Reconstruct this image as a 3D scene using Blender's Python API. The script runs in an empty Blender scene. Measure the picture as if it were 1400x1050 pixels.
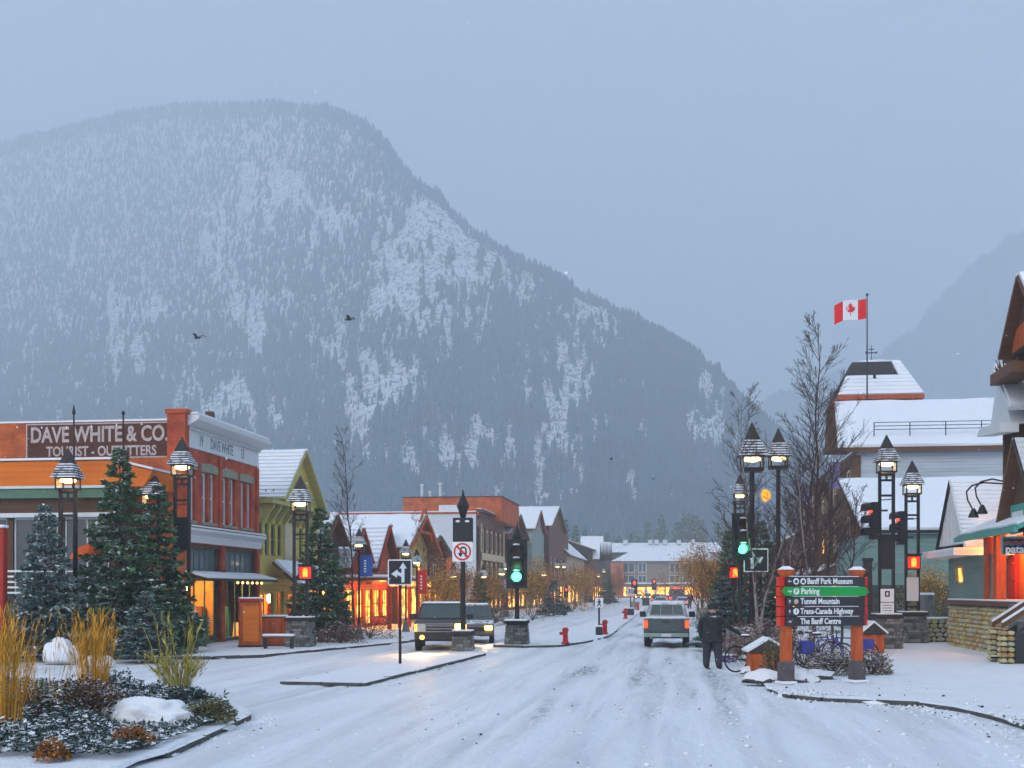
import bpy, bmesh, math, random
import numpy as np
from mathutils import Vector, Matrix, noise as mnoise
random.seed(7)
sc = bpy.context.scene
COL = sc.collection
# ---------------------------------------------------------------- camera
F, YH, CH = 1700.0, 808.0, 2.3
TH = math.atan(230 / F)
cs, sn = math.cos(TH), math.sin(TH)
cd = bpy.data.cameras.new('camera')
cd.sensor_width = 36
cd.lens = F / 1400 * 36
cd.shift_y = (YH - 525) / 1400
cd.clip_end = 12000
cam = bpy.data.objects.new('camera', cd)
COL.objects.link(cam)
cam.location = (0, 0, CH)
cam.rotation_euler = (math.pi / 2, 0, TH)
sc.camera = cam
# ---------------------------------------------------------------- sky, sun, exposure
SUN_EL, SUN_AZ = 32.0, 200.0
w = bpy.data.worlds.new('World')
sc.world = w
w.use_nodes = True
nt = w.node_tree
nt.nodes.clear()
out = nt.nodes.new('ShaderNodeOutputWorld')
sky = nt.nodes.new('ShaderNodeTexSky')
sky.sky_type = 'NISHITA'
sky.sun_disc = False
sky.sun_elevation = math.radians(SUN_EL)
sky.sun_rotation = math.radians(SUN_AZ)
sky.air_density = 1.2
sky.dust_density = 3.0
b1 = nt.nodes.new('ShaderNodeBackground')
b1.inputs[1].default_value = 0.05
nt.links.new(sky.outputs[0], b1.inputs[0])
b2 = nt.nodes.new('ShaderNodeBackground')          # the even layer of snow cloud
b2.inputs[0].default_value = (0.46, 0.58, 0.79, 1)
b2.inputs[1].default_value = 0.90
ad = nt.nodes.new('ShaderNodeAddShader')
nt.links.new(b1.outputs[0], ad.inputs[0])
nt.links.new(b2.outputs[0], ad.inputs[1])
nt.links.new(ad.outputs[0], out.inputs[0])
sd = bpy.data.lights.new('sun', 'SUN')
sd.energy = 0.9
sd.angle = math.radians(25)
sd.color = (1.0, 0.96, 0.93)
sun = bpy.data.objects.new('sun', sd)
COL.objects.link(sun)
sun.rotation_euler = (math.radians(90 - SUN_EL), 0, math.radians(180 - SUN_AZ))
vs = sc.view_settings
vs.view_transform = 'Standard'
vs.look = 'None'
vs.exposure = 0.0
vs.gamma = 1.0
vs.use_curve_mapping = False
cy = sc.cycles
cy.use_denoising = True
cy.max_bounces = 5
cy.diffuse_bounces = 2
cy.glossy_bounces = 2
cy.transmission_bounces = 4
cy.transparent_max_bounces = 6
cy.volume_bounces = 3
cy.use_adaptive_sampling = True
cy.adaptive_threshold = 0.045
cy.adaptive_min_samples = 16
cy.sample_clamp_indirect = 6
cy.caustics_reflective = False
cy.caustics_refractive = False

# ---------------------------------------------------------------- pixel <-> place helpers (world: X across the street, Y along it)
def at(px, py, d):
    u = (px - 700) / F * d
    return Vector((u * cs - d * sn, u * sn + d * cs, CH - (py - YH) / F * d))
def gd(px, py, z=0.0):
    d = F * (CH - z) / (py - YH)
    p = at(px, YH, d)
    return Vector((p.x, p.y, z))
def onx(px, X):
    k = (px - 700) / F
    return (k * -X * sn - X * cs) / (sn - k * cs)
def ony(px, Y):
    k = (px - 700) / F
    return (k * Y * cs - Y * sn) / (cs + k * sn)
def dep(x, y): return -x * sn + y * cs
def zt(py, d): return CH - (py - YH) / F * d

# ---------------------------------------------------------------- materials
MATS = {}
def M(name, col, rough=.7, var=.18, scale=5., bump=0., bscale=30., metal=0., emit=None, es=0., snow=0., stretch=None, spec=.3, alpha=None):
    if name in MATS: return MATS[name]
    m = bpy.data.materials.new(name); m.use_nodes = True
    MATS[name] = m
    t = m.node_tree; n = t.nodes; L = t.links
    p = n['Principled BSDF']
    p.inputs['Roughness'].default_value = rough
    p.inputs['Metallic'].default_value = metal
    p.inputs['Specular IOR Level'].default_value = spec
    tc = n.new('ShaderNodeTexCoord')
    vec = tc.outputs['Object']
    if stretch:
        mp = n.new('ShaderNodeMapping'); mp.inputs['Scale'].default_value = stretch
        L.new(vec, mp.inputs[0]); vec = mp.outputs[0]
    nz = n.new('ShaderNodeTexNoise'); nz.inputs['Scale'].default_value = scale; nz.inputs['Detail'].default_value = 6
    L.new(vec, nz.inputs['Vector'])
    mx = n.new('ShaderNodeMix'); mx.data_type = 'RGBA'
    c = Vector(col[:3])
    mx.inputs[6].default_value = (*[max(0, x * (1 - 1.6 * var)) for x in c], 1)
    mx.inputs[7].default_value = (*[min(1, x * (1 + 1.6 * var)) for x in c], 1)
    L.new(nz.outputs[0], mx.inputs[0])
    colout = mx.outputs[2]
    if snow > 0:
        g = n.new('ShaderNodeNewGeometry'); sp = n.new('ShaderNodeSeparateXYZ'); L.new(g.outputs['Normal'], sp.inputs[0])
        nz2 = n.new('ShaderNodeTexNoise'); nz2.inputs['Scale'].default_value = 6; nz2.inputs['Detail'].default_value = 4
        L.new(tc.outputs['Object'], nz2.inputs['Vector'])
        a = n.new('ShaderNodeMath'); a.operation = 'MULTIPLY_ADD'; L.new(nz2.outputs[0], a.inputs[0]); a.inputs[1].default_value = 1.1; L.new(sp.outputs[2], a.inputs[2])
        mr = n.new('ShaderNodeMapRange'); L.new(a.outputs[0], mr.inputs[0]); mr.inputs[1].default_value = 1.5 - snow; mr.inputs[2].default_value = 1.62 - snow
        m2 = n.new('ShaderNodeMix'); m2.data_type = 'RGBA'; L.new(mr.outputs[0], m2.inputs[0]); L.new(colout, m2.inputs[6]); m2.inputs[7].default_value = (.83, .86, .9, 1)
        colout = m2.outputs[2]
    L.new(colout, p.inputs['Base Color'])
    if bump > 0:
        nb = n.new('ShaderNodeTexNoise'); nb.inputs['Scale'].default_value = bscale; nb.inputs['Detail'].default_value = 5
        L.new(vec, nb.inputs['Vector'])
        bp = n.new('ShaderNodeBump'); bp.inputs['Strength'].default_value = bump; bp.inputs['Distance'].default_value = .05
        L.new(nb.outputs[0], bp.inputs['Height']); L.new(bp.outputs[0], p.inputs['Normal'])
    if emit:
        p.inputs['Emission Color'].default_value = (*emit, 1); p.inputs['Emission Strength'].default_value = es
    return m
def brick_mat(name, c1, c2, mortar, bw=.24, bh=.08):
    m = M(name, c1, .85); t = m.node_tree; n = t.nodes; L = t.links
    p = n['Principled BSDF']; tc = n.new('ShaderNodeTexCoord'); s = n.new('ShaderNodeSeparateXYZ'); L.new(tc.outputs['Object'], s.inputs[0])
    a = n.new('ShaderNodeMath'); L.new(s.outputs[0], a.inputs[0]); L.new(s.outputs[1], a.inputs[1])
    c = n.new('ShaderNodeCombineXYZ'); L.new(a.outputs[0], c.inputs[0]); L.new(s.outputs[2], c.inputs[1])
    b = n.new('ShaderNodeTexBrick'); L.new(c.outputs[0], b.inputs[0])
    b.inputs['Color1'].default_value = (*c1, 1); b.inputs['Color2'].default_value = (*c2, 1); b.inputs['Mortar'].default_value = (*mortar, 1)
    b.inputs['Scale'].default_value = 1; b.inputs['Brick Width'].default_value = bw; b.inputs['Row Height'].default_value = bh; b.inputs['Mortar Size'].default_value = .012
    nz = n.new('ShaderNodeTexNoise'); nz.inputs['Scale'].default_value = 1.2; nz.inputs['Detail'].default_value = 8; L.new(tc.outputs['Object'], nz.inputs['Vector'])
    mr = n.new('ShaderNodeMapRange'); L.new(nz.outputs[0], mr.inputs[0]); mr.inputs[1].default_value = .3; mr.inputs[2].default_value = .7; mr.inputs[3].default_value = .6; mr.inputs[4].default_value = 1.25
    mm = n.new('ShaderNodeVectorMath'); mm.operation = 'SCALE'; L.new(b.outputs[0], mm.inputs[0]); L.new(mr.outputs[0], mm.inputs[3])
    L.new(mm.outputs[0], p.inputs['Base Color'])
    bp = n.new('ShaderNodeBump'); bp.inputs['Strength'].default_value = .5; bp.inputs['Distance'].default_value = .02; L.new(b.outputs['Fac'], bp.inputs['Height']); bp.invert = True
    L.new(bp.outputs[0], p.inputs['Normal'])
    return m
def plank_mat(name, col, pitch=.15, vertical=False, var=.2, rough=.75):
    m = M(name, col, rough, var, 3., stretch=(1, 1, .15) if vertical else (.15, .15, 2)); t = m.node_tree; n = t.nodes; L = t.links
    p = n['Principled BSDF']; tc = n.new('ShaderNodeTexCoord'); s = n.new('ShaderNodeSeparateXYZ'); L.new(tc.outputs['Object'], s.inputs[0])
    a = n.new('ShaderNodeMath'); L.new(s.outputs[0], a.inputs[0]); L.new(s.outputs[1], a.inputs[1])
    q = n.new('ShaderNodeMath'); q.operation = 'MODULO'; L.new((a if vertical else s).outputs[0 if vertical else 2], q.inputs[0]); q.inputs[1].default_value = pitch
    r = n.new('ShaderNodeMath'); r.operation = 'ABSOLUTE'; L.new(q.outputs[0], r.inputs[0])
    g = n.new('ShaderNodeMath'); g.operation = 'GREATER_THAN'; L.new(r.outputs[0], g.inputs[0]); g.inputs[1].default_value = pitch * .12
    bp = n.new('ShaderNodeBump'); bp.inputs['Strength'].default_value = .9; bp.inputs['Distance'].default_value = .03; L.new(g.outputs[0], bp.inputs['Height'])
    L.new(bp.outputs[0], p.inputs['Normal'])
    return m
def E_(name, col, es): return M(name, col, .5, .0, emit=col, es=es)
def glass_mat(name, col=(.05, .07, .09), rough=.08):
    return M(name, col, rough, .3, 1.5, spec=.8)

M('snow', (.84, .87, .91), .6, .03, 3., .35, 14.)
M('roof_snow', (.85, .88, .92), .65, .03, 2., .3, 7.)
M('dark_metal', (.018, .016, .018), .45, .3)
M('dark_wood', (.035, .024, .02), .7, .3, 6, .2, 40, stretch=(1, 1, .2))
M('plinth_stone', (.15, .15, .14), .85, .35, 3., .5, 30, snow=.12)
def island_var(name, lo, hi):
    t = MATS[name].node_tree; n = t.nodes; p = n['Principled BSDF']; src = p.inputs['Base Color'].links[0].from_socket
    g_ = n.new('ShaderNodeNewGeometry'); mr = n.new('ShaderNodeMapRange'); t.links.new(g_.outputs['Random Per Island'], mr.inputs[0]); mr.inputs[3].default_value = lo; mr.inputs[4].default_value = hi
    v = n.new('ShaderNodeVectorMath'); v.operation = 'SCALE'; t.links.new(src, v.inputs[0]); t.links.new(mr.outputs[0], v.inputs[3]); t.links.new(v.outputs[0], p.inputs['Base Color'])
island_var('plinth_stone', .45, 1.7)
M('plinth_joint', (.045, .045, .047), .9, .3, 8, .4, 30)
M('lamp_glow', (1., .78, .4), .5, 0, emit=(1., .68, .26), es=7)
M('lamp_glow_far', (1., .72, .35), .5, 0, emit=(1., .55, .15), es=5)
brick_mat('red_brick', (.72, .095, .026), (.58, .065, .02), (.32, .13, .08))
brick_mat('orange_brick', (.76, .15, .028), (.62, .105, .022), (.34, .14, .07))
brick_mat('brown_brick', (.22, .09, .05), (.17, .07, .045), (.16, .12, .1))
plank_mat('orange_plank', (.82, .19, .015), .22)
plank_mat('red_plank', (.42, .035, .02), .18)
plank_mat('yellow_plank', (.64, .50, .12), .16)
plank_mat('brown_plank', (.11, .055, .03), .2)
plank_mat('brown_vertical', (.15, .08, .04), .2, True)
plank_mat('mint_plank', (.30, .42, .38), .18)
plank_mat('teal_plank', (.19, .31, .28), .2)
plank_mat('grey_plank', (.50, .57, .63), .2)
M('white_trim', (.70, .74, .76), .55, .06, 4)
M('cream_trim', (.66, .56, .36), .6, .1, 4)
M('green_trim', (.10, .20, .13), .6, .15, 4)
M('teal_trim', (.08, .34, .28), .5, .1, 4)
M('olive_trim', (.48, .44, .16), .6, .15, 4)
M('lintel_stone', (.30, .30, .22), .85, .25, 4, .3, 20)
M('white_stucco', (.62, .66, .70), .9, .05, 2, .2, 20)
M('hotel_wall', (.27, .20, .155), .9, .12, 2, .2, 20)
M('beige_stucco', (.45, .40, .33), .9, .08, 2, .2, 20)
M('brown_trim', (.14, .06, .03), .6, .25, 6, .2, 30)
M('orange_wood', (.50, .095, .02), .6, .4, 9, .35, 40, stretch=(1, 1, .2))
glass_mat('window_glass', (.04, .055, .075))
glass_mat('window_blue', (.16, .22, .28))
M('window_lit', (.3, .16, .05), .2, .5, 1.3, emit=(1., .40, .05), es=1.0)
lit_var = ['window_lit', 'shop_lit']
M('shop_lit', (.8, .45, .12), .6, .4, 1.1, emit=(1., .42, .07), es=.7)
for _n in lit_var:                                   # shelves and figures break up what is seen in a lit window
    t_ = MATS[_n].node_tree; n_ = t_.nodes; p_ = n_['Principled BSDF']; tc_ = n_.new('ShaderNodeTexCoord')
    vo = n_.new('ShaderNodeTexVoronoi'); vo.inputs['Scale'].default_value = 1.7; t_.links.new(tc_.outputs['Object'], vo.inputs['Vector'])
    no = n_.new('ShaderNodeTexNoise'); no.inputs['Scale'].default_value = 1.1; no.inputs['Detail'].default_value = 5; t_.links.new(tc_.outputs['Object'], no.inputs['Vector'])
    mr_ = n_.new('ShaderNodeMapRange'); t_.links.new(no.outputs[0], mr_.inputs[0]); mr_.inputs[1].default_value = .35; mr_.inputs[2].default_value = .68; mr_.inputs[3].default_value = .15; mr_.inputs[4].default_value = 2.0
    ml = n_.new('ShaderNodeMath'); ml.operation = 'MULTIPLY'; t_.links.new(mr_.outputs[0], ml.inputs[0]); t_.links.new(vo.outputs['Distance'], ml.inputs[1])
    m3 = n_.new('ShaderNodeMath'); m3.operation = 'MULTIPLY'; t_.links.new(ml.outputs[0], m3.inputs[0]); m3.inputs[1].default_value = 6.5; t_.links.new(m3.outputs[0], p_.inputs['Emission Strength'])
M('black_board', (.02, .02, .024), .5, .1)
M('sign_white', (.8, .82, .84), .5, .03)
M('sign_red', (.62, .02, .015), .45, .05)
M('hydrant_red', (.48, .012, .02), .4, .1)
M('red_lit', (1, .06, .02), .4, 0, emit=(1., .035, .008), es=4.5)
M('amber_hand', (1, .25, .02), .4, 0, emit=(1., .22, .02), es=3.)
M('green_lit', (.1, 1, .5), .4, 0, emit=(.06, 1., .36), es=7)
M('lens_off', (.06, .012, .01), .3, 0)
M('tail_lit', (1, .08, .02), .4, 0, emit=(1., .05, .01), es=2.6)
M('head_lit', (1, .85, .55), .4, 0, emit=(1., .46, .05), es=11)
M('fog_lit', (1, .6, .2), .4, 0, emit=(1., .38, .03), es=8)
M('marker_lit', (1, .5, .05), .4, 0, emit=(1., .4, .03), es=3)

# ---------------------------------------------------------------- mesh builder
CACHE, ROOT = {}, {}
def obj(name, me, parent=None):
    o = bpy.data.objects.new(name, me); COL.objects.link(o)
    if parent is not None: o.parent = parent
    return o
class MB:
    def __init__(s): s.v = []; s.f = []
    def add(s, vs_, fs):
        o = len(s.v); s.v += [tuple(v) for v in vs_]; s.f += [tuple(i + o for i in f) for f in fs]; return s
    def b(s, x0, x1, y0, y1, z0, z1):
        return s.add([(x0, y0, z0), (x1, y0, z0), (x1, y1, z0), (x0, y1, z0), (x0, y0, z1), (x1, y0, z1), (x1, y1, z1), (x0, y1, z1)],
                     [(0, 3, 2, 1), (4, 5, 6, 7), (0, 1, 5, 4), (1, 2, 6, 5), (2, 3, 7, 6), (3, 0, 4, 7)])
    def box(s, c, sz, rz=0., rx=0., ry=0.):
        R = Matrix.Rotation(rz, 3, 'Z') @ Matrix.Rotation(ry, 3, 'Y') @ Matrix.Rotation(rx, 3, 'X'); c = Vector(c); h = [q / 2 for q in sz]
        P = [(-1, -1, -1), (1, -1, -1), (1, 1, -1), (-1, 1, -1), (-1, -1, 1), (1, -1, 1), (1, 1, 1), (-1, 1, 1)]
        return s.add([c + R @ Vector((p[0] * h[0], p[1] * h[1], p[2] * h[2])) for p in P],
                     [(0, 3, 2, 1), (4, 5, 6, 7), (0, 1, 5, 4), (1, 2, 6, 5), (2, 3, 7, 6), (3, 0, 4, 7)])
    def ext(s, poly, vec):
        n = len(poly); P = [Vector(p) for p in poly]; V = Vector(vec)
        return s.add(P + [p + V for p in P], [tuple(range(n))[::-1], tuple(range(n, 2 * n))] + [(i, (i + 1) % n, n + (i + 1) % n, n + i) for i in range(n)])
    def frus(s, a, b):
        x0, x1, y0, y1, z0 = a; X0, X1, Y0, Y1, z1 = b
        return s.add([(x0, y0, z0), (x1, y0, z0), (x1, y1, z0), (x0, y1, z0), (X0, Y0, z1), (X1, Y0, z1), (X1, Y1, z1), (X0, Y1, z1)],
                     [(0, 3, 2, 1), (4, 5, 6, 7), (0, 1, 5, 4), (1, 2, 6, 5), (2, 3, 7, 6), (3, 0, 4, 7)])
    def cyl(s, p0, p1, r0, r1=None, n=8, cap=True):
        p0, p1 = Vector(p0), Vector(p1); r1 = r0 if r1 is None else r1
        d = (p1 - p0).normalized(); a = d.orthogonal().normalized(); b = d.cross(a)
        vs_ = []
        for p, r in ((p0, r0), (p1, r1)):
            for i in range(n):
                t = 2 * math.pi * (i + .5) / n; vs_.append(p + a * (r * math.cos(t)) + b * (r * math.sin(t)))
        fs = [(i, (i + 1) % n, n + (i + 1) % n, n + i) for i in range(n)]
        if cap: fs += [tuple(range(n))[::-1], tuple(range(n, 2 * n))]
        return s.add(vs_, fs)
    def tube(s, pts, r, n=5):
        for i in range(len(pts) - 1):
            r0 = r[i] if isinstance(r, (list, tuple)) else r; r1 = r[i + 1] if isinstance(r, (list, tuple)) else r
            s.cyl(pts[i], pts[i + 1], r0, r1, n, i in (0, len(pts) - 2))
        return s
    def lathe(s, prof, c=(0, 0, 0), n=12):
        c = Vector(c); vs_ = []; fs = []
        for r, z in prof:
            for i in range(n):
                t = 2 * math.pi * i / n; vs_.append(c + Vector((r * math.cos(t), r * math.sin(t), z)))
        for k in range(len(prof) - 1):
            fs += [(k * n + i, k * n + (i + 1) % n, (k + 1) * n + (i + 1) % n, (k + 1) * n + i) for i in range(n)]
        fs += [tuple(range(n))[::-1], tuple(range((len(prof) - 1) * n, len(prof) * n))]
        return s.add(vs_, fs)
    def torus(s, c, R, r, n=20, m=6, axis='X'):
        c = Vector(c); vs_ = []; fs = []
        for i in range(n):
            t = 2 * math.pi * i / n
            for j in range(m):
                q = 2 * math.pi * j / m; rr = R + r * math.cos(q); h = r * math.sin(q)
                p = {'X': (h, rr * math.cos(t), rr * math.sin(t)), 'Y': (rr * math.cos(t), h, rr * math.sin(t)), 'Z': (rr * math.cos(t), rr * math.sin(t), h)}[axis]
                vs_.append(c + Vector(p))
        for i in range(n):
            for j in range(m): fs.append((i * m + j, ((i + 1) % n) * m + j, ((i + 1) % n) * m + (j + 1) % m, i * m + (j + 1) % m))
        return s.add(vs_, fs)
    def blob(s, c, rad, nz=.2, seed=0, sub=2, flat=None):
        bm = bmesh.new(); bmesh.ops.create_icosphere(bm, subdivisions=sub, radius=1.); vs_ = []
        for v in bm.verts:
            k = 1 + nz * mnoise.noise(v.co * 1.7 + Vector((seed * 3.1, seed * 7.7, seed))) + nz * .5 * mnoise.noise(v.co * 4 + Vector((seed, seed * 2.7, 0)))
            p = Vector((v.co.x * rad[0] * k, v.co.y * rad[1] * k, v.co.z * rad[2] * k))
            if flat is not None and p.z < flat: p.z = flat
            vs_.append(Vector(c) + p)
        s.add(vs_, [tuple(v.index for v in f.verts) for f in bm.faces]); bm.free(); return s
    def build(s, name, mat, parent=None, world=False, smooth=False, bevel=0., key=None, kind=None, seg=1):
        if key and key in CACHE: me = CACHE[key]
        else:
            off = Vector((0, 0, 0))
            if world and parent is not None:
                r = parent
                while r.parent is not None: r = r.parent
                off = r.location
            me = bpy.data.meshes.new(name)
            me.from_pydata([(v[0] - off.x, v[1] - off.y, v[2] - off.z) for v in s.v], [], s.f)
            bm = bmesh.new(); bm.from_mesh(me); bmesh.ops.recalc_face_normals(bm, faces=bm.faces); bm.to_mesh(me); bm.free()
            me.materials.append(MATS[mat] if isinstance(mat, str) else mat)
            if smooth: me.polygons.foreach_set('use_smooth', [True] * len(me.polygons))
            if key: CACHE[key] = me
        o = obj(name, me, parent)
        if bevel:
            m = o.modifiers.new('bevel', 'BEVEL'); m.width = bevel; m.segments = seg; m.limit_method = 'ANGLE'; m.angle_limit = math.radians(40)
        if kind: o['kind'] = kind
        return o
def npmesh(name, V, Fq, mat, parent=None, kind=None, smooth=False):
    """verts (n,3) and faces (m,k) as numpy arrays"""
    me = bpy.data.meshes.new(name); k = Fq.shape[1]
    me.vertices.add(len(V)); me.vertices.foreach_set('co', np.asarray(V, dtype=np.float32).ravel())
    me.loops.add(len(Fq) * k); me.loops.foreach_set('vertex_index', Fq.astype(np.int32).ravel())
    me.polygons.add(len(Fq)); me.polygons.foreach_set('loop_start', np.arange(0, len(Fq) * k, k, dtype=np.int32))
    me.update(calc_edges=True); me.validate()
    if smooth: me.polygons.foreach_set('use_smooth', np.ones(len(Fq), dtype=bool))
    me.materials.append(MATS[mat] if isinstance(mat, str) else mat)
    if name is None: return me
    o = obj(name, me, parent)
    if kind: o['kind'] = kind
    return o
def tag(o, label, cat, group=None):
    o['label'] = label; o['category'] = cat
    if group: o['group'] = group
    return o
def thing(name, label, cat, loc=(0, 0, 0), rz=0., group=None, scale=1.):
    o = bpy.data.objects.new(name, None); COL.objects.link(o); o.location = loc; o.rotation_euler = (0, 0, rz); o.empty_display_size = .2
    if scale != 1.: o.scale = (scale,) * 3
    return tag(o, label, cat, group)
def copy_tree(o, parent=None):
    c = o.copy(); COL.objects.link(c); c.parent = parent
    for ch in list(o.children): copy_tree(ch, c)
    return c
def again(src, label, loc, rz=0., scale=None):
    c = copy_tree(src); c.location = loc; c.rotation_euler = (0, 0, rz); c['label'] = label
    if scale: c.scale = scale if isinstance(scale, (tuple, list)) else (scale,) * 3
    return c
def text(body, size, mat, parent, mtx, name='lettering', bold=.0, ext=.004, world=False, sx=1.):
    cu = bpy.data.curves.new('t', 'FONT'); cu.body = body; cu.size = size; cu.align_x = 'CENTER'; cu.align_y = 'CENTER'; cu.offset = bold; cu.extrude = ext
    cu.resolution_u = 3
    to = bpy.data.objects.new('t', cu); COL.objects.link(to)
    me = bpy.data.meshes.new_from_object(to.evaluated_get(bpy.context.evaluated_depsgraph_get()))
    bpy.data.objects.remove(to)
    M4 = mtx @ Matrix.Diagonal((sx, 1, 1, 1))
    if world:
        r = parent
        while r.parent is not None: r = r.parent
        M4 = Matrix.Translation(-r.location) @ M4
    me.transform(M4); me.materials.clear(); me.materials.append(MATS[mat])
    return obj(name, me, parent)
FACE = Matrix.Rotation(math.pi / 2, 4, 'X')            # lettering that faces -Y
def facing(loc, rz=0.): return Matrix.Translation(loc) @ Matrix.Rotation(rz, 4, 'Z') @ FACE
def lamp(name, loc, watts, col, r=.15, parent=None):
    l = bpy.data.lights.new(name, 'POINT'); l.energy = watts; l.color = col; l.shadow_soft_size = r
    o = bpy.data.objects.new(name, l); COL.objects.link(o); o.location = loc
    if parent is not None: o.parent = parent
    return o
# ================================================================ GROUND, ROAD, PAVEMENTS
def snow_ground_mat():
    m = M('ground_snow', (.83, .86, .9), .65, .03, .8, .5, 6.)
    t = m.node_tree; n = t.nodes; L = t.links; p = n['Principled BSDF']
    tc = n.new('ShaderNodeTexCoord')
    n1 = n.new('ShaderNodeTexNoise'); n1.inputs['Scale'].default_value = 1.1; n1.inputs['Detail'].default_value = 9; L.new(tc.outputs['Object'], n1.inputs['Vector'])
    n2 = n.new('ShaderNodeTexNoise'); n2.inputs['Scale'].default_value = 22; n2.inputs['Detail'].default_value = 4; L.new(tc.outputs['Object'], n2.inputs['Vector'])
    a = n.new('ShaderNodeMath'); a.operation = 'MULTIPLY_ADD'; L.new(n2.outputs[0], a.inputs[0]); a.inputs[1].default_value = .22; L.new(n1.outputs[0], a.inputs[2])
    bp = n.new('ShaderNodeBump'); bp.inputs['Strength'].default_value = .7; bp.inputs['Distance'].default_value = .2; L.new(a.outputs[0], bp.inputs['Height'])
    L.new(bp.outputs[0], p.inputs['Normal'])
def road_mat():
    m = M('road_snow', (.80, .83, .87), .6); t = m.node_tree; n = t.nodes; L = t.links; p = n['Principled BSDF']
    tc = n.new('ShaderNodeTexCoord')
    def nz(scale, det, st, dist=0):
        mp = n.new('ShaderNodeMapping'); mp.inputs['Scale'].default_value = st; L.new(tc.outputs['Object'], mp.inputs[0])
        q = n.new('ShaderNodeTexNoise'); q.inputs['Scale'].default_value = scale; q.inputs['Detail'].default_value = det; q.inputs['Distortion'].default_value = dist
        L.new(mp.outputs[0], q.inputs['Vector']); return q.outputs[0]
    def mr(x, a, b, c=0., d=1.):
        q = n.new('ShaderNodeMapRange'); L.new(x, q.inputs[0]); q.inputs[1].default_value = a; q.inputs[2].default_value = b; q.inputs[3].default_value = c; q.inputs[4].default_value = d; return q.outputs[0]
    def mul(x, y, op='MULTIPLY'):
        q = n.new('ShaderNodeMath'); q.operation = op; L.new(x, q.inputs[0])
        if isinstance(y, (int, float)): q.inputs[1].default_value = y
        else: L.new(y, q.inputs[1])
        return q.outputs[0]
    sx = n.new('ShaderNodeSeparateXYZ'); L.new(tc.outputs['Object'], sx.inputs[0])
    streak = nz(1., 8, (1.6, .10, 1), .3)          # wheel-polished streaks along the street
    patch = nz(.16, 3, (1.6, .7, 1))
    grit = nz(9., 6, (1, .35, 1))
    lane = mul(mul(mr(sx.outputs[0], -4.2, -2.6), mr(sx.outputs[0], 2.6, .8)), mul(mr(sx.outputs[1], 17, 25), 1.))
    worn = mul(mul(mr(streak, .47, .68), mr(patch, .40, .60)), mr(grit, .38, .66))
    worn = mul(worn, mr(lane, 0, 1, .25, 1.35))
    faint = mul(mr(streak, .40, .62), .15)
    gate = mr(nz(.5, 6, (2., .12, 1)), .38, .62, .12, 1.)
    for lx, cv, fr in ((-2.9, .25, .09), (-1.2, .1, .09), (-.4, -.1, .09), (.9, .1, .09), (-9.9, 0, .09), (-8.4, .2, .09), (-4.6, 1.1, .05), (-5.9, 1.0, .05)):
        sy = mul(sx.outputs[1], fr); sy = mul(mul(mul(sy, lx, 'ADD'), 0, 'SINE'), cv)
        dx_ = mul(mul(sx.outputs[0], lx, 'SUBTRACT'), sy, 'SUBTRACT'); q = mul(dx_, 0, 'ABSOLUTE')
        faint = mul(faint, mul(mul(mr(q, .16, .06), gate), .12 if cv < 1 else .07), 'ADD')
    mx = n.new('ShaderNodeMix'); mx.data_type = 'RGBA'; L.new(mul(mul(worn, .75), faint, 'ADD'), mx.inputs[0])
    mx.inputs[6].default_value = (.80, .83, .875, 1); mx.inputs[7].default_value = (.085, .10, .115, 1)
    L.new(mx.outputs[2], p.inputs['Base Color'])
    h = mul(mul(streak, .8), mul(grit, .25), 'ADD')
    lump = nz(2.2, 8, (1, .6, 1)); h = mul(h, mul(lump, .5), 'ADD'); fine = nz(26., 5, (1, .8, 1)); h = mul(h, mul(fine, .12), 'ADD')
    bp = n.new('ShaderNodeBump'); bp.inputs['Strength'].default_value = .8; bp.inputs['Distance'].default_value = .16; L.new(h, bp.inputs['Height']); L.new(bp.outputs[0], p.inputs['Normal'])
snow_ground_mat(); road_mat()
g = MB().b(-5000, 5000, -300, 5200, -.6, 0).build('ground', 'ground_snow'); g['kind'] = 'structure'
# road: a fine sheet with soft ruts near the camera, one long sheet beyond
def fbm(x, y, s): return mnoise.fractal(Vector((x * s, y * s, 3.3)), 1., 2.1, 4)
def road_sheet(name, x0, x1, y0, y1, dx, dy, z):
    xs = np.arange(x0, x1 + 1e-6, dx); ys = np.arange(y0, y1 + 1e-6, dy)
    V = []
    for yv in ys:
        for xv in xs:
            k = .012 * fbm(xv, yv * .25, .9) + .012 * fbm(xv * 1.3 + 9, yv, 1.1)
            for lx, cv in ((-2.9, .25), (-1.2, .1), (-.4, -.1), (.9, .1), (-9.9, 0), (-8.4, .2)):
                d_ = xv - lx - cv * math.sin(yv * .09 + lx)
                k -= .030 * math.exp(-(d_ / .13) ** 2) - .016 * math.exp(-((abs(d_) - .32) / .12) ** 2)
            V.append((xv, yv, z + max(0, k + .03)))
    nx, ny = len(xs), len(ys)
    I = np.arange(nx * ny).reshape(ny, nx)
    Fq = np.stack([I[:-1, :-1], I[:-1, 1:], I[1:, 1:], I[1:, :-1]], -1).reshape(-1, 4)
    o = npmesh(name, np.array(V), Fq, 'road_snow', kind='structure', smooth=True); return o
road_sheet('road', -14., 9., 5., 62., .14, .28, .004)
MB().add([(-13, 62, .03), (3, 62, .03), (3, 460, .03), (-13, 460, .03)], [(0, 1, 2, 3)]).build('road', 'road_snow', kind='structure')
MB().add([(-90, 31, .004), (-14, 31, .004), (-14, 39.5, .004), (-90, 39.5, .004)], [(0, 1, 2, 3)]).build('side_road', 'road_snow', kind='structure')

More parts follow.
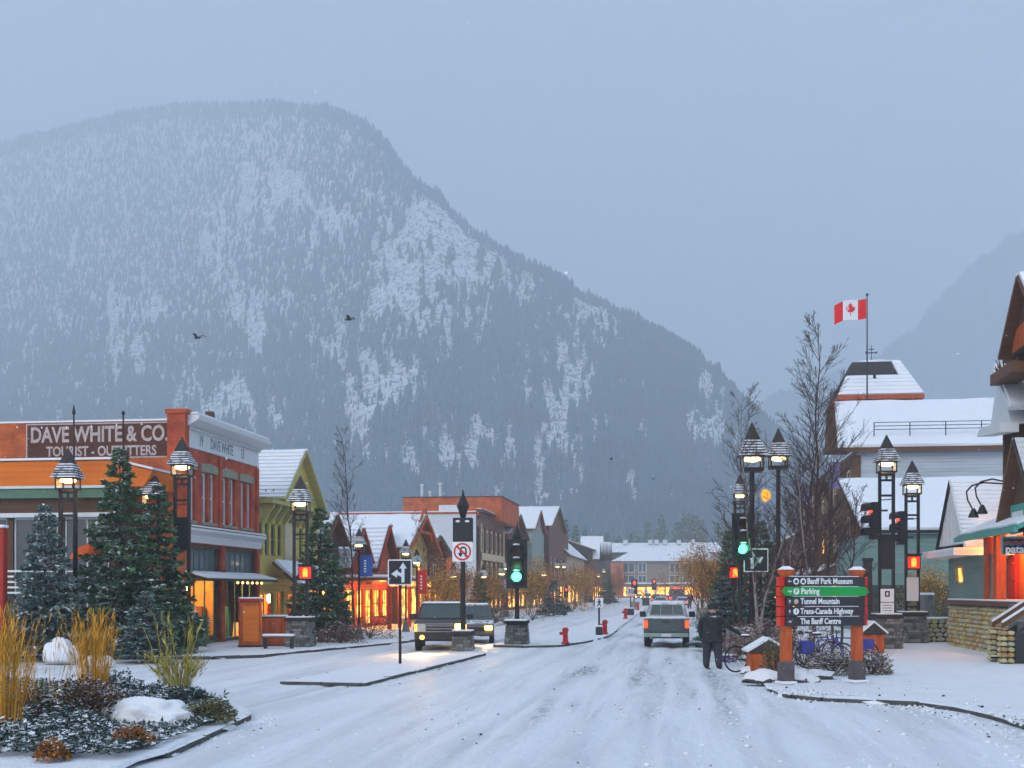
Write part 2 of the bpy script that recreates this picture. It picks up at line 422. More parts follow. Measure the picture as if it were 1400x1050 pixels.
M('kerb_stone', (.085, .085, .08), .9, .45, 5, .5, 30, snow=.30)
def kerb_mesh():
    me = MB().b(-.5, .5, -.09, .09, -.05, .12).build('tmp', 'kerb_stone'); m = me.data; bpy.data.objects.remove(me); return m
KM = kerb_mesh()
def kerb(parent, pts, step=1.05, skip=0.):
    P = [Vector((p[0], p[1], 0)) for p in pts]
    for a, b in zip(P[:-1], P[1:]):
        L_ = (b - a).length; n_ = max(1, round(L_ / step))
        for i in range(n_):
            if random.random() < skip: continue
            c = a.lerp(b, (i + .5) / n_); o = obj('kerb_stone', KM, parent); o.location = (c.x, c.y, random.uniform(-.012, .008))
            o.scale = (L_ / n_ * .965, 1, 1); o.rotation_euler = (0, 0, math.atan2(b.y - a.y, b.x - a.x) + random.uniform(-.01, .01))
def slab(name, poly, z=.135, jit=.15, cover=.10, seed=1, step=.35):
    """snowed-over raised pavement whose snow edge laps unevenly over the kerb"""
    P = [Vector((p[0], p[1], 0)) for p in poly]; n_ = len(P)
    area = sum(P[i].x * P[(i + 1) % n_].y - P[(i + 1) % n_].x * P[i].y for i in range(n_)); sg = 1 if area > 0 else -1
    ring = []
    for i in range(n_):
        a, b = P[i], P[(i + 1) % n_]; L_ = (b - a).length; st = step if min(a.y, b.y) < 75 and max(abs(a.x), abs(b.x)) < 30 else 20; m_ = max(1, int(L_ / st)); d = (b - a).normalized(); nrm = Vector((d.y, -d.x, 0)) * sg
        for k in range(m_):
            p = a.lerp(b, k / m_); q = mnoise.noise(Vector((p.x * .9, p.y * .9, seed * 5.))) + .6 * mnoise.noise(Vector((p.x * 3, p.y * 3, seed * 2.)))
            ring.append((p, nrm, q))
    bm = bmesh.new(); top = []; low = []
    for p, nrm, q in ring:
        o1 = p - nrm * (.11 - cover) + nrm * (jit * q); top.append(bm.verts.new((o1.x, o1.y, z - .01 + .012 * q)))
        o2 = o1 + nrm * (.05 + .12 * max(0, q)); low.append(bm.verts.new((o2.x, o2.y, .10 if q < .25 else .0)))
    bm.faces.new(top)
    for i in range(len(top)):
        j = (i + 1) % len(top); bm.faces.new((top[i], low[i], low[j], top[j]))
    bmesh.ops.recalc_face_normals(bm, faces=bm.faces); bmesh.ops.triangulate(bm, faces=[f for f in bm.faces if len(f.verts) > 4])
    me = bpy.data.meshes.new(name); bm.to_mesh(me); bm.free(); me.materials.append(MATS['ground_snow'])
    o = obj(name, me); o['kind'] = 'structure'; return o
# right corner pavement
RC = [(2.05, 400), (2.05, 31.5), (2.0, 28.6), (2.2, 27.0), (2.9, 26.1), (3.9, 25.75), (4.7, 25.4), (5.2, 24.4), (5.5, 22.8), (5.75, 20.5), (6.2, 16.5), (6.9, 11), (7.5, 4), (60, 4), (60, 400)]
pv = slab('pavement_right', RC[::-1], seed=2)
kerb(pv, [(2.05, 37), (2.05, 32.5)], .9)
kerb(pv, [(2.2, 27.0), (2.9, 26.1), (3.9, 25.75), (4.7, 25.4), (5.2, 24.4), (5.5, 22.8), (5.75, 20.5), (6.2, 16.5)], .9)
# left pavement and corner plaza
LP = [(-12.0, 400), (-11.8, 60), (-12.0, 52), (-13.2, 46.5), (-14.2, 41.5), (-15.6, 40.0), (-18, 39.5), (-30, 39.5), (-90, 39.5), (-90, 400)]
pl = slab('pavement_left', LP, seed=3)
kerb(pl, LP[1:8], 1.1)
# near traffic island
NI = [(-9.5, 29.0), (-7.5, 28.8), (-7.3, 33), (-7.05, 38), (-6.85, 43.2), (-7.2, 44.1), (-7.8, 43.4), (-9.0, 36.5)]
pn = slab('island_near', NI, seed=5, jit=.09, cover=.07)
kerb(pn, [NI[7]] + NI[:7])
# far median
FM = [(-4.3, 230), (-4.1, 120), (-3.6, 70), (-3.55, 61), (-4.1, 54), (-4.9, 50.2), (-6.2, 49.3), (-7.4, 49.7), (-7.5, 52), (-6.6, 70), (-5.6, 110), (-5.2, 230)]
pm = slab('median', FM[::-1], seed=6)
kerb(pm, FM[2:9], 1.1)
# foreground planter bed
PB = [(-6.7, 12), (-6.95, 16), (-7.3, 19), (-7.55, 21.0), (-8.1, 22.3), (-9.2, 23.6), (-10.8, 25.4), (-13, 28.0), (-16.5, 30.2), (-24, 30.4), (-24, 12)]
pb = slab('planter_bed', PB[::-1], seed=8, z=.16, jit=.14, cover=.10)
kerb(pb, PB[1:9], .95)

# ================================================================ MOUNTAINS with forest, haze
SIL = [(-420, 300), (-200, 235), (0, 188), (60, 178), (130, 158), (200, 145), (270, 135), (330, 138), (400, 137), (440, 143), (500, 162), (530, 187), (548, 216), (562, 234), (600, 262), (650, 312), (700, 345), (760, 373),
       (800, 395), (850, 423), (900, 449), (950, 479), (985, 505), (1010, 540), (1050, 575), (1110, 625), (1180, 690), (1240, 735), (1330, 775)]
SX = np.array([p[0] for p in SIL], float); SY = np.array([p[1] for p in SIL], float) + 6
def ridge_d(px): return np.interp(px, [-420, 250, 450, 570, 1000, 1330], [2700, 2400, 1900, 1480, 1130, 900])
def mnt(px, t):
    """point on the mountain: column px, t 0 foot .. 1 ridge"""
    py = float(np.interp(px, SX, SY)) + 5 * mnoise.noise(Vector((px * .03, 1.5, 0))) ; dr = float(ridge_d(px)); d0 = 640. if px < 900 else 640 + (px - 900) * .3
    a = (YH - py) / F * (.02 + .98 * t ** .86)
    d = d0 + (dr - d0) * t + 60 * (mnoise.fractal(Vector((px * .008, t * 3.2, 0)), 1, 2.1, 5)) * min(1, t * 4) * (1 - t * .7)
    return at(px, YH - a * F, d), YH - a * F
M('mountain_rock', (.86, .88, .91), .95, .10, .03, .0, stretch=(1, 1, .45))
def rocky():
    t = MATS['mountain_rock'].node_tree; n = t.nodes; L = t.links; p = n['Principled BSDF']; src = p.inputs['Base Color'].links[0].from_socket; tc = n.new('ShaderNodeTexCoord')
    mp = n.new('ShaderNodeMapping'); mp.inputs['Scale'].default_value = (1, 1, .4); L.new(tc.outputs['Object'], mp.inputs[0])
    a = n.new('ShaderNodeTexNoise'); a.inputs['Scale'].default_value = .16; a.inputs['Detail'].default_value = 10; a.inputs['Roughness'].default_value = .7; L.new(mp.outputs[0], a.inputs['Vector'])
    mr = n.new('ShaderNodeMapRange'); L.new(a.outputs[0], mr.inputs[0]); mr.inputs[1].default_value = .50; mr.inputs[2].default_value = .58
    mx = n.new('ShaderNodeMix'); mx.data_type = 'RGBA'; L.new(mr.outputs[0], mx.inputs[0]); L.new(src, mx.inputs[6]); mx.inputs[7].default_value = (.16, .19, .22, 1); L.new(mx.outputs[2], p.inputs['Base Color'])
rocky()
cols = np.arange(-420, 1331, 7.); rows = np.linspace(0, 1, 70)
V = []
for tv in rows:
    for pxv in cols: V.append(mnt(pxv, tv)[0])
for pxv in cols:
    q = V[(len(rows) - 1) * len(cols) + len(V) - len(rows) * len(cols)] if len(V) > len(rows) * len(cols) else V[(len(rows) - 1) * len(cols)]
    p = mnt(pxv, 1.)[0]; d_ = Vector((p.x, p.y, 0)).normalized(); V.append(Vector((p.x, p.y, -5)) + d_ * p.z * 1.1)
nc = len(cols); nr = len(rows) + 1
I = np.arange(nc * nr).reshape(nr, nc)
Fq = np.stack([I[:-1, :-1], I[:-1, 1:], I[1:, 1:], I[1:, :-1]], -1).reshape(-1, 4)
npmesh('mountain', np.array([tuple(v) for v in V]), Fq, 'mountain_rock', kind='structure', smooth=True)
# forest on it: dense everywhere but on the snowy cliffs and chutes
PATCH = [(590, 330, 70, 60, 1.1), (640, 330, 40, 30, .9), (560, 390, 50, 40, .8), (520, 515, 45, 45, 1.), (640, 300, 40, 22, .8), (370, 265, 45, 25, .8), (360, 195, 50, 22, .55), (300, 350, 35, 30, .65), (340, 440, 26, 45, .8), (430, 305, 32, 28, .65),
         (310, 560, 55, 26, 1.15), (640, 605, 70, 35, .85), (500, 570, 35, 45, .8), (810, 435, 28, 35, 1.1), (785, 520, 28, 45, 1.), (750, 545, 24, 40, .8), (768, 620, 32, 50, 1.1), (975, 520, 20, 40, .9), (970, 600, 25, 40, .7),
         (715, 395, 26, 35, .7), (180, 430, 40, 30, .5), (170, 490, 24, 30, .5), (655, 350, 28, 40, .9), (610, 440, 40, 26, .8), (690, 690, 60, 22, .6), (860, 650, 25, 45, .55), (450, 470, 24, 40, .5)]
def bare(px, py):
    g_ = 0.
    for a, b, sx_, sy_, k in PATCH:
        e = ((px - a) / sx_) ** 2 + ((py - b) / sy_) ** 2
        if e < 6: g_ += 1.35 * k * math.exp(-e)
    n1 = mnoise.fractal(Vector((px * .055, py * .018, 0)), 1, 2., 4)
    n2 = mnoise.noise(Vector((px * .13, py * .05, 5)))
    n3 = mnoise.noise(Vector((px * .3, py * .16, 8)))
    return g_ * (.62 + .9 * n1 + .55 * n2 + .5 * n3) + .42 * n1 + .26 * n2 + .24 * n3
rng = np.random.default_rng(3)
TP, TS = [], []
for i in range(84000):
    px = rng.uniform(-330, 1280); t = rng.uniform(0.0, 1.) ** .85
    if i % 14 == 0: t = rng.uniform(.965, 1.)
    p, py = mnt(px, t)
    bv = bare(px, py)
    if bv > .24 + rng.uniform(-.14, .22) and not (t > .97 and rng.uniform() < .75):
        if rng.uniform() > .20: continue
        bv = 9.
    TP.append(p); TS.append((.5 if bv == 9. else 1.) * rng.uniform(.55, 1.35) * (1.15 if t < .5 else .95) * (.7 if bv > .25 else 1))
TP = np.array([tuple(p) for p in TP]); TS = np.array(TS)
def forest(name, P, S, H=9.5, mat='far_spruce', label=None):
    n_ = len(P); k = 5; tiers = [(.02, .22, .55), (.30, .17, .80), (.55, .11, 1.04)]
    VV, FF = [], []; base = 0
    ang = rng.uniform(0, 6.28, n_)
    for z0, r, z1 in tiers:
        rr = r * rng.uniform(.75, 1.25, (n_, k))
        th = ang[:, None] + np.arange(k)[None] * 2 * np.pi / k + z0 * 3
        ring = np.stack([np.cos(th) * rr, np.sin(th) * rr, np.full((n_, k), z0) + rng.uniform(-.05, .05, (n_, k))], -1)
        tip = np.stack([rng.uniform(-.02, .02, n_), rng.uniform(-.02, .02, n_), np.full(n_, z1)], -1)[:, None]
        v = np.concatenate([ring, tip], 1) * (S * H)[:, None, None] + P[:, None]
        o = base + np.arange(n_) * (k + 1)
        f = np.stack([np.stack([o + i, o + (i + 1) % k, o + k], -1) for i in range(k)], 1)
        VV.append(v.reshape(-1, 3)); FF.append(f.reshape(-1, 3)); base += n_ * (k + 1)
    return npmesh(name, np.concatenate(VV), np.concatenate(FF), mat, kind='stuff')
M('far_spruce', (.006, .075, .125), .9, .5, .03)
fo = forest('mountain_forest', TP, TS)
fo['label'] = 'dark snow-dusted conifer forest covering the mountain'; fo['category'] = 'forest'
# a second, fainter mountain up the valley on the right
SIL2 = [(930, 640), (1020, 560), (1110, 520), (1180, 500), (1240, 455), (1290, 400), (1340, 350), (1400, 315), (1500, 290), (1700, 300), (1900, 330)]
cols2 = np.arange(930, 1901, 4.); V = []
for tv in np.linspace(0, 1, 24):
    for pxv in cols2:
        py = np.interp(pxv, [p[0] for p in SIL2], [p[1] for p in SIL2]) + 14 * mnoise.fractal(Vector((pxv * .025, 9, 0)), 1, 2.1, 5) + rng.uniform(-3, 3) * tv
        d = 1950 + 650 * tv + 90 * mnoise.fractal(Vector((pxv * .01, tv * 3, 4)), 1, 2, 4) * min(1, tv * 4)
        V.append(at(pxv, YH - (YH - py) * (.01 + .99 * tv ** .9), d))
nc = len(cols2); I = np.arange(nc * 24).reshape(24, nc)
M('far_slope', (.10, .13, .14), .95, .5, .012)
npmesh('far_mountain', np.array([tuple(v) for v in V]), np.stack([I[:-1, :-1], I[:-1, 1:], I[1:, 1:], I[1:, :-1]], -1).reshape(-1, 4), 'far_slope', kind='structure', smooth=True)
hm = bpy.data.materials.new('haze_air'); hm.use_nodes = True
hm.node_tree.nodes.remove(hm.node_tree.nodes['Principled BSDF'])
pv_ = hm.node_tree.nodes.new('ShaderNodeVolumePrincipled'); pv_.inputs['Color'].default_value = (.875, .95, 1., 1); pv_.inputs['Density'].default_value = .00080; pv_.inputs['Anisotropy'].default_value = .1
hm.node_tree.links.new(pv_.outputs[0], hm.node_tree.nodes['Material Output'].inputs['Volume'])
MATS['haze_air'] = hm
hz = MB().b(-5100, 5100, -400, 5300, -1.6, 1120).build('haze', 'haze_air', kind='stuff')
hz['label'] = 'pale snowy haze filling the valley'; hz['category'] = 'haze'
# ================================================================ BUILDING HELPERS
X3, Y3, Z3 = Vector((1, 0, 0)), Vector((0, 1, 0)), Vector((0, 0, 1))
def openwall(root, name, P0, U, N, w_, h_, ops, mat, rev=.16, frame='white_trim', glass='window_glass', fw=.07, mull=1, tr=0, sill=None, top=None):
    """a wall in the plane P0+uU+zZ with real openings; each opening gets a window (frame) with its pane as sub-part. ops: (u0,u1,z0,z1[,glass])"""
    P0, U, N = Vector(P0), Vector(U), Vector(N); mb = MB()
    us = sorted({0., w_, *[o[0] for o in ops], *[o[1] for o in ops]}); zs = sorted({0., h_, *[o[2] for o in ops], *[o[3] for o in ops]})
    Q = lambda u, z, d=0.: P0 + U * u + Z3 * z - N * d
    for a, b in zip(us[:-1], us[1:]):
        for c, d in zip(zs[:-1], zs[1:]):
            m_ = ((a + b) / 2, (c + d) / 2)
            if any(o[0] < m_[0] < o[1] and o[2] < m_[1] < o[3] for o in ops): continue
            mb.add([Q(a, c), Q(b, c), Q(b, d), Q(a, d)], [(0, 1, 2, 3)])
    if top: mb.add([Q(0, h_), Q(w_, h_), Q(w_ / 2 if top[0] is None else top[0], top[1])], [(0, 1, 2)])
    for o in ops:
        a, b, c, d = o[:4]
        for p, q in (((a, c), (b, c)), ((b, c), (b, d)), ((b, d), (a, d)), ((a, d), (a, c))):
            mb.add([Q(*p), Q(*q), Q(q[0], q[1], rev), Q(p[0], p[1], rev)], [(0, 1, 2, 3)])
    wl = mb.build(name, mat, root, world=True)
    for o in ops:
        a, b, c, d = o[:4]; gl = o[4] if len(o) > 4 and o[4] else glass; mull_ = o[5] if len(o) > 5 else mull
        if gl == 'none': continue
        fr = MB(); t_ = rev - .07
        def bar(u0, u1, z0, z1):
            p = [Q(u0, z0, t_), Q(u1, z0, t_), Q(u1, z1, t_), Q(u0, z1, t_)]; fr.ext(p, -N * .06)
        bar(a + .004, a + fw, c + .004, d - .004); bar(b - fw, b - .004, c + .004, d - .004); bar(a + fw, b - fw, c + .004, c + fw); bar(a + fw, b - fw, d - fw, d - .004)
        for k in range(mull_):
            m_ = a + (b - a) * (k + 1) / (mull_ + 1); bar(m_ - fw * .35, m_ + fw * .35, c + fw, d - fw)
        for k in range(tr):
            m_ = c + (d - c) * (k + 1) / (tr + 1)
            es = [a + fw] + sum([[a + (b - a) * (q + 1) / (mull_ + 1) - fw * .35, a + (b - a) * (q + 1) / (mull_ + 1) + fw * .35] for q in range(mull_)], []) + [b - fw]
            for q in range(0, len(es), 2): bar(es[q], es[q + 1], m_ - fw * .35, m_ + fw * .35)
        if sill:
            p = [Q(a - .08, c - .1, -.10), Q(b + .08, c - .1, -.10), Q(b + .08, c - .1, .0 + .0), Q(a - .08, c - .1, 0)]
        f = fr.build('window', frame, root, world=True)
        MB().add([Q(a, c, rev - .035), Q(b, c, rev - .035), Q(b, d, rev - .035), Q(a, d, rev - .035)], [(0, 1, 2, 3)]).build('pane', gl, f, world=True)
        if sill:
            q = MB(); q.ext([Q(a - .08, c - .12, -.09), Q(b + .08, c - .12, -.09), Q(b + .08, c - .003, -.09), Q(a - .08, c - .003, -.09)], -N * .09); q.build('sill', sill, f, world=True)
    return wl
def slope(root, a, b, c, d, th=.14, snow=.16, mat='brown_trim', name='roof_slope', courses=0):
    """roof slab a-b (eave) c-d (ridge, c above b), with a layer of snow as its sub-part"""
    a, b, c, d = map(Vector, (a, b, c, d)); n_ = (b - a).cross(d - a).normalized()
    if n_.z < 0: n_ = -n_
    mb = MB(); mb.ext([a, b, c, d], n_ * th); r = mb.build(name, mat, root, world=True)
    e = (b - a).normalized() * .05; up = (d - a).normalized() * .06
    a2, b2, c2, d2 = a + n_ * (th + .004) + e + up, b + n_ * (th + .004) - e + up, c + n_ * (th + .004) - e, d + n_ * (th + .004) + e
    if courses:
        for k in range(courses):
            t0, t1 = k / courses, (k + 1) / courses
            p = [a2.lerp(d2, t0), b2.lerp(c2, t0), b2.lerp(c2, t1), a2.lerp(d2, t1)]
            lo = n_ * (snow * 1.0); hi = n_ * (snow * .45)
            q = MB().add([p[0], p[1], p[2], p[3], p[0] + lo, p[1] + lo, p[2] + hi, p[3] + hi], [(0, 3, 2, 1), (4, 5, 6, 7), (0, 1, 5, 4), (1, 2, 6, 5), (2, 3, 7, 6), (3, 0, 4, 7)])
            q.build('snow_course', 'roof_snow', r, world=True)
    else:
        # soft snow blanket with a slightly uneven lower lip
        m_ = 12; P = []; ks = [0, .25, .6, 1.]
        for s_ in ks:
            for i in range(m_ + 1):
                q = a2.lerp(b2, i / m_).lerp(d2.lerp(c2, i / m_), s_)
                P.append(q + n_ * (snow * (.8 + .35 * mnoise.noise(q * .9)) * (.8 if s_ in (0, 1.) else 1)) + ((a - d).normalized() * (.06 * mnoise.noise(q * 2.)) if s_ == 0 else Vector()))
        nb = len(P)
        for i in range(m_ + 1): P.append(a2.lerp(b2, i / m_))
        for i in range(m_ + 1): P.append(d2.lerp(c2, i / m_))
        fs = []; w1 = m_ + 1
        for j in range(3):
            for i in range(m_): fs.append((j * w1 + i, j * w1 + i + 1, (j + 1) * w1 + i + 1, (j + 1) * w1 + i))
        for i in range(m_): fs += [(nb + i, nb + i + 1, i + 1, i), (3 * w1 + i, 3 * w1 + i + 1, nb + w1 + i + 1, nb + w1 + i)]
        fs += [(nb, 0, w1, 2 * w1, 3 * w1, nb + w1), (nb + m_, m_, w1 + m_, 2 * w1 + m_, 3 * w1 + m_, nb + w1 + m_)]
        q = MB().add(P, fs); q.build('snow', 'roof_snow', r, world=True, smooth=False)
    return r
def house(label, x0, x1, y0, y1, eave, ridge, axis='x', wall='brown_plank', wall2=None, side=[], front=[], front_x=None, over=.5, trim='brown_trim', frame='white_trim', name='building', rmat='brown_trim', snow=.18, courses=0, cat='building', ridge_at=None, mull=1, tr=0, base=None):
    """front_x: 'hi' if the street side is x1 (left row) or 'lo' if it is x0 (right row)"""
    xs = x1 if front_x == 'hi' else x0; sgn = 1 if front_x == 'hi' else -1
    r = thing(name, label, cat, ((x0 + x1) / 2, (y0 + y1) / 2, 0)); wall2 = wall2 or wall
    gt = None; ft = None
    if axis == 'x': ft = (None, ridge)
    elif axis == 'y': gt = (None, ridge)
    sw = openwall(r, 'wall', (x0, y0, 0), X3, -Y3, x1 - x0, eave, side, wall, frame=frame, top=gt, mull=mull, tr=tr)
    if sgn > 0: openwall(r, 'wall', (xs, y0, 0), Y3, X3, y1 - y0, eave, front, wall2, frame=frame, top=ft, mull=mull, tr=tr)
    else: openwall(r, 'wall', (xs, y1, 0), -Y3, -X3, y1 - y0, eave, front, wall2, frame=frame, top=ft, mull=mull, tr=tr)
    xo = x0 if sgn > 0 else x1
    mb = MB().add([(xo, y0, 0), (xo, y1, 0), (xo, y1, eave), (xo, y0, eave)], [(0, 1, 2, 3)]).add([(x0, y1, 0), (x1, y1, 0), (x1, y1, eave), (x0, y1, eave)], [(0, 1, 2, 3)])
    if axis == 'x': mb.add([(xo, y0, eave), (xo, y1, eave), (xo, (y0 + y1) / 2, ridge)], [(0, 1, 2)])
    mb.build('wall', wall, r, world=True)
    if axis == 'x':
        ym = (y0 + y1) / 2; k = (ridge - eave) / (ym - y0); yo0, yo1, zo = y0 - over, y1 + over, eave - over * k; X0, X1 = x0 - (over if sgn < 0 else 0), x1 + (over if sgn > 0 else 0)
        slope(r, (X0, yo0, zo), (X1, yo0, zo), (X1, ym, ridge), (X0, ym, ridge), mat=rmat, snow=snow, courses=courses)
        slope(r, (X1, yo1, zo), (X0, yo1, zo), (X0, ym, ridge), (X1, ym, ridge), mat=rmat, snow=snow)
        xe = X1 + .012 if sgn > 0 else X0 - .012
        for a, b in (((yo0, zo), (ym, ridge)), ((yo1, zo), (ym, ridge))):
            MB().ext([(xe, a[0], a[1] - .12), (xe, b[0], b[1] - .12), (xe, b[0], b[1] + .14), (xe, a[0], a[1] + .14)], (.06 * sgn, 0, 0)).build('barge_board', trim, r, world=True)
    elif axis == 'y':
        xm = (x0 + x1) / 2; k = (ridge - eave) / (xm - x0); zo = eave - over * k
        slope(r, (x1 + over, y0 - over, zo), (x1 + over, y1, zo), (xm, y1, ridge), (xm, y0 - over, ridge), mat=rmat, snow=snow, courses=courses)
        slope(r, (x0 - over, y1, zo), (x0 - over, y0 - over, zo), (xm, y0 - over, ridge), (xm, y1, ridge), mat=rmat, snow=snow)
        for s_ in (-1, 1):
            xe = xm + s_ * (xm - x0 + over)
            MB().ext([(xe, y0 - over - .012, zo - .12), (xm, y0 - over - .012, ridge - .12), (xm, y0 - over - .012, ridge + .14), (xe, y0 - over - .012, zo + .14)], (0, -.06, 0)).build('barge_board', trim, r, world=True)
    else:
        MB().b(x0, x1, y0, y1, eave - .25, eave + .02).build('roof', rmat, r, world=True)
        MB().b(x0 + .12, x1 - .12, y0 + .12, y1 - .12, eave + .03, eave + .03 + snow).build('snow', 'roof_snow', r, world=True)
        MB().b(x0 - .06, x1 + .06, y0 - .06, y0 + .1, eave - .1, eave + .22).build('parapet', trim, r, world=True)
        MB().b(xs - .1 if sgn > 0 else xs - .06, xs + .06 if sgn > 0 else xs + .1, y0 + .1, y1, eave - .1, eave + .22).build('parapet', trim, r, world=True)
    return r
def shop(root, X, y0, y1, z1, depth=1.6, sgn=1, watts=60, col=(1., .5, .14), mat='shop_back', goods=5, z0=.15):
    """a lit shop interior behind a street-side opening (opening itself left in the wall)"""
    a, b = (X - depth, X - .2) if sgn > 0 else (X + .2, X + depth); xb = a if sgn > 0 else b
    mb = MB().add([(xb, y0, z0), (xb, y1, z0), (xb, y1, z1), (xb, y0, z1)], [(0, 1, 2, 3)])
    mb.add([(a, y0, z1), (b, y0, z1), (b, y1, z1), (a, y1, z1)], [(0, 1, 2, 3)]).add([(a, y0, z0), (b, y0, z0), (b, y1, z0), (a, y1, z0)], [(0, 1, 2, 3)])
    mb.add([(a, y1, z0), (b, y1, z0), (b, y1, z1), (a, y1, z1)], [(0, 1, 2, 3)]).add([(a, y0, z0), (b, y0, z0), (b, y0, z1), (a, y0, z1)], [(0, 1, 2, 3)])
    it = mb.build('shop_interior', mat, root, world=True)
    for k in range(goods):
        y = y0 + (y1 - y0) * (k + .5) / goods; h = random.uniform(.5, 1.5); xx = (X - .7 * sgn) if k % 2 else (X - 1.1 * sgn)
        MB().frus((xx - .2, xx + .2, y - .22, y + .22, z0 + .02), (xx - .14, xx + .14, y - .16, y + .16, z0 + h)).build('display_stand', random.choice(['goods_red', 'goods_teal', 'goods_cream', 'brown_trim']), it, world=True)
    rl = root.location
    lamp('shop_lamp', (((a + b) / 2) - rl.x, (y0 + y1) / 2 - rl.y, z1 - .5 - rl.z), watts, col, .25, root)
M('shop_back', (.62, .33, .12), .8, .5, 2.2)
M('goods_red', (.5, .05, .03), .7, .3); M('goods_teal', (.05, .28, .3), .7, .3); M('goods_cream', (.6, .5, .35), .7, .3)

# ================================================================ LEFT ROW
FX = -19.5
# --- corner brick block with painted wall sign
dw = thing('brick_block', 'red brick corner block with white cornice and a painted outfitter sign on its side', 'building', (-28, 51, 0))
YS, YE = 47.0, onx(352, FX)
fyz = lambda px: onx(px, FX) - YS
wins = []
for a, b in ((259, 267), (276.5, 284), (287, 294.5), (304.5, 311.5), (314.5, 321.5), (329.5, 335.5), (338, 344)):
    wins.append((fyz(a), fyz(b), 5.15, 7.2, 'window_blue' if a in (276.5, 338) else None))
W_ = YE - YS
M('shop_glass', (.9, .9, .9), .02, 0)
_p = MATS['shop_glass'].node_tree.nodes['Principled BSDF']; _p.inputs['Transmission Weight'].default_value = 1.; _p.inputs['IOR'].default_value = 1.02
full = openwall(dw, 'wall', (FX, YS, 4.2), Y3, X3, W_, 3.85, [(a, b, c - 4.2, d - 4.2, g_) for a, b, c, d, g_ in wins], 'red_brick', frame='white_trim', fw=.12, mull=0, tr=1, rev=.2, sill='lintel_stone')
for a, b in ((257, 269), (274, 297), (302, 324), (327, 346)):
    u0, u1 = fyz(a), fyz(b)
    MB().ext([(FX + .05, YS + u0, 7.22), (FX + .05, YS + u1, 7.22), (FX + .05, YS + u1, 7.52), (FX + .05, YS + (u0 + u1) / 2, 7.62), (FX + .05, YS + u0, 7.52)], (-.045, 0, 0)).build('lintel', 'lintel_stone', dw, world=True)
for u0, u1 in ((0, .35), (W_ - .3, W_), (fyz(298), fyz(301.5))):
    MB().b(FX + .003, FX + .09, YS + u0, YS + u1, 4.85, 8.0).build('pilaster', 'red_brick', dw, world=True)
# ground floor
openwall(dw, 'shop_wall', (FX - .05, YS, 0), Y3, X3, W_, 4.2, [(.5, 3.9, 3.1, 4.05, 'window_blue'), (4.4, W_ - .4, 3.1, 4.05, 'window_blue'), (.5, 3.9, .35, 2.8, 'shop_glass', 2), (4.4, W_ - .4, .2, 2.8, 'shop_glass', 3)], 'brown_brick', frame='green_trim', fw=.08, mull=5, rev=.2)
shop(dw, FX - .1, YS + .45, YS + 3.95, 2.9, watts=260, goods=6)
shop(dw, FX - .1, YS + 4.3, YS + W_ - .3, 2.9, watts=800, goods=6)
MB().b(FX, FX + .12, YS + 3.95, YS + 4.35, .05, 4.2).build('pilaster', 'red_brick', dw, world=True)
MB().b(FX, FX + .12, YS + W_ - .35, YS + W_, .05, 4.2).build('pilaster', 'red_brick', dw, world=True)
cor = MB().ext([(FX + .002, YS - .05, 4.25), (FX + .18, YS - .05, 4.25), (FX + .22, YS - .05, 4.55), (FX + .42, YS - .05, 4.72), (FX + .42, YS - .05, 4.82), (FX + .002, YS - .05, 4.86)], (0, W_ + .1, 0)).build('cornice', 'white_trim', dw, world=True)
MB().b(FX + .01, FX + .4, YS - .04, YE + .04, 4.865, 4.93).build('snow', 'roof_snow', cor, world=True)
MB().ext([(FX + .003, YS + .1, 2.95), (FX + 1.0, YS + .1, 2.72), (FX + 1.0, YS + .1, 2.8), (FX + .003, YS + .1, 3.05)], (0, W_ - .2, 0)).build('awning', 'dark_metal', dw, world=True)
MB().ext([(FX + .02, YS + .15, 3.056), (FX + .98, YS + .15, 2.815), (FX + .98, YS + .15, 2.88), (FX + .02, YS + .15, 3.12)], (0, W_ - .3, 0)).build('snow', 'roof_snow', dw, world=True)
for k in range(6):
    MB().blob((FX + .5, YS + 4.8 + k * .62, 2.66), (.06, .06, .06), 0, k, 1).build('awning_bulb', 'lamp_glow_far', dw, world=True)
for k in range(4):
    MB().blob((FX - .45, YS + 5.2 + k * .75, 3.78), (.07, .16, .05), 0, k, 1).build('ceiling_bulb', 'lamp_glow_far', dw, world=True)
# white parapet with dentilled cornice
fas = MB().b(FX - .5, FX + .06, YS + .35, YE, 8.05, 9.0).build('fascia', 'white_trim', dw, world=True)
MB().ext([(FX + .062, YS + .2, 8.85), (FX + .3, YS + .2, 8.98), (FX + .55, YS + .2, 9.12), (FX + .6, YS + .2, 9.3), (FX - .5, YS + .2, 9.34), (FX - .5, YS + .2, 9.01), (FX + .062, YS + .2, 9.01)], (0, W_ + .1, 0)).build('cornice', 'white_trim', dw, world=True)
for k in range(34):
    y = YS + .45 + k * (W_ - .6) / 33
    MB().b(FX + .065, FX + .2, y - .05, y + .05, 8.74, 8.86).build('dentil', 'white_trim', dw, world=True, key=None)
MB().b(FX - .45, FX + .52, YS + .25, YE + .2, 9.335, 9.42).build('snow', 'roof_snow', dw, world=True)
MB().b(FX + .062, FX + .09, YS + .4, YE - .1, 8.07, 8.14).build('moulding', 'white_trim', dw, world=True)
M('letter_grey', (.22, .25, .28), .6, .2)
RX = Matrix.Rotation(math.pi / 2, 4, 'Z') @ FACE
for body, y in (('19', 1.75), ('DAVE WHITE', 4.1), ('13', 6.6)):
    text(body, .62, 'letter_grey', fas, Matrix.Translation((FX + .066, YS + y, 8.42)) @ RX, world=True, bold=.01, sx=.72)
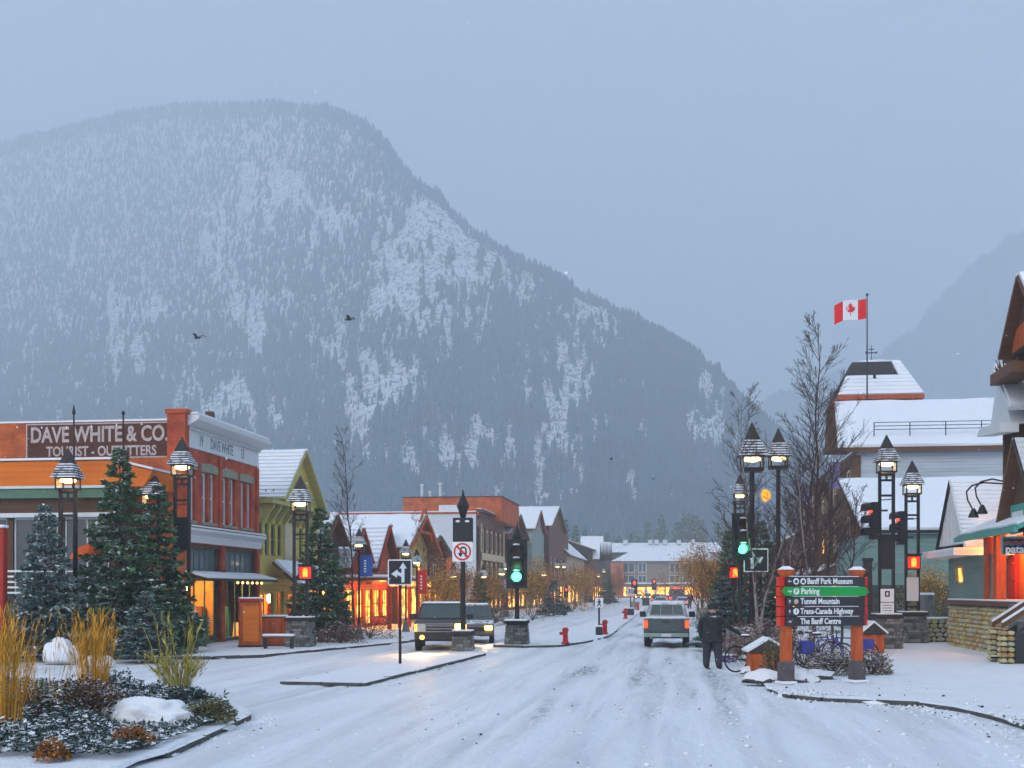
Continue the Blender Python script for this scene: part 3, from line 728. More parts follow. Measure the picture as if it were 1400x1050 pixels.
# corner pier, chimney
pier = MB().b(FX - .62, FX + .12, YS - .08, YS + .36, 7.6, 9.32).b(FX - .68, FX + .2, YS - .14, YS + .42, 9.32, 9.5).build('pier', 'red_brick', dw, world=True)
c0 = at(287, 600, 56); MB().b(c0.x - .16, c0.x + .16, c0.y - .16, c0.y + .16, 8.9, zt(563, 56)).build('chimney', 'brown_brick', dw, world=True)
# side wall with painted sign
MB().b(-50, FX - .003, YS - .0, YS + .35, 0, 9.06).build('wall', 'orange_brick', dw, world=True)
MB().b(-50, FX - .6, YS + .3, YE, 8.4, 8.7).build('roof', 'dark_metal', dw, world=True)
MB().b(-50, FX - .62, YS - .03, YS + .38, 9.064, 9.13).build('coping_snow', 'roof_snow', dw, world=True)
MB().b(FX - 30, FX - .05, YE - .3, YE, 0, 8.0).build('wall', 'red_brick', dw, world=True)
xa, xb = ony(36, YS), ony(236, YS); za, zb = zt(628, dep(xa, YS)), zt(580, dep(xa, YS))
M('sign_brown', (.10, .035, .022), .85, .35, 5); M('faded_white', (.50, .42, .40), .85, .3, 7)
pan = MB().b(xa, xb, YS - .012, YS - .002, za, zb).build('painted_panel', 'sign_brown', dw, world=True)
for q in ((xa, xb, zb - .05, zb), (xa, xb, za, za + .05), (xa, xa + .05, za + .05, zb - .05), (xb - .05, xb, za + .05, zb - .05)):
    MB().b(q[0], q[1], YS - .018, YS - .013, q[2], q[3]).build('painted_border', 'faded_white', pan, world=True)
xm = (xa + xb) / 2
text('DAVE WHITE & CO.', .86, 'faded_white', pan, facing((xm, YS - .014, zb - .48)), world=True, bold=.022, sx=.765, ext=.002)
text('TOURIST - OUTFITTERS', .55, 'faded_white', pan, facing((xm + .1, YS - .014, za + .27)), world=True, bold=.014, sx=.80, ext=.002)
for k in range(9):
    xx = -29.5 + k * 1.05; MB().blob((xx, YS - .25, 8.86 + .04 * math.sin(k)), (.035, .035, .05), 0, k, 1).build('wall_bulb', 'sign_white', dw, world=True)
# --- timber annex in front of that wall
an = thing('annex', 'low corner shop with orange boarded fascia and green band under the painted sign', 'building', (-30, 45.4, 0))
YA = 44.3; dA = dep(-23, YA); xr = ony(150, YA)
MB().ext([(-50, YA, zt(665, dA)), (ony(196, YA), YA, zt(666, dA)), (ony(209, YA), YA, zt(645, dA)), (xr, YA, zt(630, dA)), (-50, YA, zt(630, dA))], (0, 2.65, 0)).build('fascia', 'orange_plank', an, world=True)
MB().ext([(-50, YA - .1, zt(629, dA)), (xr, YA - .1, zt(629, dA)), (ony(210, YA), YA - .1, zt(644, dA)), (ony(211, YA), YA - .1, zt(641, dA)), (xr, YA - .1, zt(626, dA)), (-50, YA - .1, zt(626, dA))], (0, 2.7, 0)).build('snow', 'roof_snow', an, world=True)
MB().b(-50, ony(148, YA), YA - .22, YA - .005, zt(668, dA), zt(664.5, dA)).build('ledge', 'white_trim', an, world=True)
MB().b(-50, ony(146, YA), YA - .14, YA + 2.6, zt(681, dA), zt(668.3, dA)).build('band', 'green_trim', an, world=True)
openwall(an, 'wall', (-50, YA + .12, 0), X3, -Y3, ony(150, YA) + 50, zt(681.3, dA), [(30.6 + k * 2.05 - 14, 32.4 + k * 2.05 - 14, 1.0, zt(707, dA), None) for k in range(6)], 'brown_plank', frame='white_trim', mull=1, tr=1)
MB().b(ony(149, YA), ony(150, YA) + .1, YA + .12, YA + 2.65, 0, zt(681.3, dA)).build('wall', 'brown_plank', an, world=True)
MB().b(-50, ony(150, YA), YA - .05, YA + .11, zt(707, dA), zt(701, dA)).build('ledge', 'white_trim', an, world=True)
MB().b(-34, ony(60, YA), YA - 1.0, YA - .05, .14, 1.6).build('porch', 'brown_plank', an, world=True)
for k in range(5): MB().b(-34, ony(52, YA), YA - 1.15 - .05, YA - 1.1, 2.2 + k * .2, 2.27 + k * .2).build('porch_rail', 'sign_white', an, world=True)
for px in (101, 168.5):
    p = at(px, 640, dA - .6); q = thing('flag_pole', 'thin dark pole rising above the %s word of the painted wall sign' % ('first' if px < 120 else 'second'), 'pole', (p.x, p.y, 0))
    MB().cyl((0, 0, 0.13), (0, 0, zt(570, dA)), .045, .03, 8).build('shaft', 'dark_metal', q); MB().lathe([(.05, 0), (.07, .08), (.01, zt(560 if px < 120 else 568, dA) - zt(570, dA) + .1)], (0, 0, zt(570, dA)), 8).build('finial', 'dark_metal', q)
# red post at the left frame edge
q = thing('sign_post', 'snow-capped red post at the left edge of the picture', 'post', (*at(2, 800, 40).xy, .13))
MB().b(-.14, .14, -.14, .14, 0, zt(722, 40) - .13).build('shaft', 'red_plank', q, bevel=.02); MB().b(-.17, .17, -.17, .17, zt(722, 40) - .125, zt(719, 40) - .1).build('snow', 'roof_snow', q, bevel=.03)

# --- yellow gabled shop next door
y0, y1 = YE + .02, onx(434, FX)
yb = thing('yellow_shop', 'olive yellow gabled shop with carved brackets and green windows beside the brick block', 'building', (-25, (y0 + y1) / 2, 0))
up = [(fyz(a) - (y0 - YS), fyz(b) - (y0 - YS), 4.0, 5.55) for a, b in ((354.5, 359), (362, 367.5), (370.5, 376.5), (379.5, 385), (409, 414), (417, 422), (425, 430))]
openwall(yb, 'wall', (FX, y0, 2.9), Y3, X3, y1 - y0, 3.4, [(a, b, c - 2.9, d - 2.9) for a, b, c, d in up], 'yellow_plank', frame='green_trim', fw=.1, mull=0, tr=1, rev=.15)
u0, u1 = fyz(387) - (y0 - YS), fyz(402) - (y0 - YS)
MB().b(FX + .003, FX + .12, y0 + u0, y0 + u1, 3.4, 5.7).build('bay_panel', 'cream_trim', yb, world=True)
MB().b(FX - .1, FX + .25, y0 - .0, y1, 2.6, 2.9).build('beam', 'olive_trim', yb, world=True)
ng = 9
for k in range(ng):
    y = y0 + (k + .5) * (y1 - y0) / ng
    MB().ext([(FX + .004, y - .09, 5.55), (FX + .1, y - .09, 5.55), (FX + .62, y - .09, 6.25), (FX + .62, y - .09, 6.4), (FX + .004, y - .09, 6.4)], (0, .18, 0)).build('bracket', 'olive_trim', yb, world=True)
    MB().ext([(FX + .02, y - .34, 6.2), (FX + .02, y + .34, 6.2), (FX + .02, y, 5.62)], (.05, 0, 0)).build('scallop', 'cream_trim', yb, world=True)
MB().b(FX - .1, FX + .72, y0 + .02, y1, 6.41, 6.58).build('eave_board', 'olive_trim', yb, world=True)
ym = onx(408, FX) - .9; yhalf = 3.4
zr = zt(619, dep(FX, ym)); ze = 6.6
slope(yb, (-32, ym - yhalf, ze), (FX + .75, ym - yhalf, ze), (FX + .75, ym, zr), (-32, ym, zr), mat='olive_trim', courses=13, snow=.12)
slope(yb, (FX + .75, ym + yhalf, ze), (-32, ym + yhalf, ze), (-32, ym, zr), (FX + .75, ym, zr), mat='olive_trim')
MB().ext([(FX + .35, ym - yhalf, ze), (FX + .35, ym + yhalf, ze), (FX + .35, ym, zr)], (-.12, 0, 0)).build('gable', 'yellow_plank', yb, world=True)
for k in range(6):
    y = ym - yhalf + .18 + k * .0; MB().b(FX - 1.9 + k * .38, FX - 1.86 + k * .38, ym - yhalf + .25, ym - yhalf + .3, ze + .35, ze + .62).build('snow_guard', 'dark_metal', yb, world=True)
MB().b(-32, FX - .1, y0, y0 + .1, 0, 6.5).build('wall', 'yellow_plank', yb, world=True); MB().b(-32, FX - .1, y1 - .12, y1, 0, 6.5).build('wall', 'yellow_plank', yb, world=True)
openwall(yb, 'shop_wall', (FX - .1, y0, 0), Y3, X3, y1 - y0, 2.6, [(.4, 2.6, .4, 2.2, 'shop_glass'), (3.0, 4.2, .15, 2.3, 'shop_glass'), (4.7, 7.2, .4, 2.2, 'shop_glass'), (7.6, y1 - y0 - .3, .4, 2.2, 'shop_glass')], 'yellow_plank', frame='olive_trim', rev=.18)
shop(yb, FX - .2, y0 + .3, y1 - .3, 2.45, watts=850, goods=8)
slope(yb, (FX + 1.7, y0 + 1.2, 2.35), (FX + 1.7, y1 - 1.0, 2.35), (FX + .26, y1 - 1.0, 3.6), (FX + .26, y0 + 1.2, 3.6), mat='brown_trim', name='porch_roof', snow=.2)
for k in range(4): MB().b(FX + 1.55, FX + 1.67, y0 + 1.4 + k * 2.2, y0 + 1.52 + k * 2.2, .13, 2.4).build('porch_post', 'orange_wood', yb, world=True)
for k in range(10): MB().blob((FX + 1.72, y0 + 1.4 + k * .7, 2.25), (.05, .05, .06), 0, k, 1).build('string_bulb', 'lamp_glow_far' if k % 3 else 'amber_hand', yb, world=True)
MB().frus((FX - 2.2, FX - 1.5, y1 - 1.2, y1 - .6, 6.5), (FX - 2.15, FX - 1.55, y1 - 1.15, y1 - .65, 8.0)).build('chimney', 'brown_brick', yb, world=True)

# --- further up the left side
def lx(px): return onx(px, FX)
h = house('steep snow-roofed brown house peeking out right of the street spruce', -30, FX, lx(437), lx(463), 5.2, zt(704, 68), 'x', 'brown_plank', front=[(.6, 1.6, 3.0, 4.4), (.4, 3.4, .5, 2.4, 'window_lit')], front_x='hi', cat='house')
h = house('red gabled house nearest the blue banner, with snow-covered shingle roof', -29, FX + .3, lx(465), lx(494), 3.9, zt(722, 72), 'x', 'red_plank', front=[(.5, 1.7, .5, 2.5, 'window_lit'), (2.2, 3.8, .5, 2.5, 'window_lit')], front_x='hi', courses=10, trim='red_plank', cat='house')
MB().b(-25.5, -22.6, lx(494) + .3, lx(494) + 1.6, 4.2, zt(704, 78)).build('chimney', 'orange_brick', h, world=True)
h = house('orange-walled gabled house with red edging, with a steep snowy roof above the orange-lit shopfront', -28, FX + .6, lx(495) + .1, lx(524), 4.0, zt(719, 78), 'x', 'orange_brick', front=[(.4, 2.0, .5, 2.5, 'window_lit'), (2.5, 4.4, .5, 2.5, 'window_lit')], front_x='hi', courses=10, trim='red_plank', cat='house')
pr = thing('shop_porch', 'orange-lit shop porch with red posts behind the lane arrow sign', 'porch', (-17.5, 74, .13))
pw = 11.
MB().b(-1.6, 1.4, -pw / 2, pw / 2, 2.75, 2.9).build('porch_roof', 'brown_trim', pr); MB().b(-1.55, 1.35, -pw / 2 + .05, pw / 2 - .05, 2.905, 3.1).build('snow', 'roof_snow', pr, bevel=.06)
for k in range(5): MB().b(1.1, 1.3, -pw / 2 + .2 + k * 2.6, -pw / 2 + .4 + k * 2.6, 0, 2.75).build('post', 'red_plank', pr)
MB().b(1.28, 1.4, -pw / 2, pw / 2, 2.45, 2.74).build('sign_board', 'shop_lit', pr)
openwall(pr, 'wall', (-17.5 - 1.35, 74 - pw / 2, .13), Y3, X3, pw, 2.6, [(.4 + k * 2.15, 2.1 + k * 2.15, .5 if k != 2 else .1, 2.3, 'window_lit') for k in range(5)], 'red_plank', frame='brown_trim', mull=2, tr=1, fw=.1)
lamp('porch_lamp', (.3, -3.2, 2.5), 380, (1., .5, .12), .2, pr); lamp('porch_lamp', (.3, 3.2, 2.5), 380, (1., .45, .1), .2, pr)
h = house('chalet with twin snowy roofs and crossed timber braces, in front of the white-walled block', -28, FX + 1., lx(526), lx(566), 5.4, zt(706, 86), 'x', 'brown_plank', 'yellow_plank', side=[], front=[(.6, 2.0, 3.3, 4.7), (3.0, 4.6, 3.3, 4.7), (5.6, 7.2, 3.3, 4.7, 'window_lit'), (.4, 3.2, .4, 2.5, 'window_lit'), (3.8, 7.4, .4, 2.5, 'window_lit')], front_x='hi', over=.9, cat='house', trim='orange_wood')
ym = (lx(526) + lx(566)) / 2
for s_ in (-1, 1):
    MB().box((FX + 1.75, ym + s_ * 1.5, 7.0), (.12, 3.2, .2), rx=-s_ * .7).build('brace', 'orange_wood', h, world=True)
MB().b(FX + 1.7, FX + 1.84, ym - 2.6, ym + 2.6, 6.3, 6.5).build('tie_beam', 'orange_wood', h, world=True)
dy = lx(526) - 1.4
slope(h, (-24.5, dy - 1.6, 6.1), (FX + .6, dy - 1.6, 6.1), (FX + .6, dy + 1.2, zt(718, 80)), (-24.5, dy + 1.2, zt(718, 80)), name='dormer_roof')
h = house('low brown shop with a dark awning just before the white-walled block', -27, FX + .4, lx(568) + .3, lx(604), 5.2, zt(735, 98), 'x', 'brown_brick', 'brown_plank', side=[(4.4, 6., 3.2, 4.6)], front=[(.8, 2.6, 3., 4.4), (4, 6, 3., 4.4), (.5, 4, .4, 2.4, 'window_lit'), (5, 8.5, .4, 2.4, 'window_lit')], front_x='hi', cat='house')
# big white-walled brick block
y0, y1 = lx(655), lx(690)
bw_ = thing('brick_block', 'large block with blank white side wall, brick front and orange brick top storey', 'building', (-27, (y0 + y1) / 2, 0)); dW = dep(FX, y0); zw = zt(699, dW)
MB().b(-38, FX - .3, y0, y0 + .3, 0, zw - .25).build('side_wall', 'white_stucco', bw_, world=True)
MB().b(-38, FX - .3, y0 - .06, y0 + .35, zw - .25, zw - .05).build('coping', 'red_brick', bw_, world=True); MB().b(-38, FX - .3, y0 - .03, y0 + .3, zw - .046, zw + .05).build('snow', 'roof_snow', bw_, world=True)
MB().b(ony(597, y0), ony(621, y0), y0 - .12, y0 - .005, 3.5, zt(756, dW)).build('brick_panel', 'orange_brick', bw_, world=True)
MB().b(-38, FX - .3, y0 + .3, y1, zw - .6, zw - .3).build('roof', 'roof_snow', bw_, world=True)
n_ = 5; fw_ = y1 - y0; op = []
for k in range(n_):
    a = 1.2 + k * (fw_ - 2.4) / n_; op += [(a + .3, a + (fw_ - 2.4) / n_ - .3, 6.2, 8.6), (a + .3, a + (fw_ - 2.4) / n_ - .3, 3.4, 5.3), (a + .2, a + (fw_ - 2.4) / n_ - .2, .4, 2.6, 'window_lit')]
openwall(bw_, 'wall', (FX, y0, 0), Y3, X3, fw_, zw, op, 'brown_brick', frame='cream_trim', fw=.3, mull=1, rev=.25)
MB().b(FX + .003, FX + .12, y0 + .9, y0 + 1.2, 2.8, 9.0).build('pilaster', 'cream_trim', bw_, world=True); MB().b(FX + .003, FX + .12, y1 - 1.2, y1 - .9, 2.8, 9.0).build('pilaster', 'cream_trim', bw_, world=True)
MB().b(FX + .003, FX + .14, y0 + .9, y1 - .9, 5.4, 6.1).build('spandrel', 'cream_trim', bw_, world=True)
MB().b(FX - .3, FX + .3, y0 - .06, y1, zw + .001, zw + .25).build('cornice', 'brown_brick', bw_, world=True); MB().b(FX - .25, FX + .27, y0, y1 - .05, zw + .252, zw + .33).build('snow', 'roof_snow', bw_, world=True)
ys_ = y0 + 9; ds = dep(FX, ys_)
MB().b(ony(551, ys_), ony(686, ys_), ys_, ys_ + 14, zw - .5, zt(679.5, ds)).build('penthouse', 'orange_brick', bw_, world=True)
MB().b(ony(551, ys_) - .1, ony(686, ys_) + .1, ys_ - .1, ys_ + 14, zt(679.4, ds), zt(678, ds)).build('coping', 'brown_trim', bw_, world=True)
MB().b(ony(600, y0 + 3), ony(628, y0 + 3), y0 + 3, y0 + 5.5, zw - .3, zt(690, dW + 3)).build('roof_plant', 'white_trim', bw_, world=True)
for px, t_ in ((577, 665), (602, 663), (588, 674)):
    p = at(px, 690, ds + 3); MB().cyl((p.x, p.y, zt(680, ds)), (p.x, p.y, zt(t_, ds + 3)), .16, .16, 10).lathe([(.26, 0), (.26, .12), (.03, .25)], (p.x, p.y, zt(t_, ds + 3)), 10).build('vent_pipe', 'white_trim', bw_, world=True)
# gabled shops beyond
h = house('snow-roofed gabled shop just beyond the large brick block', -30, FX + .2, lx(691), lx(716), zt(735, 150), zt(706, 150), 'x', 'brown_plank', side=[], front=[(1 + k * 3., 2.6 + k * 3., 4., 5.6) for k in range(7)] + [(1 + k * 4., 4 + k * 4., .4, 2.6, 'window_lit') for k in range(5)], front_x='hi', cat='house')
h = house('mint green gabled shop on the left side of the street', -27, FX + .9, lx(718), lx(733), zt(733, 180), zt(709, 180), 'x', 'mint_plank', side=[(2, 3.4, 4.5, 6.5)], front=[(1 + k * 4., 3.4 + k * 4., 4.4, 6.4) for k in range(5)] + [(1 + k * 4., 4 + k * 4., .4, 2.8, 'window_lit') for k in range(4)], front_x='hi', cat='house', trim='orange_wood')
h = house('dark brown timber shop beyond the mint green one', -30, FX + 1.6, lx(735), lx(756), zt(737, 215), zt(712, 215), 'x', 'brown_plank', 'brown_vertical', front=[(2 + k * 5., 4.6 + k * 5., 4.6, 7.) for k in range(6)] + [(1 + k * 5., 4.4 + k * 5., .4, 3., 'window_lit') for k in range(6)], front_x='hi', cat='house')
ya, yb_ = lx(758), lx(784)
h = house('dark half-timbered shop with a steep roof running along the street', -32, FX + 2., ya, yb_, zt(768, 250), zt(724, 250), 'y', 'beige_stucco', 'beige_stucco', side=[(8.5, 10, 3.5, 5.5)], front=[(3 + k * 7., 6 + k * 7., 4.4, 7.) for k in range(int((yb_ - ya) / 7) - 1)] + [(2 + k * 7., 7 + k * 7., .5, 3.2, 'window_lit') for k in range(int((yb_ - ya) / 7) - 1)], front_x='hi', cat='house', rmat='dark_wood')
ya, yb_ = lx(788), min(lx(812), 330)
h = house('long dark arcade with a comb of pointed snowy dormers, far left side', -33, FX + 3., ya, yb_, zt(762, 290), zt(745, 290), 'y', 'dark_wood', 'dark_wood', front=[(2 + k * 6., 6 + k * 6., .5, 3.4, 'window_lit') for k in range(int((yb_ - ya) / 6) - 1)], front_x='hi', cat='arcade', rmat='dark_wood')
for k in range(9):
    y = ya + 3 + k * (yb_ - ya - 5) / 9; xf = FX + 3.9; z0_ = zt(766, dep(xf, y)); zt_ = zt(742, dep(xf, y))
    slope(h, (xf + .5, y - 2.4, z0_), (xf - 3, y - 2.4, z0_), (xf - 3, y, zt_), (xf + .5, y, zt_), name='dormer_roof', mat='dark_wood')
    slope(h, (xf - 3, y + 2.4, z0_), (xf + .5, y + 2.4, z0_), (xf + .5, y, zt_), (xf - 3, y, zt_), name='dormer_roof', mat='dark_wood')
p = at(808, 760, 330); tw = thing('turret', 'small steep white roof rising over the far arcade', 'roof', (p.x, p.y, 0))
MB().b(-3.2, 3.2, -3, 3, 0, zt(752, 330)).build('wall', 'dark_wood', tw); MB().frus((-3.6, 3.6, -3.4, 3.4, zt(752, 330)), (-2.6, 3.2, -.1, .1, zt(733, 330))).build('roof', 'roof_snow', tw)

# --- hotel closing the end of the street
YH_ = 395.; dh = dep(-5, YH_)
ho = thing('hotel', 'long beige hotel with a wide snowy hip roof closing off the street', 'hotel', (-5, YH_ + 8, 0))
hx = lambda px: ony(px, YH_)
op = []
for a, b in ((850, 868), (872, 884), (915, 930), (933, 948), (955, 966)):
    op += [(hx(a) - hx(840), hx(b) - hx(840), zt(783, dh), zt(769, dh)), (hx(a) - hx(840), hx(b) - hx(840), zt(797, dh), zt(786, dh))]
openwall(ho, 'wall', (hx(840), YH_, 0), X3, -Y3, hx(980) - hx(840), zt(767, dh), op, 'hotel_wall', frame='white_trim', fw=.3, mull=1, rev=.5)
MB().b(hx(840), hx(980), YH_ + .6, YH_ + 14, 0, zt(767.2, dh)).build('core', 'hotel_wall', ho, world=True)
MB().frus((hx(836), hx(985), YH_ - 1.2, YH_ + 16, zt(767, dh)), (hx(868), hx(960), YH_ + 6, YH_ + 9, zt(750, dh + 7))).build('roof', 'roof_snow', ho, world=True)
MB().b(hx(836), hx(985), YH_ - 1.25, YH_ + 15, zt(768.5, dh), zt(767.1, dh)).build('eave', 'brown_trim', ho, world=True)
MB().b(hx(826), hx(975), YH_ + 17, YH_ + 26, 0, zt(755, dh + 17)).build('rear_wing', 'dark_wood', ho, world=True)
MB().frus((hx(824), hx(990), YH_ + 16, YH_ + 29, zt(755, dh + 17)), (hx(832), hx(985), YH_ + 22, YH_ + 23, zt(742, dh + 22))).build('rear_roof', 'roof_snow', ho, world=True)
MB().b(hx(836), hx(853), YH_ - 4, YH_ - .1, 0, zt(770, dh)).build('corner_bay', 'orange_brick', ho, world=True)
MB().b(hx(850), hx(972), YH_ - 3, YH_ - .2, zt(801, dh), zt(798.5, dh)).build('canopy', 'brown_trim', ho, world=True); MB().b(hx(850), hx(972), YH_ - 3, YH_ - .2, zt(798.4, dh), zt(796.8, dh)).build('canopy_snow', 'roof_snow', ho, world=True)
for k in range(9):
    MB().b(hx(846 + k * 13), hx(856 + k * 13), YH_ - .5, YH_ - .2, .8, zt(803, dh)).build('lit_shopfront', 'window_lit' if k % 3 else 'shop_lit', ho, world=True)
for px in (848, 884, 893, 905, 925, 945): MB().b(hx(px), hx(px + 6), YH_ + 20, YH_ + 23, zt(744, dh + 20), zt(738, dh + 20)).build('roof_unit', 'white_trim', ho, world=True)
# ================================================================ RIGHT ROW
RX0 = 10.8
def rx(px, X=RX0): return onx(px, X)
YG = rx(1171); YF = rx(1094); dg = dep(RX0, YG)
gh = thing('grey_hall', 'large grey hall with a broad snowy roof, hip-roofed tower and brown timber street front', 'building', (18, 96, 0))
zE = zt(614, dg); zR = zt(553, dg + 8)
openwall(gh, 'side_wall', (RX0, YG, 0), X3, -Y3, 14, zE, [(2.2, 3.0, 2.0, 4.2), (5.2, 6.0, 2., 4.2)], 'grey_plank')
fo_ = YF - YG; op = []
for k in range(5):
    a = 2 + k * fo_ / 5
    op += [(a, a + 2.4, 8.2, 10.2), (a, a + 2.4, 5.0, 7.2, 'window_lit' if k == 2 else 'window_blue'), (a - .6, a + 3.6, .6, 3.4, 'window_lit' if k in (1, 3) else 'window_blue')]
openwall(gh, 'street_wall', (RX0, YF, 0), -Y3, -X3, fo_, zE, op, 'brown_vertical', frame='cream_trim', fw=.16, tr=1)
slope(gh, (ony(1144, YG - .5), YG - .5, zE - .1), (25, YG - .5, zE - .1), (25, YG + 8.5, zR), (ony(1140, YG + 8.5), YG + 8.5, zR), mat='brown_trim', snow=.25)
MB().b(RX0 - .8, 25, YG - .56, YG - .48, zE - .24, zE - .02).build('gutter', 'brown_trim', gh, world=True)
MB().b(RX0 - .3, RX0 + .25, YG - .1, YG + .25, 0, zE - .4).build('corner_post', 'brown_vertical', gh, world=True)
rail = MB(); yr = YG + .9; zr = zE + .25 + .95
for k in range(8):
    xx = ony(1195 + k * 49, yr)
    if xx > 24: break
    MB().cyl((xx, yr, zE + .6), (xx, yr, zr + .55), .035, n=6).build('snow_rail_post', 'dark_metal', gh, world=True)
for dz in (.1, .32, .54): MB().cyl((ony(1195, yr), yr, zr + dz), (24, yr, zr + dz), .025, n=6).build('snow_rail', 'dark_metal', gh, world=True)
# pointed timber gable on the street front
ys_ = rx(1131, RX0 - .8)
MB().ext([(RX0 - .8, ys_ - .9, zt(618, dep(10, ys_))), (RX0 - .8, ys_ + 1.9, zt(618, dep(10, ys_))), (RX0 - .8, ys_ + .4, zt(560, dep(10, ys_)))], (1.6, 0, 0)).build('gable', 'brown_vertical', gh, world=True)
for k in range(3):
    yk = YG + 5 + k * 11
    MB().b(RX0 - 1.5, RX0 - .003, yk, yk + 6, 4.2, 4.4).build('balcony', 'brown_trim', gh, world=True)
    MB().b(RX0 - 1.5, RX0 - 1.44, yk, yk + 6, 5.1, 5.2).build('balcony_rail', 'brown_trim', gh, world=True)
    for j in range(12): MB().b(RX0 - 1.49, RX0 - 1.45, yk + .2 + j * .5, yk + .26 + j * .5, 4.4, 5.1).build('baluster', 'brown_trim', gh, world=True)
    slope(gh, (RX0 - 2.2, yk + 6.4, 3.3), (RX0 - 2.2, yk - .4, 3.3), (RX0 - .01, yk - .4, 4.1), (RX0 - .01, yk + 6.4, 4.1), name='canopy')
for px, a, b, m_ in ((1139, 632, 668, 'banner_violet'), (1101, 668, 690, 'banner_violet')):
    yb_ = rx(px, RX0 - .6); d_ = dep(RX0 - .6, yb_); M('banner_violet', (.28, .25, .5), .8, .4, 3)
    MB().b(RX0 - .9, RX0 - .15, yb_ - .03, yb_ + .03, zt(b, d_), zt(a, d_)).build('banner', m_, gh, world=True)
# tower
yt = YG + 14; dt = dep(14, yt); tx = lambda px: ony(px, yt)
MB().b(tx(1150), tx(1256), yt, yt + 5.4, zR - 2, zt(547, dt)).build('tower_wall', 'orange_wood', gh, world=True)
MB().b(tx(1162), tx(1247), yt - .12, yt - .004, zR - 1.2, zt(548, dt)).build('tower_louvre', 'white_trim', gh, world=True)
MB().frus((tx(1144), tx(1261), yt - .5, yt + 6, zt(541, dt)), (tx(1170), tx(1236), yt + 1.9, yt + 3.6, zt(495, dt + 2))).build('tower_roof', 'shingle_dark', gh, world=True) if 'shingle_dark' in MATS else None
M('shingle_dark', (.05, .04, .04), .8, .5, 8, .4, 30)
tr_ = MB().frus((tx(1144), tx(1261), yt - .5, yt + 6, zt(541, dt)), (tx(1170), tx(1236), yt + 1.9, yt + 3.6, zt(495, dt + 2))).build('tower_roof', 'shingle_dark', gh, world=True)
MB().b(tx(1143), tx(1262), yt - .56, yt + 6.05, zt(547, dt), zt(541.2, dt)).build('tower_eave', 'orange_wood', gh, world=True)
# snow lying in strips on the shingle courses of the tower roof
nrow = 9
for k in range(nrow):
    t0, t1 = k / nrow, (k + .93) / nrow
    f0 = lambda t, px0, px1: tx(px0 + (px1 - px0) * t)
    yy = lambda t: yt - .5 + 2.4 * t; zz = lambda t: zt(541, dt) + (zt(495, dt + 2) - zt(541, dt)) * t
    segs = [(0, 1)] if k < 4 else ([(0, .42), (.47, 1)] if k == 4 else [(.82, 1)])
    for a, b in segs:
        xl0, xr0 = f0(t0, 1144, 1170), f0(t0, 1261, 1236); xl1, xr1 = f0(t1, 1144, 1170), f0(t1, 1261, 1236); g_ = lambda l, r, s_: l + (r - l) * s_
        P = [Vector((g_(xl0, xr0, a), yy(t0), zz(t0))), Vector((g_(xl0, xr0, b), yy(t0), zz(t0))), Vector((g_(xl1, xr1, b), yy(t1), zz(t1))), Vector((g_(xl1, xr1, a), yy(t1), zz(t1)))]
        MB().ext([p + Vector((0, -.01, .006)) for p in P], (0, -.08, .08)).build('snow_course', 'roof_snow', tr_, world=True)
MB().blob((tx(1203), yt + 2.7, zt(495, dt + 2)), (1.5, .9, .25), .1, 3, 2, flat=-.02).build('snow_cap', 'roof_snow', tr_, world=True, smooth=True)
wv = thing('weathervane', 'iron weathervane cross on top of the hip-roofed tower', 'weathervane', (tx(1199), yt + 2.7, zt(492, dt + 2)))
wh = zt(469, dt) - zt(492, dt)
MB().cyl((0, 0, 0), (0, 0, wh), .035, .02, 6).build('rod', 'dark_metal', wv); MB().b(-.4, .4, -.02, .02, wh * .5, wh * .56).build('cross_arm', 'dark_metal', wv)
MB().b(-.2, .2, -.02, .02, wh * .72, wh * .77).build('cross_arm', 'dark_metal', wv); MB().cyl((-.4, 0, wh * .45), (-.4, 0, wh * .62), .03, n=6).build('letter', 'dark_metal', wv); MB().cyl((.4, 0, wh * .45), (.4, 0, wh * .62), .03, n=6).build('letter', 'dark_metal', wv)
# flag on its pole
yf = YG + 9.5; df = dep(15, yf); xf = ony(1185.5, yf)
fp = thing('flag_pole', 'tall thin flagpole in front of the tower roof', 'flagpole', (xf, yf, zR - .3))
ph = zt(403, df) - zR + .3
MB().cyl((0, 0, 0), (0, 0, ph), .06, .035, 8).build('shaft', 'dark_metal', fp); MB().blob((0, 0, ph + .08), (.11, .11, .11), 0, 1, 1).build('ball', 'dark_metal', fp)
MB().box((0, .1, .35), (2.4, .1, .1)).box((-1.1, .1, .1), (.08, .1, .6)).box((1.1, .1, .1), (.08, .1, .6)).build('bracket', 'dark_metal', fp)
fl = thing('flag', 'red and white flag with a red maple leaf waving from the tall pole', 'flag', (xf - .05, yf, zR - .3 + ph - .25))
FWd, FHt = 44 / F * df, 27 / F * df
def wave(u, v, off=0.):
    a = u * FWd
    return Vector((-a * .97, .16 * math.sin(u * 6.5 + v * .8) * (0.2 + u) + off, -FHt * (1 - v) - .35 * u * u - .05 * math.sin(u * 7) + .05))
def flagpart(u0, u1, mat, nm):
    mb = MB(); nu = max(4, int(16 * (u1 - u0))); nv = 6
    for side in (-.006, .006):
        P = [wave(u0 + (u1 - u0) * i / nu, j / nv, side) for j in range(nv + 1) for i in range(nu + 1)]
        mb.add(P, [(j * (nu + 1) + i, j * (nu + 1) + i + 1, (j + 1) * (nu + 1) + i + 1, (j + 1) * (nu + 1) + i) for j in range(nv) for i in range(nu)])
    mb.build(nm, mat, fl, smooth=True)
M('flag_red', (.75, .01, .01), .8, .05); M('flag_white', (.78, .78, .8), .8, .03)
flagpart(0, .26, 'flag_red', 'red_bar'); flagpart(.26, .74, 'flag_white', 'white_field'); flagpart(.74, 1, 'flag_red', 'red_bar')
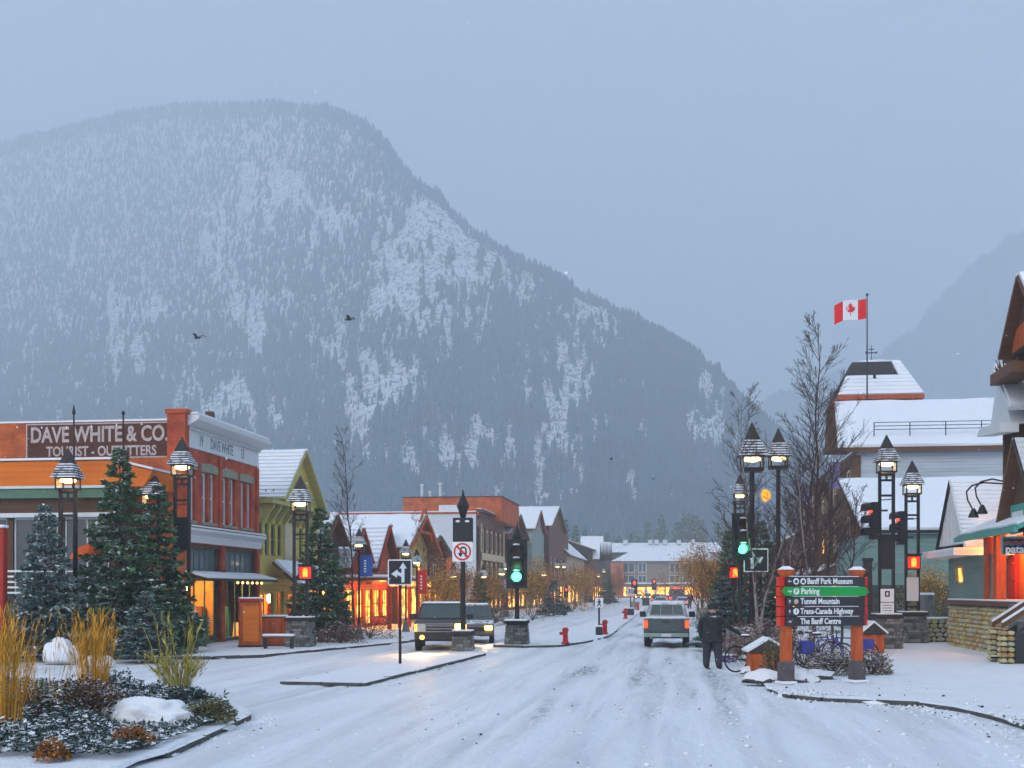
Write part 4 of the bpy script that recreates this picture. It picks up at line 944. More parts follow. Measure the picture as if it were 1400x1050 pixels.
leaf = [(0, 1), (.16, .68), (.34, .77), (.27, .30), (.46, .48), (.52, .36), (.84, .42), (.72, .16), (.88, .05), (.44, -.28), (.50, -.44), (.06, -.36), (.06, -.9)]
leaf = leaf + [(-x, y) for x, y in leaf[::-1][:-1]]
ctr = (0, 0.05)
for side in (-.012, .012):
    P = [wave(.5 + ctr[0], .52 + ctr[1] * .35, side)] + [wave(.5 - x * .185, .52 + y * .36, side) for x, y in leaf]
    MB().add(P, [(0, i + 1, (i + 1) % len(leaf) + 1) for i in range(len(leaf))]).build('maple_leaf', 'flag_red', fl)
# lower wing with long snow roof in front of the hall
ya_ = 66.; da = dep(14, ya_); ax = lambda px: ony(px, ya_)
lw = thing('low_wing', 'low teal-sided wing with a long plain snow roof in front of the grey hall', 'building', (17, 69, 0))
zA = zt(729, da); zB = zt(659, da + 9)
xL = ax(1183)
openwall(lw, 'wall', (xL, ya_, 0), X3, -Y3, 14, zA, [(.6, 1.5, 1.2, 2.4, 'window_lit'), (4.2, 5.4, 2.8, 4.0)], 'teal_plank', frame='brown_trim')
MB().b(xL - .02, xL + 14, ya_ - .07, ya_ - .004, 0, zt(808, da)).build('dado', 'dark_dado', lw, world=True) if 'dark_dado' in MATS else None
M('dark_dado', (.05, .06, .055), .85, .3)
MB().b(xL - .02, xL + 14, ya_ - .07, ya_ - .004, 0.1, zt(800, da)).build('dado', 'dark_dado', lw, world=True)
MB().b(xL, xL + .15, ya_ + .003, ya_ + 12, 0, zA - .05).build('wall', 'teal_plank', lw, world=True)
slope(lw, (xL - .3, ya_ - .5, zA), (xL + 14, ya_ - .5, zA), (xL + 14, ya_ + 9, zB), (xL - .3, ya_ + 9, zB), mat='dark_wood', snow=.22)
pst = thing('gate_post', 'tall dark post standing left of the low teal wing', 'post', (*at(1186, 800, 60).xy, .13)); MB().b(-.2, .2, -.2, .2, 0, 3.6).build('shaft', 'dark_wood', pst, bevel=.02); MB().b(-.25, .25, -.25, .25, 3.6, 3.75).build('cap', 'dark_metal', pst)
# --- outfitter shop at the right edge: gabled porch wing
yg0, yg1 = rx(1320), rx(1284); ygm = (yg0 + yg1) / 2
st = thing('corner_shop', 'timber shop with teal trim, orange columns and a stone porch at the right edge', 'building', (14, 46, 0))
ze_, zr_ = zt(748, dep(RX0, yg1)), zt(657, dep(RX0, ygm))
MB().ext([(RX0, yg0, ze_), (RX0, yg1, ze_), (RX0, ygm, zr_)], (.2, 0, 0)).build('gable', 'white_trim', st, world=True)
for k in range(7):
    yk = yg0 + (k + .5) * (yg1 - yg0) / 7; zk = ze_ + (zr_ - ze_) * (1 - abs(yk - ygm) / ((yg1 - yg0) / 2)); MB().b(RX0 - .03, RX0 - .003, yk - .03, yk + .03, ze_, zk - .1).build('batten', 'white_trim', st, world=True)
slope(st, (RX0 - .12, yg0 - .3, ze_ - .25), (17, yg0 - .3, ze_ - .25), (17, ygm, zr_), (RX0 - .12, ygm, zr_), mat='white_trim', th=.05, courses=16, snow=.09)
slope(st, (17, yg1 + .3, ze_ - .25), (RX0 - .12, yg1 + .3, ze_ - .25), (RX0 - .12, ygm, zr_), (17, ygm, zr_), mat='dark_metal', th=.05)
MB().b(RX0 - .6, 16, yg0 - .75, yg1 + .5, ze_ - .5, ze_ - .3).build('eave', 'white_trim', st, world=True); MB().b(RX0 - .58, 16, yg0 - .73, yg1 + .48, ze_ - .295, ze_ - .2).build('snow', 'roof_snow', st, world=True)
openwall(st, 'wall', (RX0 + .4, yg1, 0), -Y3, -X3, yg1 - yg0 + 2.5, ze_ - .5, [(1.2, 2.6, 2.6, 3.3, 'window_lit')], 'teal_plank', frame='cream_trim')
MB().b(RX0 + .4, RX0 + 5, yg1 - .05, yg1 + .1, 0, ze_ - .5).build('wall', 'teal_plank', st, world=True)
# stone porch base along the pavement, each stone a piece
ys0, ys1 = 41.2, 52.2; pt = 1.88
MB().b(RX0 + .12, RX0 + 4, ys0, ys1, 0, pt - .1).build('porch_core', 'plinth_joint', st, world=True)
fl_ = MB().b(RX0 - .15, RX0 + 4, ys0 - .1, ys1 + .1, pt - .1, pt + .04).build('porch_floor', 'brown_trim', st, world=True); MB().b(RX0 - .1, RX0 + 1.2, ys0 - .05, ys1 + .05, pt + .045, pt + .12).build('snow', 'roof_snow', st, world=True, bevel=.03)
for nm, c in (('field_stone_tan', (.62, .52, .28)), ('field_stone_grey', (.46, .44, .34)), ('field_stone_brown', (.46, .28, .12)), ('field_stone_olive', (.52, .46, .18))): M(nm, c, .9, .3, 4, .4, 25)
SM = []
for k in range(8):
    o = MB().blob((0, 0, 0), (1, 1, 1), .25, k + 20, 1).build('tmp', ['field_stone_tan', 'field_stone_grey', 'field_stone_brown', 'field_stone_olive'][k % 4], smooth=False); SM.append(o.data); bpy.data.objects.remove(o)
stw = MB().b(RX0 + .02, RX0 + .118, ys0, ys1, 0, pt - .11).build('stone_wall', 'plinth_joint', st, world=True)
zc = .06; rl = st.location
while zc < pt - .16:
    hh = random.uniform(.15, .21); yc = ys0 + random.uniform(-.1, .1)
    while yc < ys1:
        ww = random.uniform(.16, .34); o = obj('stone', random.choice(SM), stw)
        o.location = (RX0 + .02 - rl.x + random.uniform(-.02, .02), yc + ww / 2 - rl.y, zc + hh / 2 - rl.z); o.scale = (.12, ww * .60, hh * random.uniform(.52, .68)); o.rotation_euler = (random.uniform(-.5, .5), 0, random.uniform(-.3, .3)); yc += ww
    zc += hh
# columns, door, porch roof
for px in (1352, 1366):
    yk = rx(px, RX0 + .4); MB().b(RX0 + .25, RX0 + .6, yk - .2, yk + .2, pt + .05, 4.25).build('column', 'orange_wood', st, world=True, bevel=.02)
MB().b(RX0 + .2, RX0 + .65, 41, 49, 4.25, 4.5).build('beam', 'orange_wood', st, world=True)
M('door_red', (.62, .03, .015), .5, .15)
dr = MB().b(RX0 + 1.6, RX0 + 1.72, rx(1388, RX0 + 1.6), rx(1378, RX0 + 1.6), pt + .05, 4.1).build('door', 'door_red', st, world=True)
for z_ in (2.7, 3.3): MB().b(RX0 + 1.56, RX0 + 1.6, rx(1386, RX0 + 1.6), rx(1381, RX0 + 1.6), z_, z_ + .07).build('door_rail', 'orange_wood', dr, world=True)
MB().b(RX0 + 1.75, RX0 + 1.9, 40.5, 49, pt, 4.4).build('shop_front', 'orange_plank', st, world=True)
slope(st, (RX0 - .5, 48.4, 4.2), (RX0 - .5, 40, 4.2), (RX0 + 1.2, 40, 4.95), (RX0 + 1.2, 48.4, 4.95), mat='teal_trim', name='porch_roof', snow=.1)
MB().b(RX0 - .62, RX0 - .5, 40, 48.5, 4.12, 4.3).build('gutter', 'teal_trim', st, world=True)
lamp('porch_lamp', (RX0 + .9 - rl.x, 47.5 - rl.y, 3.95), 170, (1., .42, .12), .15, st); lamp('porch_lamp', (RX0 + .9 - rl.x, 44.2 - rl.y, 3.95), 150, (1., .35, .1), .15, st)
# upper wall, brown gable with crest, bay and top gable
XU = RX0 + .75
MB().b(XU, XU + .2, 38, rx(1371, XU), 4.9, 11.2).build('upper_wall', 'brown_plank', st, world=True)
for z0_, z1_, a, b in ((8.0, 10.2, 1381, 1391), (5.6, 7.0, 1388, 1398)):
    f = MB().b(XU - .06, XU - .004, rx(b, XU), rx(a, XU), z0_, z1_).build('window', 'white_trim', st, world=True); MB().b(XU - .075, XU - .063, rx(b, XU) + .07, rx(a, XU) - .07, z0_ + .1, z1_ - .1).build('pane', 'window_blue', f, world=True)
for px in (1375, 1394): yk = rx(px, XU - .1); MB().b(XU - .18, XU - .003, yk - .1, yk + .1, 5.0, 11.1).build('timber', 'brown_vertical', st, world=True)
yk = rx(1388, RX0); dk = dep(RX0, yk)
MB().ext([(RX0 + .3, yk - 1.9, 4.6), (RX0 + .3, rx(1370, RX0 + .3), 4.6), (RX0 + .3, yk, zt(612, dk))], (.3, 0, 0)).build('gable', 'brown_plank', st, world=True)
slope(st, (RX0 - .1, yk - 2.6, 4.4), (RX0 + 3, yk - 2.6, 4.4), (RX0 + 3, yk, zt(604, dk)), (RX0 - .1, yk, zt(604, dk)), mat='dark_metal', courses=14, snow=.08)
slope(st, (RX0 + 3, rx(1366, RX0), 4.5), (RX0 - .1, rx(1366, RX0), 4.5), (RX0 - .1, yk, zt(604, dk)), (RX0 + 3, yk, zt(604, dk)), mat='brown_trim')
MB().b(RX0 + .2, RX0 + .29, rx(1393, RX0), rx(1373, RX0), zt(728, dk), zt(688, dk)).build('crest_board', 'teal_trim', st, world=True); MB().b(RX0 + .17, RX0 + .196, rx(1390, RX0), rx(1376, RX0), zt(720, dk), zt(698, dk)).build('crest_panel', 'white_trim', st, world=True)
yk = rx(1394, RX0 + .1); dk = dep(RX0, yk)
zb_, za_ = zt(470, dk), zt(381, dk); yl_ = rx(1370, RX0 + .1)
MB().ext([(RX0 + .4, yk - (yl_ - yk), zb_), (RX0 + .4, yl_, zb_), (RX0 + .4, yk, za_)], (.2, 0, 0)).build('gable', 'brown_plank', st, world=True)
MB().ext([(RX0 + .36, yk - 1.0, zb_ + .05), (RX0 + .36, yl_ - .2, zb_ + .05), (RX0 + .36, yl_ - .7, zb_ + .75), (RX0 + .36, yk - .5, zb_ + .9)], (.03, 0, 0)).build('gable_panel', 'orange_wood', st, world=True)
slope(st, (RX0, yk - (yl_ - yk) - .3, zb_ - .2), (RX0 + 5, yk - (yl_ - yk) - .3, zb_ - .2), (RX0 + 5, yk, za_), (RX0, yk, za_), mat='brown_trim')
slope(st, (RX0 + 5, yl_ + .1, zb_ - .1), (RX0, yl_ + .1, zb_ - .1), (RX0, yk, za_), (RX0 + 5, yk, za_), mat='brown_trim')
# white bay with small gable at mid height
yk = rx(1357, RX0 + .1); dk = dep(RX0, yk)
MB().ext([(RX0 + .2, rx(1374, RX0), zt(590, dk)), (RX0 + .2, rx(1346, RX0), zt(582, dk)), (RX0 + .2, rx(1356, RX0), zt(510, dk))], (.6, 0, 0)).build('bay_gable', 'white_trim', st, world=True)
slope(st, (RX0, rx(1379, RX0), zt(575, dk)), (RX0 + 3, rx(1379, RX0), zt(575, dk)), (RX0 + 3, rx(1356, RX0), zt(508, dk)), (RX0, rx(1356, RX0), zt(508, dk)), mat='white_trim')
MB().ext([(RX0 - .2, rx(1376, RX0), zt(602, dk)), (RX0 - .2, rx(1343, RX0), zt(592, dk)), (RX0 - .2, rx(1348, RX0), zt(582, dk)), (RX0 - .2, rx(1376, RX0), zt(590, dk))], (.6, 0, 0)).build('bay_cornice', 'white_trim', st, world=True)
MB().b(RX0 - .3, RX0 + .5, rx(1396, RX0), rx(1366, RX0), zt(536, dk), zt(522, dk)).build('flower_box', 'brown_trim', st, world=True)
for k in range(14):
    a = rx(1367 + k * 1.2, RX0); p = Vector((RX0 - .1, a, zt(523, dk))); MB().cyl(p, p + Vector((random.uniform(-.2, .2), random.uniform(-.2, .2), random.uniform(.2, .5))), .03, .01, 4).build('dry_stem', 'brown_trim', st, world=True)
# hanging sign board
sb = thing('shop_sign', 'black shop sign with white lettering and a red mountain line on a teal board', 'sign', (*at(1399, 747, 40).xy, zt(747, 40)), TH)
MB().b(-.66, .8, -.03, .03, -.24, .26).build('board', 'black_board', sb); MB().b(-.70, -.665, -.05, .05, -.26, .32).build('frame', 'teal_trim', sb); MB().b(-.66, .8, -.05, .05, .265, .32).build('frame', 'teal_trim', sb)
text('patagonia', .36, 'sign_white', sb, facing((.1, -.034, -.10)), bold=.012)
zig = [(-.62 + .12 * i, .10 + (.06 if i % 2 else 0)) for i in range(12)]
M('ridge_red', (.5, .09, .05), .5, .1); M('ridge_blue', (.12, .14, .3), .5, .1)
for off, m_ in ((0, 'ridge_red'), (-.07, 'ridge_blue')):
    mb = MB()
    for (a, b), (c, d) in zip(zig[:-1], zig[1:]): mb.add([(a, -.034, b + off - .02), (c, -.034, d + off - .02), (c, -.034, d + off + .02), (a, -.034, b + off + .02)], [(0, 1, 2, 3)])
    mb.build('mountain_line', m_, sb)
MB().cyl((.0, 0, .3), (.0, 0, .9), .02, n=6).cyl((.7, 0, .3), (.7, 0, .9), .02, n=6).build('hanger', 'dark_metal', sb)
# gooseneck lamps reaching over the white shingle roof
for k, (px, py, ex) in enumerate(((1329, 695, 'left'), (1341, 690, 'right'))):
    p = at(px, py, 44.5); q = thing('gooseneck_lamp', '%s dark gooseneck lamp curving over the white shingle roof' % ex, 'lamp', p)
    r_ = Matrix.Rotation(TH, 3, 'Z'); pts = [(0, 0, 0), (-.16, 0, .3), (-.2, 0, .6), (.0, 0, .82), (.4, 0, .92), (1.1, 0, .88 - .1 * k)]
    MB().tube([r_ @ Vector(a) for a in pts], .03, 6).build('arm', 'dark_metal', q); MB().lathe([(.05, .05), (.09, -.02), (.17, -.2), (.19, -.28)], (.05, 0, -.05), 12).build('shade', 'dark_metal', q)
# stair rails in front
sr = thing('porch_stair', 'porch stairs with sloping snowy rails on stone newels at the right edge', 'stairs', (11.2, 40.2, .13))
for k in range(7): MB().b(-.9 + .0, .9, -.3 * (7 - k) + .6 - .02, .9, .0 + k * .25, .25 + k * .25 - .004).build('step', 'plinth_stone', sr)
for sx_ in (0, 1):
    a = gd(1362 + sx_ * 14, 904 + sx_ * 3, .13); A = Vector((a.x, a.y, .13)) - sr.location
    nw = MB().b(A.x - .15, A.x + .15, A.y - .15, A.y + .15, 0, 1.0).build('newel', 'plinth_joint', sr)
    for q in range(6):
        for ox, oy in ((-.1, -.12), (.1, -.12), (-.14, .08)):
            o = obj('stone', random.choice(SM), nw); o.location = (A.x + ox, A.y + oy, .09 + q * .165); o.scale = (.125, .11, .09); o.rotation_euler = (0, 0, random.uniform(-.4, .4))
    B = Vector((A.x + 1.9, A.y + .5, 2.3)); T = Vector((A.x - .1, A.y, 1.05))
    MB().ext([T, B, B + Vector((0, 0, .16)), T + Vector((0, 0, .16))], (0, .2, 0)).build('rail', 'brown_trim', sr); MB().ext([T + Vector((0, .01, .164)), B + Vector((0, .01, .164)), B + Vector((0, .01, .22)), T + Vector((0, .01, .22))], (0, .18, 0)).build('snow', 'roof_snow', sr)
    MB().ext([A + Vector((.25, .0, 0)), A + Vector((1.9, .3, 0)), A + Vector((1.9, .3, 1.9)), A + Vector((.25, .0, .9))], (0, .14, 0)).build('stringer_wall', 'plinth_joint', sr)
# buildings further up the right side, mostly behind trees
h = house('brown timber shop behind the yellow-brown street trees on the right', RX0, 26, 118, 150, 7.5, 11.5, 'y', 'brown_plank', front=[(2 + k * 6., 5 + k * 6., .5, 3., 'window_lit') for k in range(5)] + [(2 + k * 6., 4 + k * 6., 4.3, 6.2) for k in range(5)], front_x='lo', cat='house')
h = house('beige shop far up the right side beside the hotel', RX0 - 1, 26, 156, 230, 7., 10.5, 'y', 'beige_stucco', front=[(2 + k * 8., 7 + k * 8., .5, 3., 'window_lit') for k in range(8)], front_x='lo', cat='house')
# ================================================================ TREES AND PLANTS
M('spruce_green', (.065, .135, .055), .75, .55, 1.2)
M('spruce_blue', (.10, .17, .15), .75, .5, 1.2)
M('bark', (.085, .05, .04), .9, .4, 6, .4, 30)
M('birch_bark', (.30, .26, .23), .85, .5, 5, .3, 30)
M('twig', (.075, .048, .045), .9, .3)
M('leaf_rust', (.34, .14, .03), .8, .5, 2.); M('leaf_gold', (.44, .25, .045), .8, .5, 2.)
def diamonds(P, D, Ln, Wd, rng_, roll=None):
    """a folded leaf/needle-spray quad at each point P along direction D"""
    n_ = len(P); R = rng_.normal(size=(n_, 3)) if roll is None else roll
    S = np.cross(D, R); S /= np.linalg.norm(S, axis=1, keepdims=True) + 1e-9
    a = P; b = P + D * (Ln * .5)[:, None] + S * Wd[:, None]; c = P + D * Ln[:, None]; d = P + D * (Ln * .5)[:, None] - S * Wd[:, None]
    V = np.stack([a, b, c, d], 1).reshape(-1, 3); Fq = np.arange(n_ * 4).reshape(n_, 4)
    return V, Fq
def spruce_meshes(seed, H, R, mat, nb=330, den=1., snowy=.22):
    rg = np.random.default_rng(seed); P, D, Ln = [], [], []
    for i in range(nb):
        t = ((i + .5) / nb) ** 1.12; t = .55 * t + .45 * (round(t * 15 + .3) / 15) + rg.normal() * .008; t = min(max(t, .0), .985); z = H * (.05 + .93 * t); L_ = (R * (1 - t) ** .9 * rg.uniform(.55, 1.25) + .10); az = i * 2.39996 + rg.normal() * .3
        rad = np.array([math.cos(az), math.sin(az), 0]); tan = np.array([-rad[1], rad[0], 0])
        m_ = int((14 + 75 * L_ / R) * den); s_ = np.sqrt(rg.uniform(.02, 1, m_)); w_ = rg.uniform(-1, 1, m_) * .34 * L_ * (1.05 - s_ * .8)
        dr = -.30 * s_ + .20 * s_ ** 2 + (.35 * s_ if t > .85 else 0)
        pt = rad[None] * (s_ * L_)[:, None] + tan[None] * w_[:, None]; pt[:, 2] += z + dr * L_ - np.abs(w_) * .12 + rg.normal(size=m_) * .03
        dd = rad[None] * rg.uniform(.5, 1, m_)[:, None] + tan[None] * (np.sign(w_) * rg.uniform(.1, .9, m_))[:, None]; dd[:, 2] += rg.normal(size=m_) * .28 - .08
        dd /= np.linalg.norm(dd, axis=1, keepdims=True); P.append(pt); D.append(dd); Ln.append(rg.uniform(.16, .40, m_) * (.55 + .45 * (1 - t)) * (H / 7) ** .5)
    P, D, Ln = np.concatenate(P), np.concatenate(D), np.concatenate(Ln)
    V, Fq = diamonds(P, D, Ln, Ln * rg.uniform(.16, .30, len(Ln)), rg)
    sel = rg.uniform(size=len(P)) < snowy * (.4 + 1.2 * (mask3(P, seed) > .5))
    Ps = P[sel] + np.array([0, 0, .025]); Ds = D[sel].copy(); Ls = Ln[sel] * .85
    V2, F2 = diamonds(Ps, Ds, Ls, Ls * .26, rg, np.tile(np.array([[0, 0, 1.]]), (len(Ps), 1)) + rg.normal(size=(len(Ps), 3)) * .25)
    tr = MB().cyl((0, 0, -.1), (0, 0, H * .97), .04 + H * .012, .008, 8)
    mk = lambda nm, V_, F_, m_: (lambda o: (o.data, bpy.data.objects.remove(o))[0])(npmesh(nm, V_, F_, m_))
    to = tr.build('trunk', 'bark'); td = to.data; bpy.data.objects.remove(to)
    return td, mk('crown', V, Fq, mat), mk('snow', V2, F2, 'snow')
def mask3(P, seed):
    return np.array([mnoise.noise(Vector((p[0] * 1.3 + seed, p[1] * 1.3, p[2] * 1.1))) * .8 + .5 for p in P])
def spruce(ms, label, loc, sc_=(1, 1, 1), rz=0., group=None, nm='spruce_tree'):
    r = thing(nm, label, 'tree', loc, rz, group); r.scale = sc_
    obj('trunk', ms[0], r); c = obj('crown', ms[1], r); obj('snow', ms[2], c); return r
SPA = spruce_meshes(1, 7.2, 1.85, 'spruce_green', 210, 1.2, .34)
SPB = spruce_meshes(2, 5.2, 1.35, 'spruce_blue', 180, 1.15, .42)
SPC = spruce_meshes(3, 6.2, 1.5, 'spruce_green', 200, 1.1, .18)
def gp(px, d, z=.13): p = at(px, YH, d); return (p.x, p.y, z)
spruce(SPA, 'tallest dark green spruce, in front of the painted outfitter sign', gp(164, 43), (1.02, 1.02, 1.0))
spruce(SPB, 'small frosted blue spruce left of the nearest twin lamp', gp(62, 41), (1.02, 1.02, .97), 1.)
spruce(SPC, 'slim green spruce close behind the tallest one, nearer the brick front', gp(216, 44.5), (1., 1., .98), 2.)
spruce(SPB, 'short blue spruce low in front of the brick block, behind the green-stemmed grass', gp(200, 39.8), (.75, .75, .42), 3.3)
spruce(SPC, 'spruce standing right of the left-hand twin lamp, before the yellow shop', gp(438, 54), (1.0, 1.0, .95), 4.)
spruce(SPA, 'round dark spruce among the bushes above the oncoming cars', gp(655, 84), (.62, .62, .48), 1.7)
spruce(SPB, 'small spruce by the kerb across from the walking-man sign', gp(757, 112), (.95, .95, .62), .4)
spruce(SPC, 'narrow dark spruce on the left side far up the street', gp(830, 205), (1, 1, .98), 2.6)
spruce(SPA, 'dark spruce behind the wayfinding sign beside the single-pole lamp', gp(1040, 52), (.75, .75, .72), .9)
spruce(SPB, 'small blue spruce right behind the standing person', gp(990, 47), (.8, .8, .52), 2.2)
spruce(SPC, 'spruce lit green behind the right-hand traffic signal', gp(997, 62), (.8, .8, .85), 5.)
spruce(SPB, 'snowy young spruce under the single-pole lamp on the right', gp(1013, 50), (.7, .7, .45), 4.1)
# conifers behind the hotel
fs = [(774, 708, 310, .62), (787, 716, 320, .7), (886, 711, 470, .8), (904, 701, 480, .85), (926, 712, 470, 1.1), (938, 700, 475, 1.15), (950, 702, 470, 1.15), (958, 708, 475, 1.), (862, 726, 480, 1.), (830, 726, 470, 1.), (818, 728, 470, .9), (846, 730, 480, .9), (870, 727, 470, .9), (800, 722, 360, .8), (985, 712, 465, 1.1), (1000, 722, 470, 1.1)]
order = ['leftmost', 'second', 'third', 'fourth', 'fifth', 'sixth', 'seventh', 'eighth', 'ninth', 'tenth', 'eleventh', 'twelfth', 'thirteenth', 'fourteenth', 'fifteenth', 'rightmost']
for k, (px, py, d, wd) in enumerate(sorted(fs)):
    hh = zt(py, d); s_ = hh / 7.2
    spruce(SPA if k % 2 else SPC, '%s dark conifer of the row behind the far roofs, counted from the left' % order[k], gp(px, d, 0), (s_ * wd * .9, s_ * wd * .9, s_ * (1 if k % 2 else 1.16)), k * 1.3, 'conifers behind the hotel', 'conifer_tree')
# bare deciduous trees
def bare_tree(seed, H, spread=.5, levels=5, stems=1, twig=.0045, r0=.09, lean=.1):
    rg = random.Random(seed); big, small = MB(), MB()
    tips = []
    def grow(p, d, L_, r, lv):
        n_ = 3 if lv < 3 else 2; pts = [p]; rr = [r]
        for i in range(n_):
            d = (d + Vector((rg.gauss(0, .11), rg.gauss(0, .11), .06))).normalized(); p = p + d * (L_ / n_); pts.append(p); rr.append(r * (1 - .45 * (i + 1) / n_))
        (big if lv < 2 else small).tube(pts, rr, 6 if lv < 2 else 3)
        if lv >= levels: tips.append((p, d)); return
        kids = rg.choice([2, 3, 3]) if lv > 0 else 5
        for k in range(kids):
            t = rg.uniform(.35, 1.) if k < kids - 1 else 1.
            j = min(int(t * n_), n_ - 1); q = pts[j].lerp(pts[j + 1], t * n_ - j)
            ax = d.orthogonal().normalized(); ax.rotate(Matrix.Rotation(rg.uniform(0, 6.28), 3, d)); nd = d.copy(); nd.rotate(Matrix.Rotation(rg.uniform(.35, .85) * spread * 2 * (1 if k < kids - 1 else .3), 3, ax)); nd.z += .18; nd.normalize()
            grow(q, nd, L_ * rg.uniform(.55, .8), max(twig, r * (.5 if k < kids - 1 else .68)), lv + 1); tips.append((q, nd))
    for s_ in range(stems):
        a = 6.28 * s_ / max(1, stems) + rg.uniform(0, 1); o = Vector((math.cos(a), math.sin(a), 0)) * (.12 if stems > 1 else 0)
        grow(o + Vector((0, 0, -.05)), (Vector((0, 0, 1)) + o * rg.uniform(.4, 1.2) + Vector((rg.gauss(0, lean), rg.gauss(0, lean), 0))).normalized(), H * .40 * rg.uniform(.85, 1.1), r0 * rg.uniform(.8, 1.1), 0)
    return big, small, tips
def leader_tree(seed, H, r0=.08, lean=.03, side=.34, stems=1, **kw):
    """upright tree: straight tapering leader, ascending side branches, fine twigs"""
    rg = random.Random(seed); big, small = MB(), MB(); tips = []
    def wob(p, d, L_, n_, r, r1, mb, k, up=.05):
        pts = [p]; rr = [r]
        for i in range(n_):
            d = (d + Vector((rg.gauss(0, .07), rg.gauss(0, .07), up))).normalized(); p = p + d * (L_ / n_); pts.append(p); rr.append(r + (r1 - r) * (i + 1) / n_)
        mb.tube(pts, rr, k); return pts
    for s_ in range(stems):
        h = H * (1 if s_ == 0 else rg.uniform(.72, .9)); o = Vector((rg.gauss(0, .2), rg.gauss(0, .2), -.05)) if stems > 1 else Vector((0, 0, -.05))
        ld = wob(o, Vector((rg.gauss(0, lean), rg.gauss(0, lean), 1)).normalized(), h, 14, r0, .008, big, 7, .03)
        nb = int(h * 5.5)
        for k in range(nb):
            t = .2 + .78 * (k + rg.random()) / nb; j = min(int(t * 14), 13); q = ld[j].lerp(ld[j + 1], t * 14 - j); a = rg.uniform(0, 6.28); el = rg.uniform(.55, 1.0)
            L_ = side * h * (1.08 - t) ** .8 * rg.uniform(.5, 1.05) + .2; d = Vector((math.cos(a) * math.cos(el), math.sin(a) * math.cos(el), math.sin(el))); rb = max(.008, r0 * .42 * (1.1 - t))
            br = wob(q, d, L_, 5, rb, .004, small, 4, .07)
            for m_ in range(int(4 + L_ * 4)):
                u_ = rg.uniform(.2, 1); i = min(int(u_ * 5), 4); b0 = br[i].lerp(br[i + 1], u_ * 5 - i); d2 = (d + Vector((rg.gauss(0, .5), rg.gauss(0, .5), rg.gauss(.15, .35)))).normalized(); l2 = L_ * rg.uniform(.18, .4) * (1.2 - u_) + .12
                tw = wob(b0, d2, l2, 2, .007, .004, small, 3, .08); tips.append((tw[-1], d2))
                for x_ in range(2):
                    d3 = (d2 + Vector((rg.gauss(0, .5), rg.gauss(0, .5), rg.gauss(.1, .3)))).normalized(); tw2 = wob(tw[1], d3, l2 * .6, 1, .005, .0035, small, 3); tips.append((tw2[-1], d3))
    return big, small, tips
def tree(label, loc, seed, H, bark='bark', leaves=0, leafmat='leaf_rust', group=None, leafsize=.09, nm='bare_tree', upright=False, **kw):
    r = thing(nm, label, 'tree', loc, seed * 1.1, group); big, small, tips = (leader_tree if upright else bare_tree)(seed, H, **kw)
    big.build('trunk', bark, r, smooth=True); tw = small.build('branch_crown', 'twig', r)
    if leaves:
        rg = np.random.default_rng(seed); T = np.array([tuple(p) for p, d in tips]); k = rg.integers(0, len(T), leaves); P = T[k] + rg.normal(size=(leaves, 3)) * (.16 if leaves < 1000 else .3)
        D = rg.normal(size=(leaves, 3)); D /= np.linalg.norm(D, axis=1, keepdims=True); V, Fq = diamonds(P, D, rg.uniform(.6, 1.3, leaves) * leafsize, rg.uniform(.25, .42, leaves) * leafsize, rg)
        npmesh('leaves', V, Fq, leafmat, r)
    return r
tree('tallest bare tree with red-brown twigs, right of the single-pole lamps', gp(1110, 45), 13, 12.3, r0=.085, upright=True, side=.36)
tree('slim bare tree with fine twigs between the lamps and the tallest bare tree', gp(1084, 46), 14, 9.6, r0=.06, upright=True, side=.3)
tree('bare birch leaning left over the single-pole lamps', gp(1056, 44), 5, 9.4, 'birch_bark', r0=.07, upright=True, stems=2, lean=.09, side=.34)
tree('pale-stemmed birch rising behind the left post of the wayfinding sign', gp(1088, 39), 23, 6.2, 'birch_bark', r0=.05, upright=True, stems=2, lean=.06)
tree('bare tree spreading before the grey hall, behind the right sign post', gp(1142, 48), 31, 8.4, upright=True, stems=2, side=.36, r0=.06, leaves=300, leafsize=.06)
tree('thin bare sapling in front of the green signal', gp(1003, 47), 41, 6.4, r0=.04, upright=True, side=.34)
tree('tall leafless poplar behind the blue banner on the left', gp(484, 62), 17, 10.3, r0=.06, upright=True, side=.22)
tree('small bare tree behind the blue-banner lamp, left of the lane arrow sign', gp(462, 58), 19, 5.2, levels=5, spread=.5, r0=.05, leaves=250, leafsize=.06)
tree('bare pole-like tree before the white wall, right of the lane arrow sign', gp(590, 74), 29, 7.0, 'birch_bark', r0=.05, upright=True, side=.2)
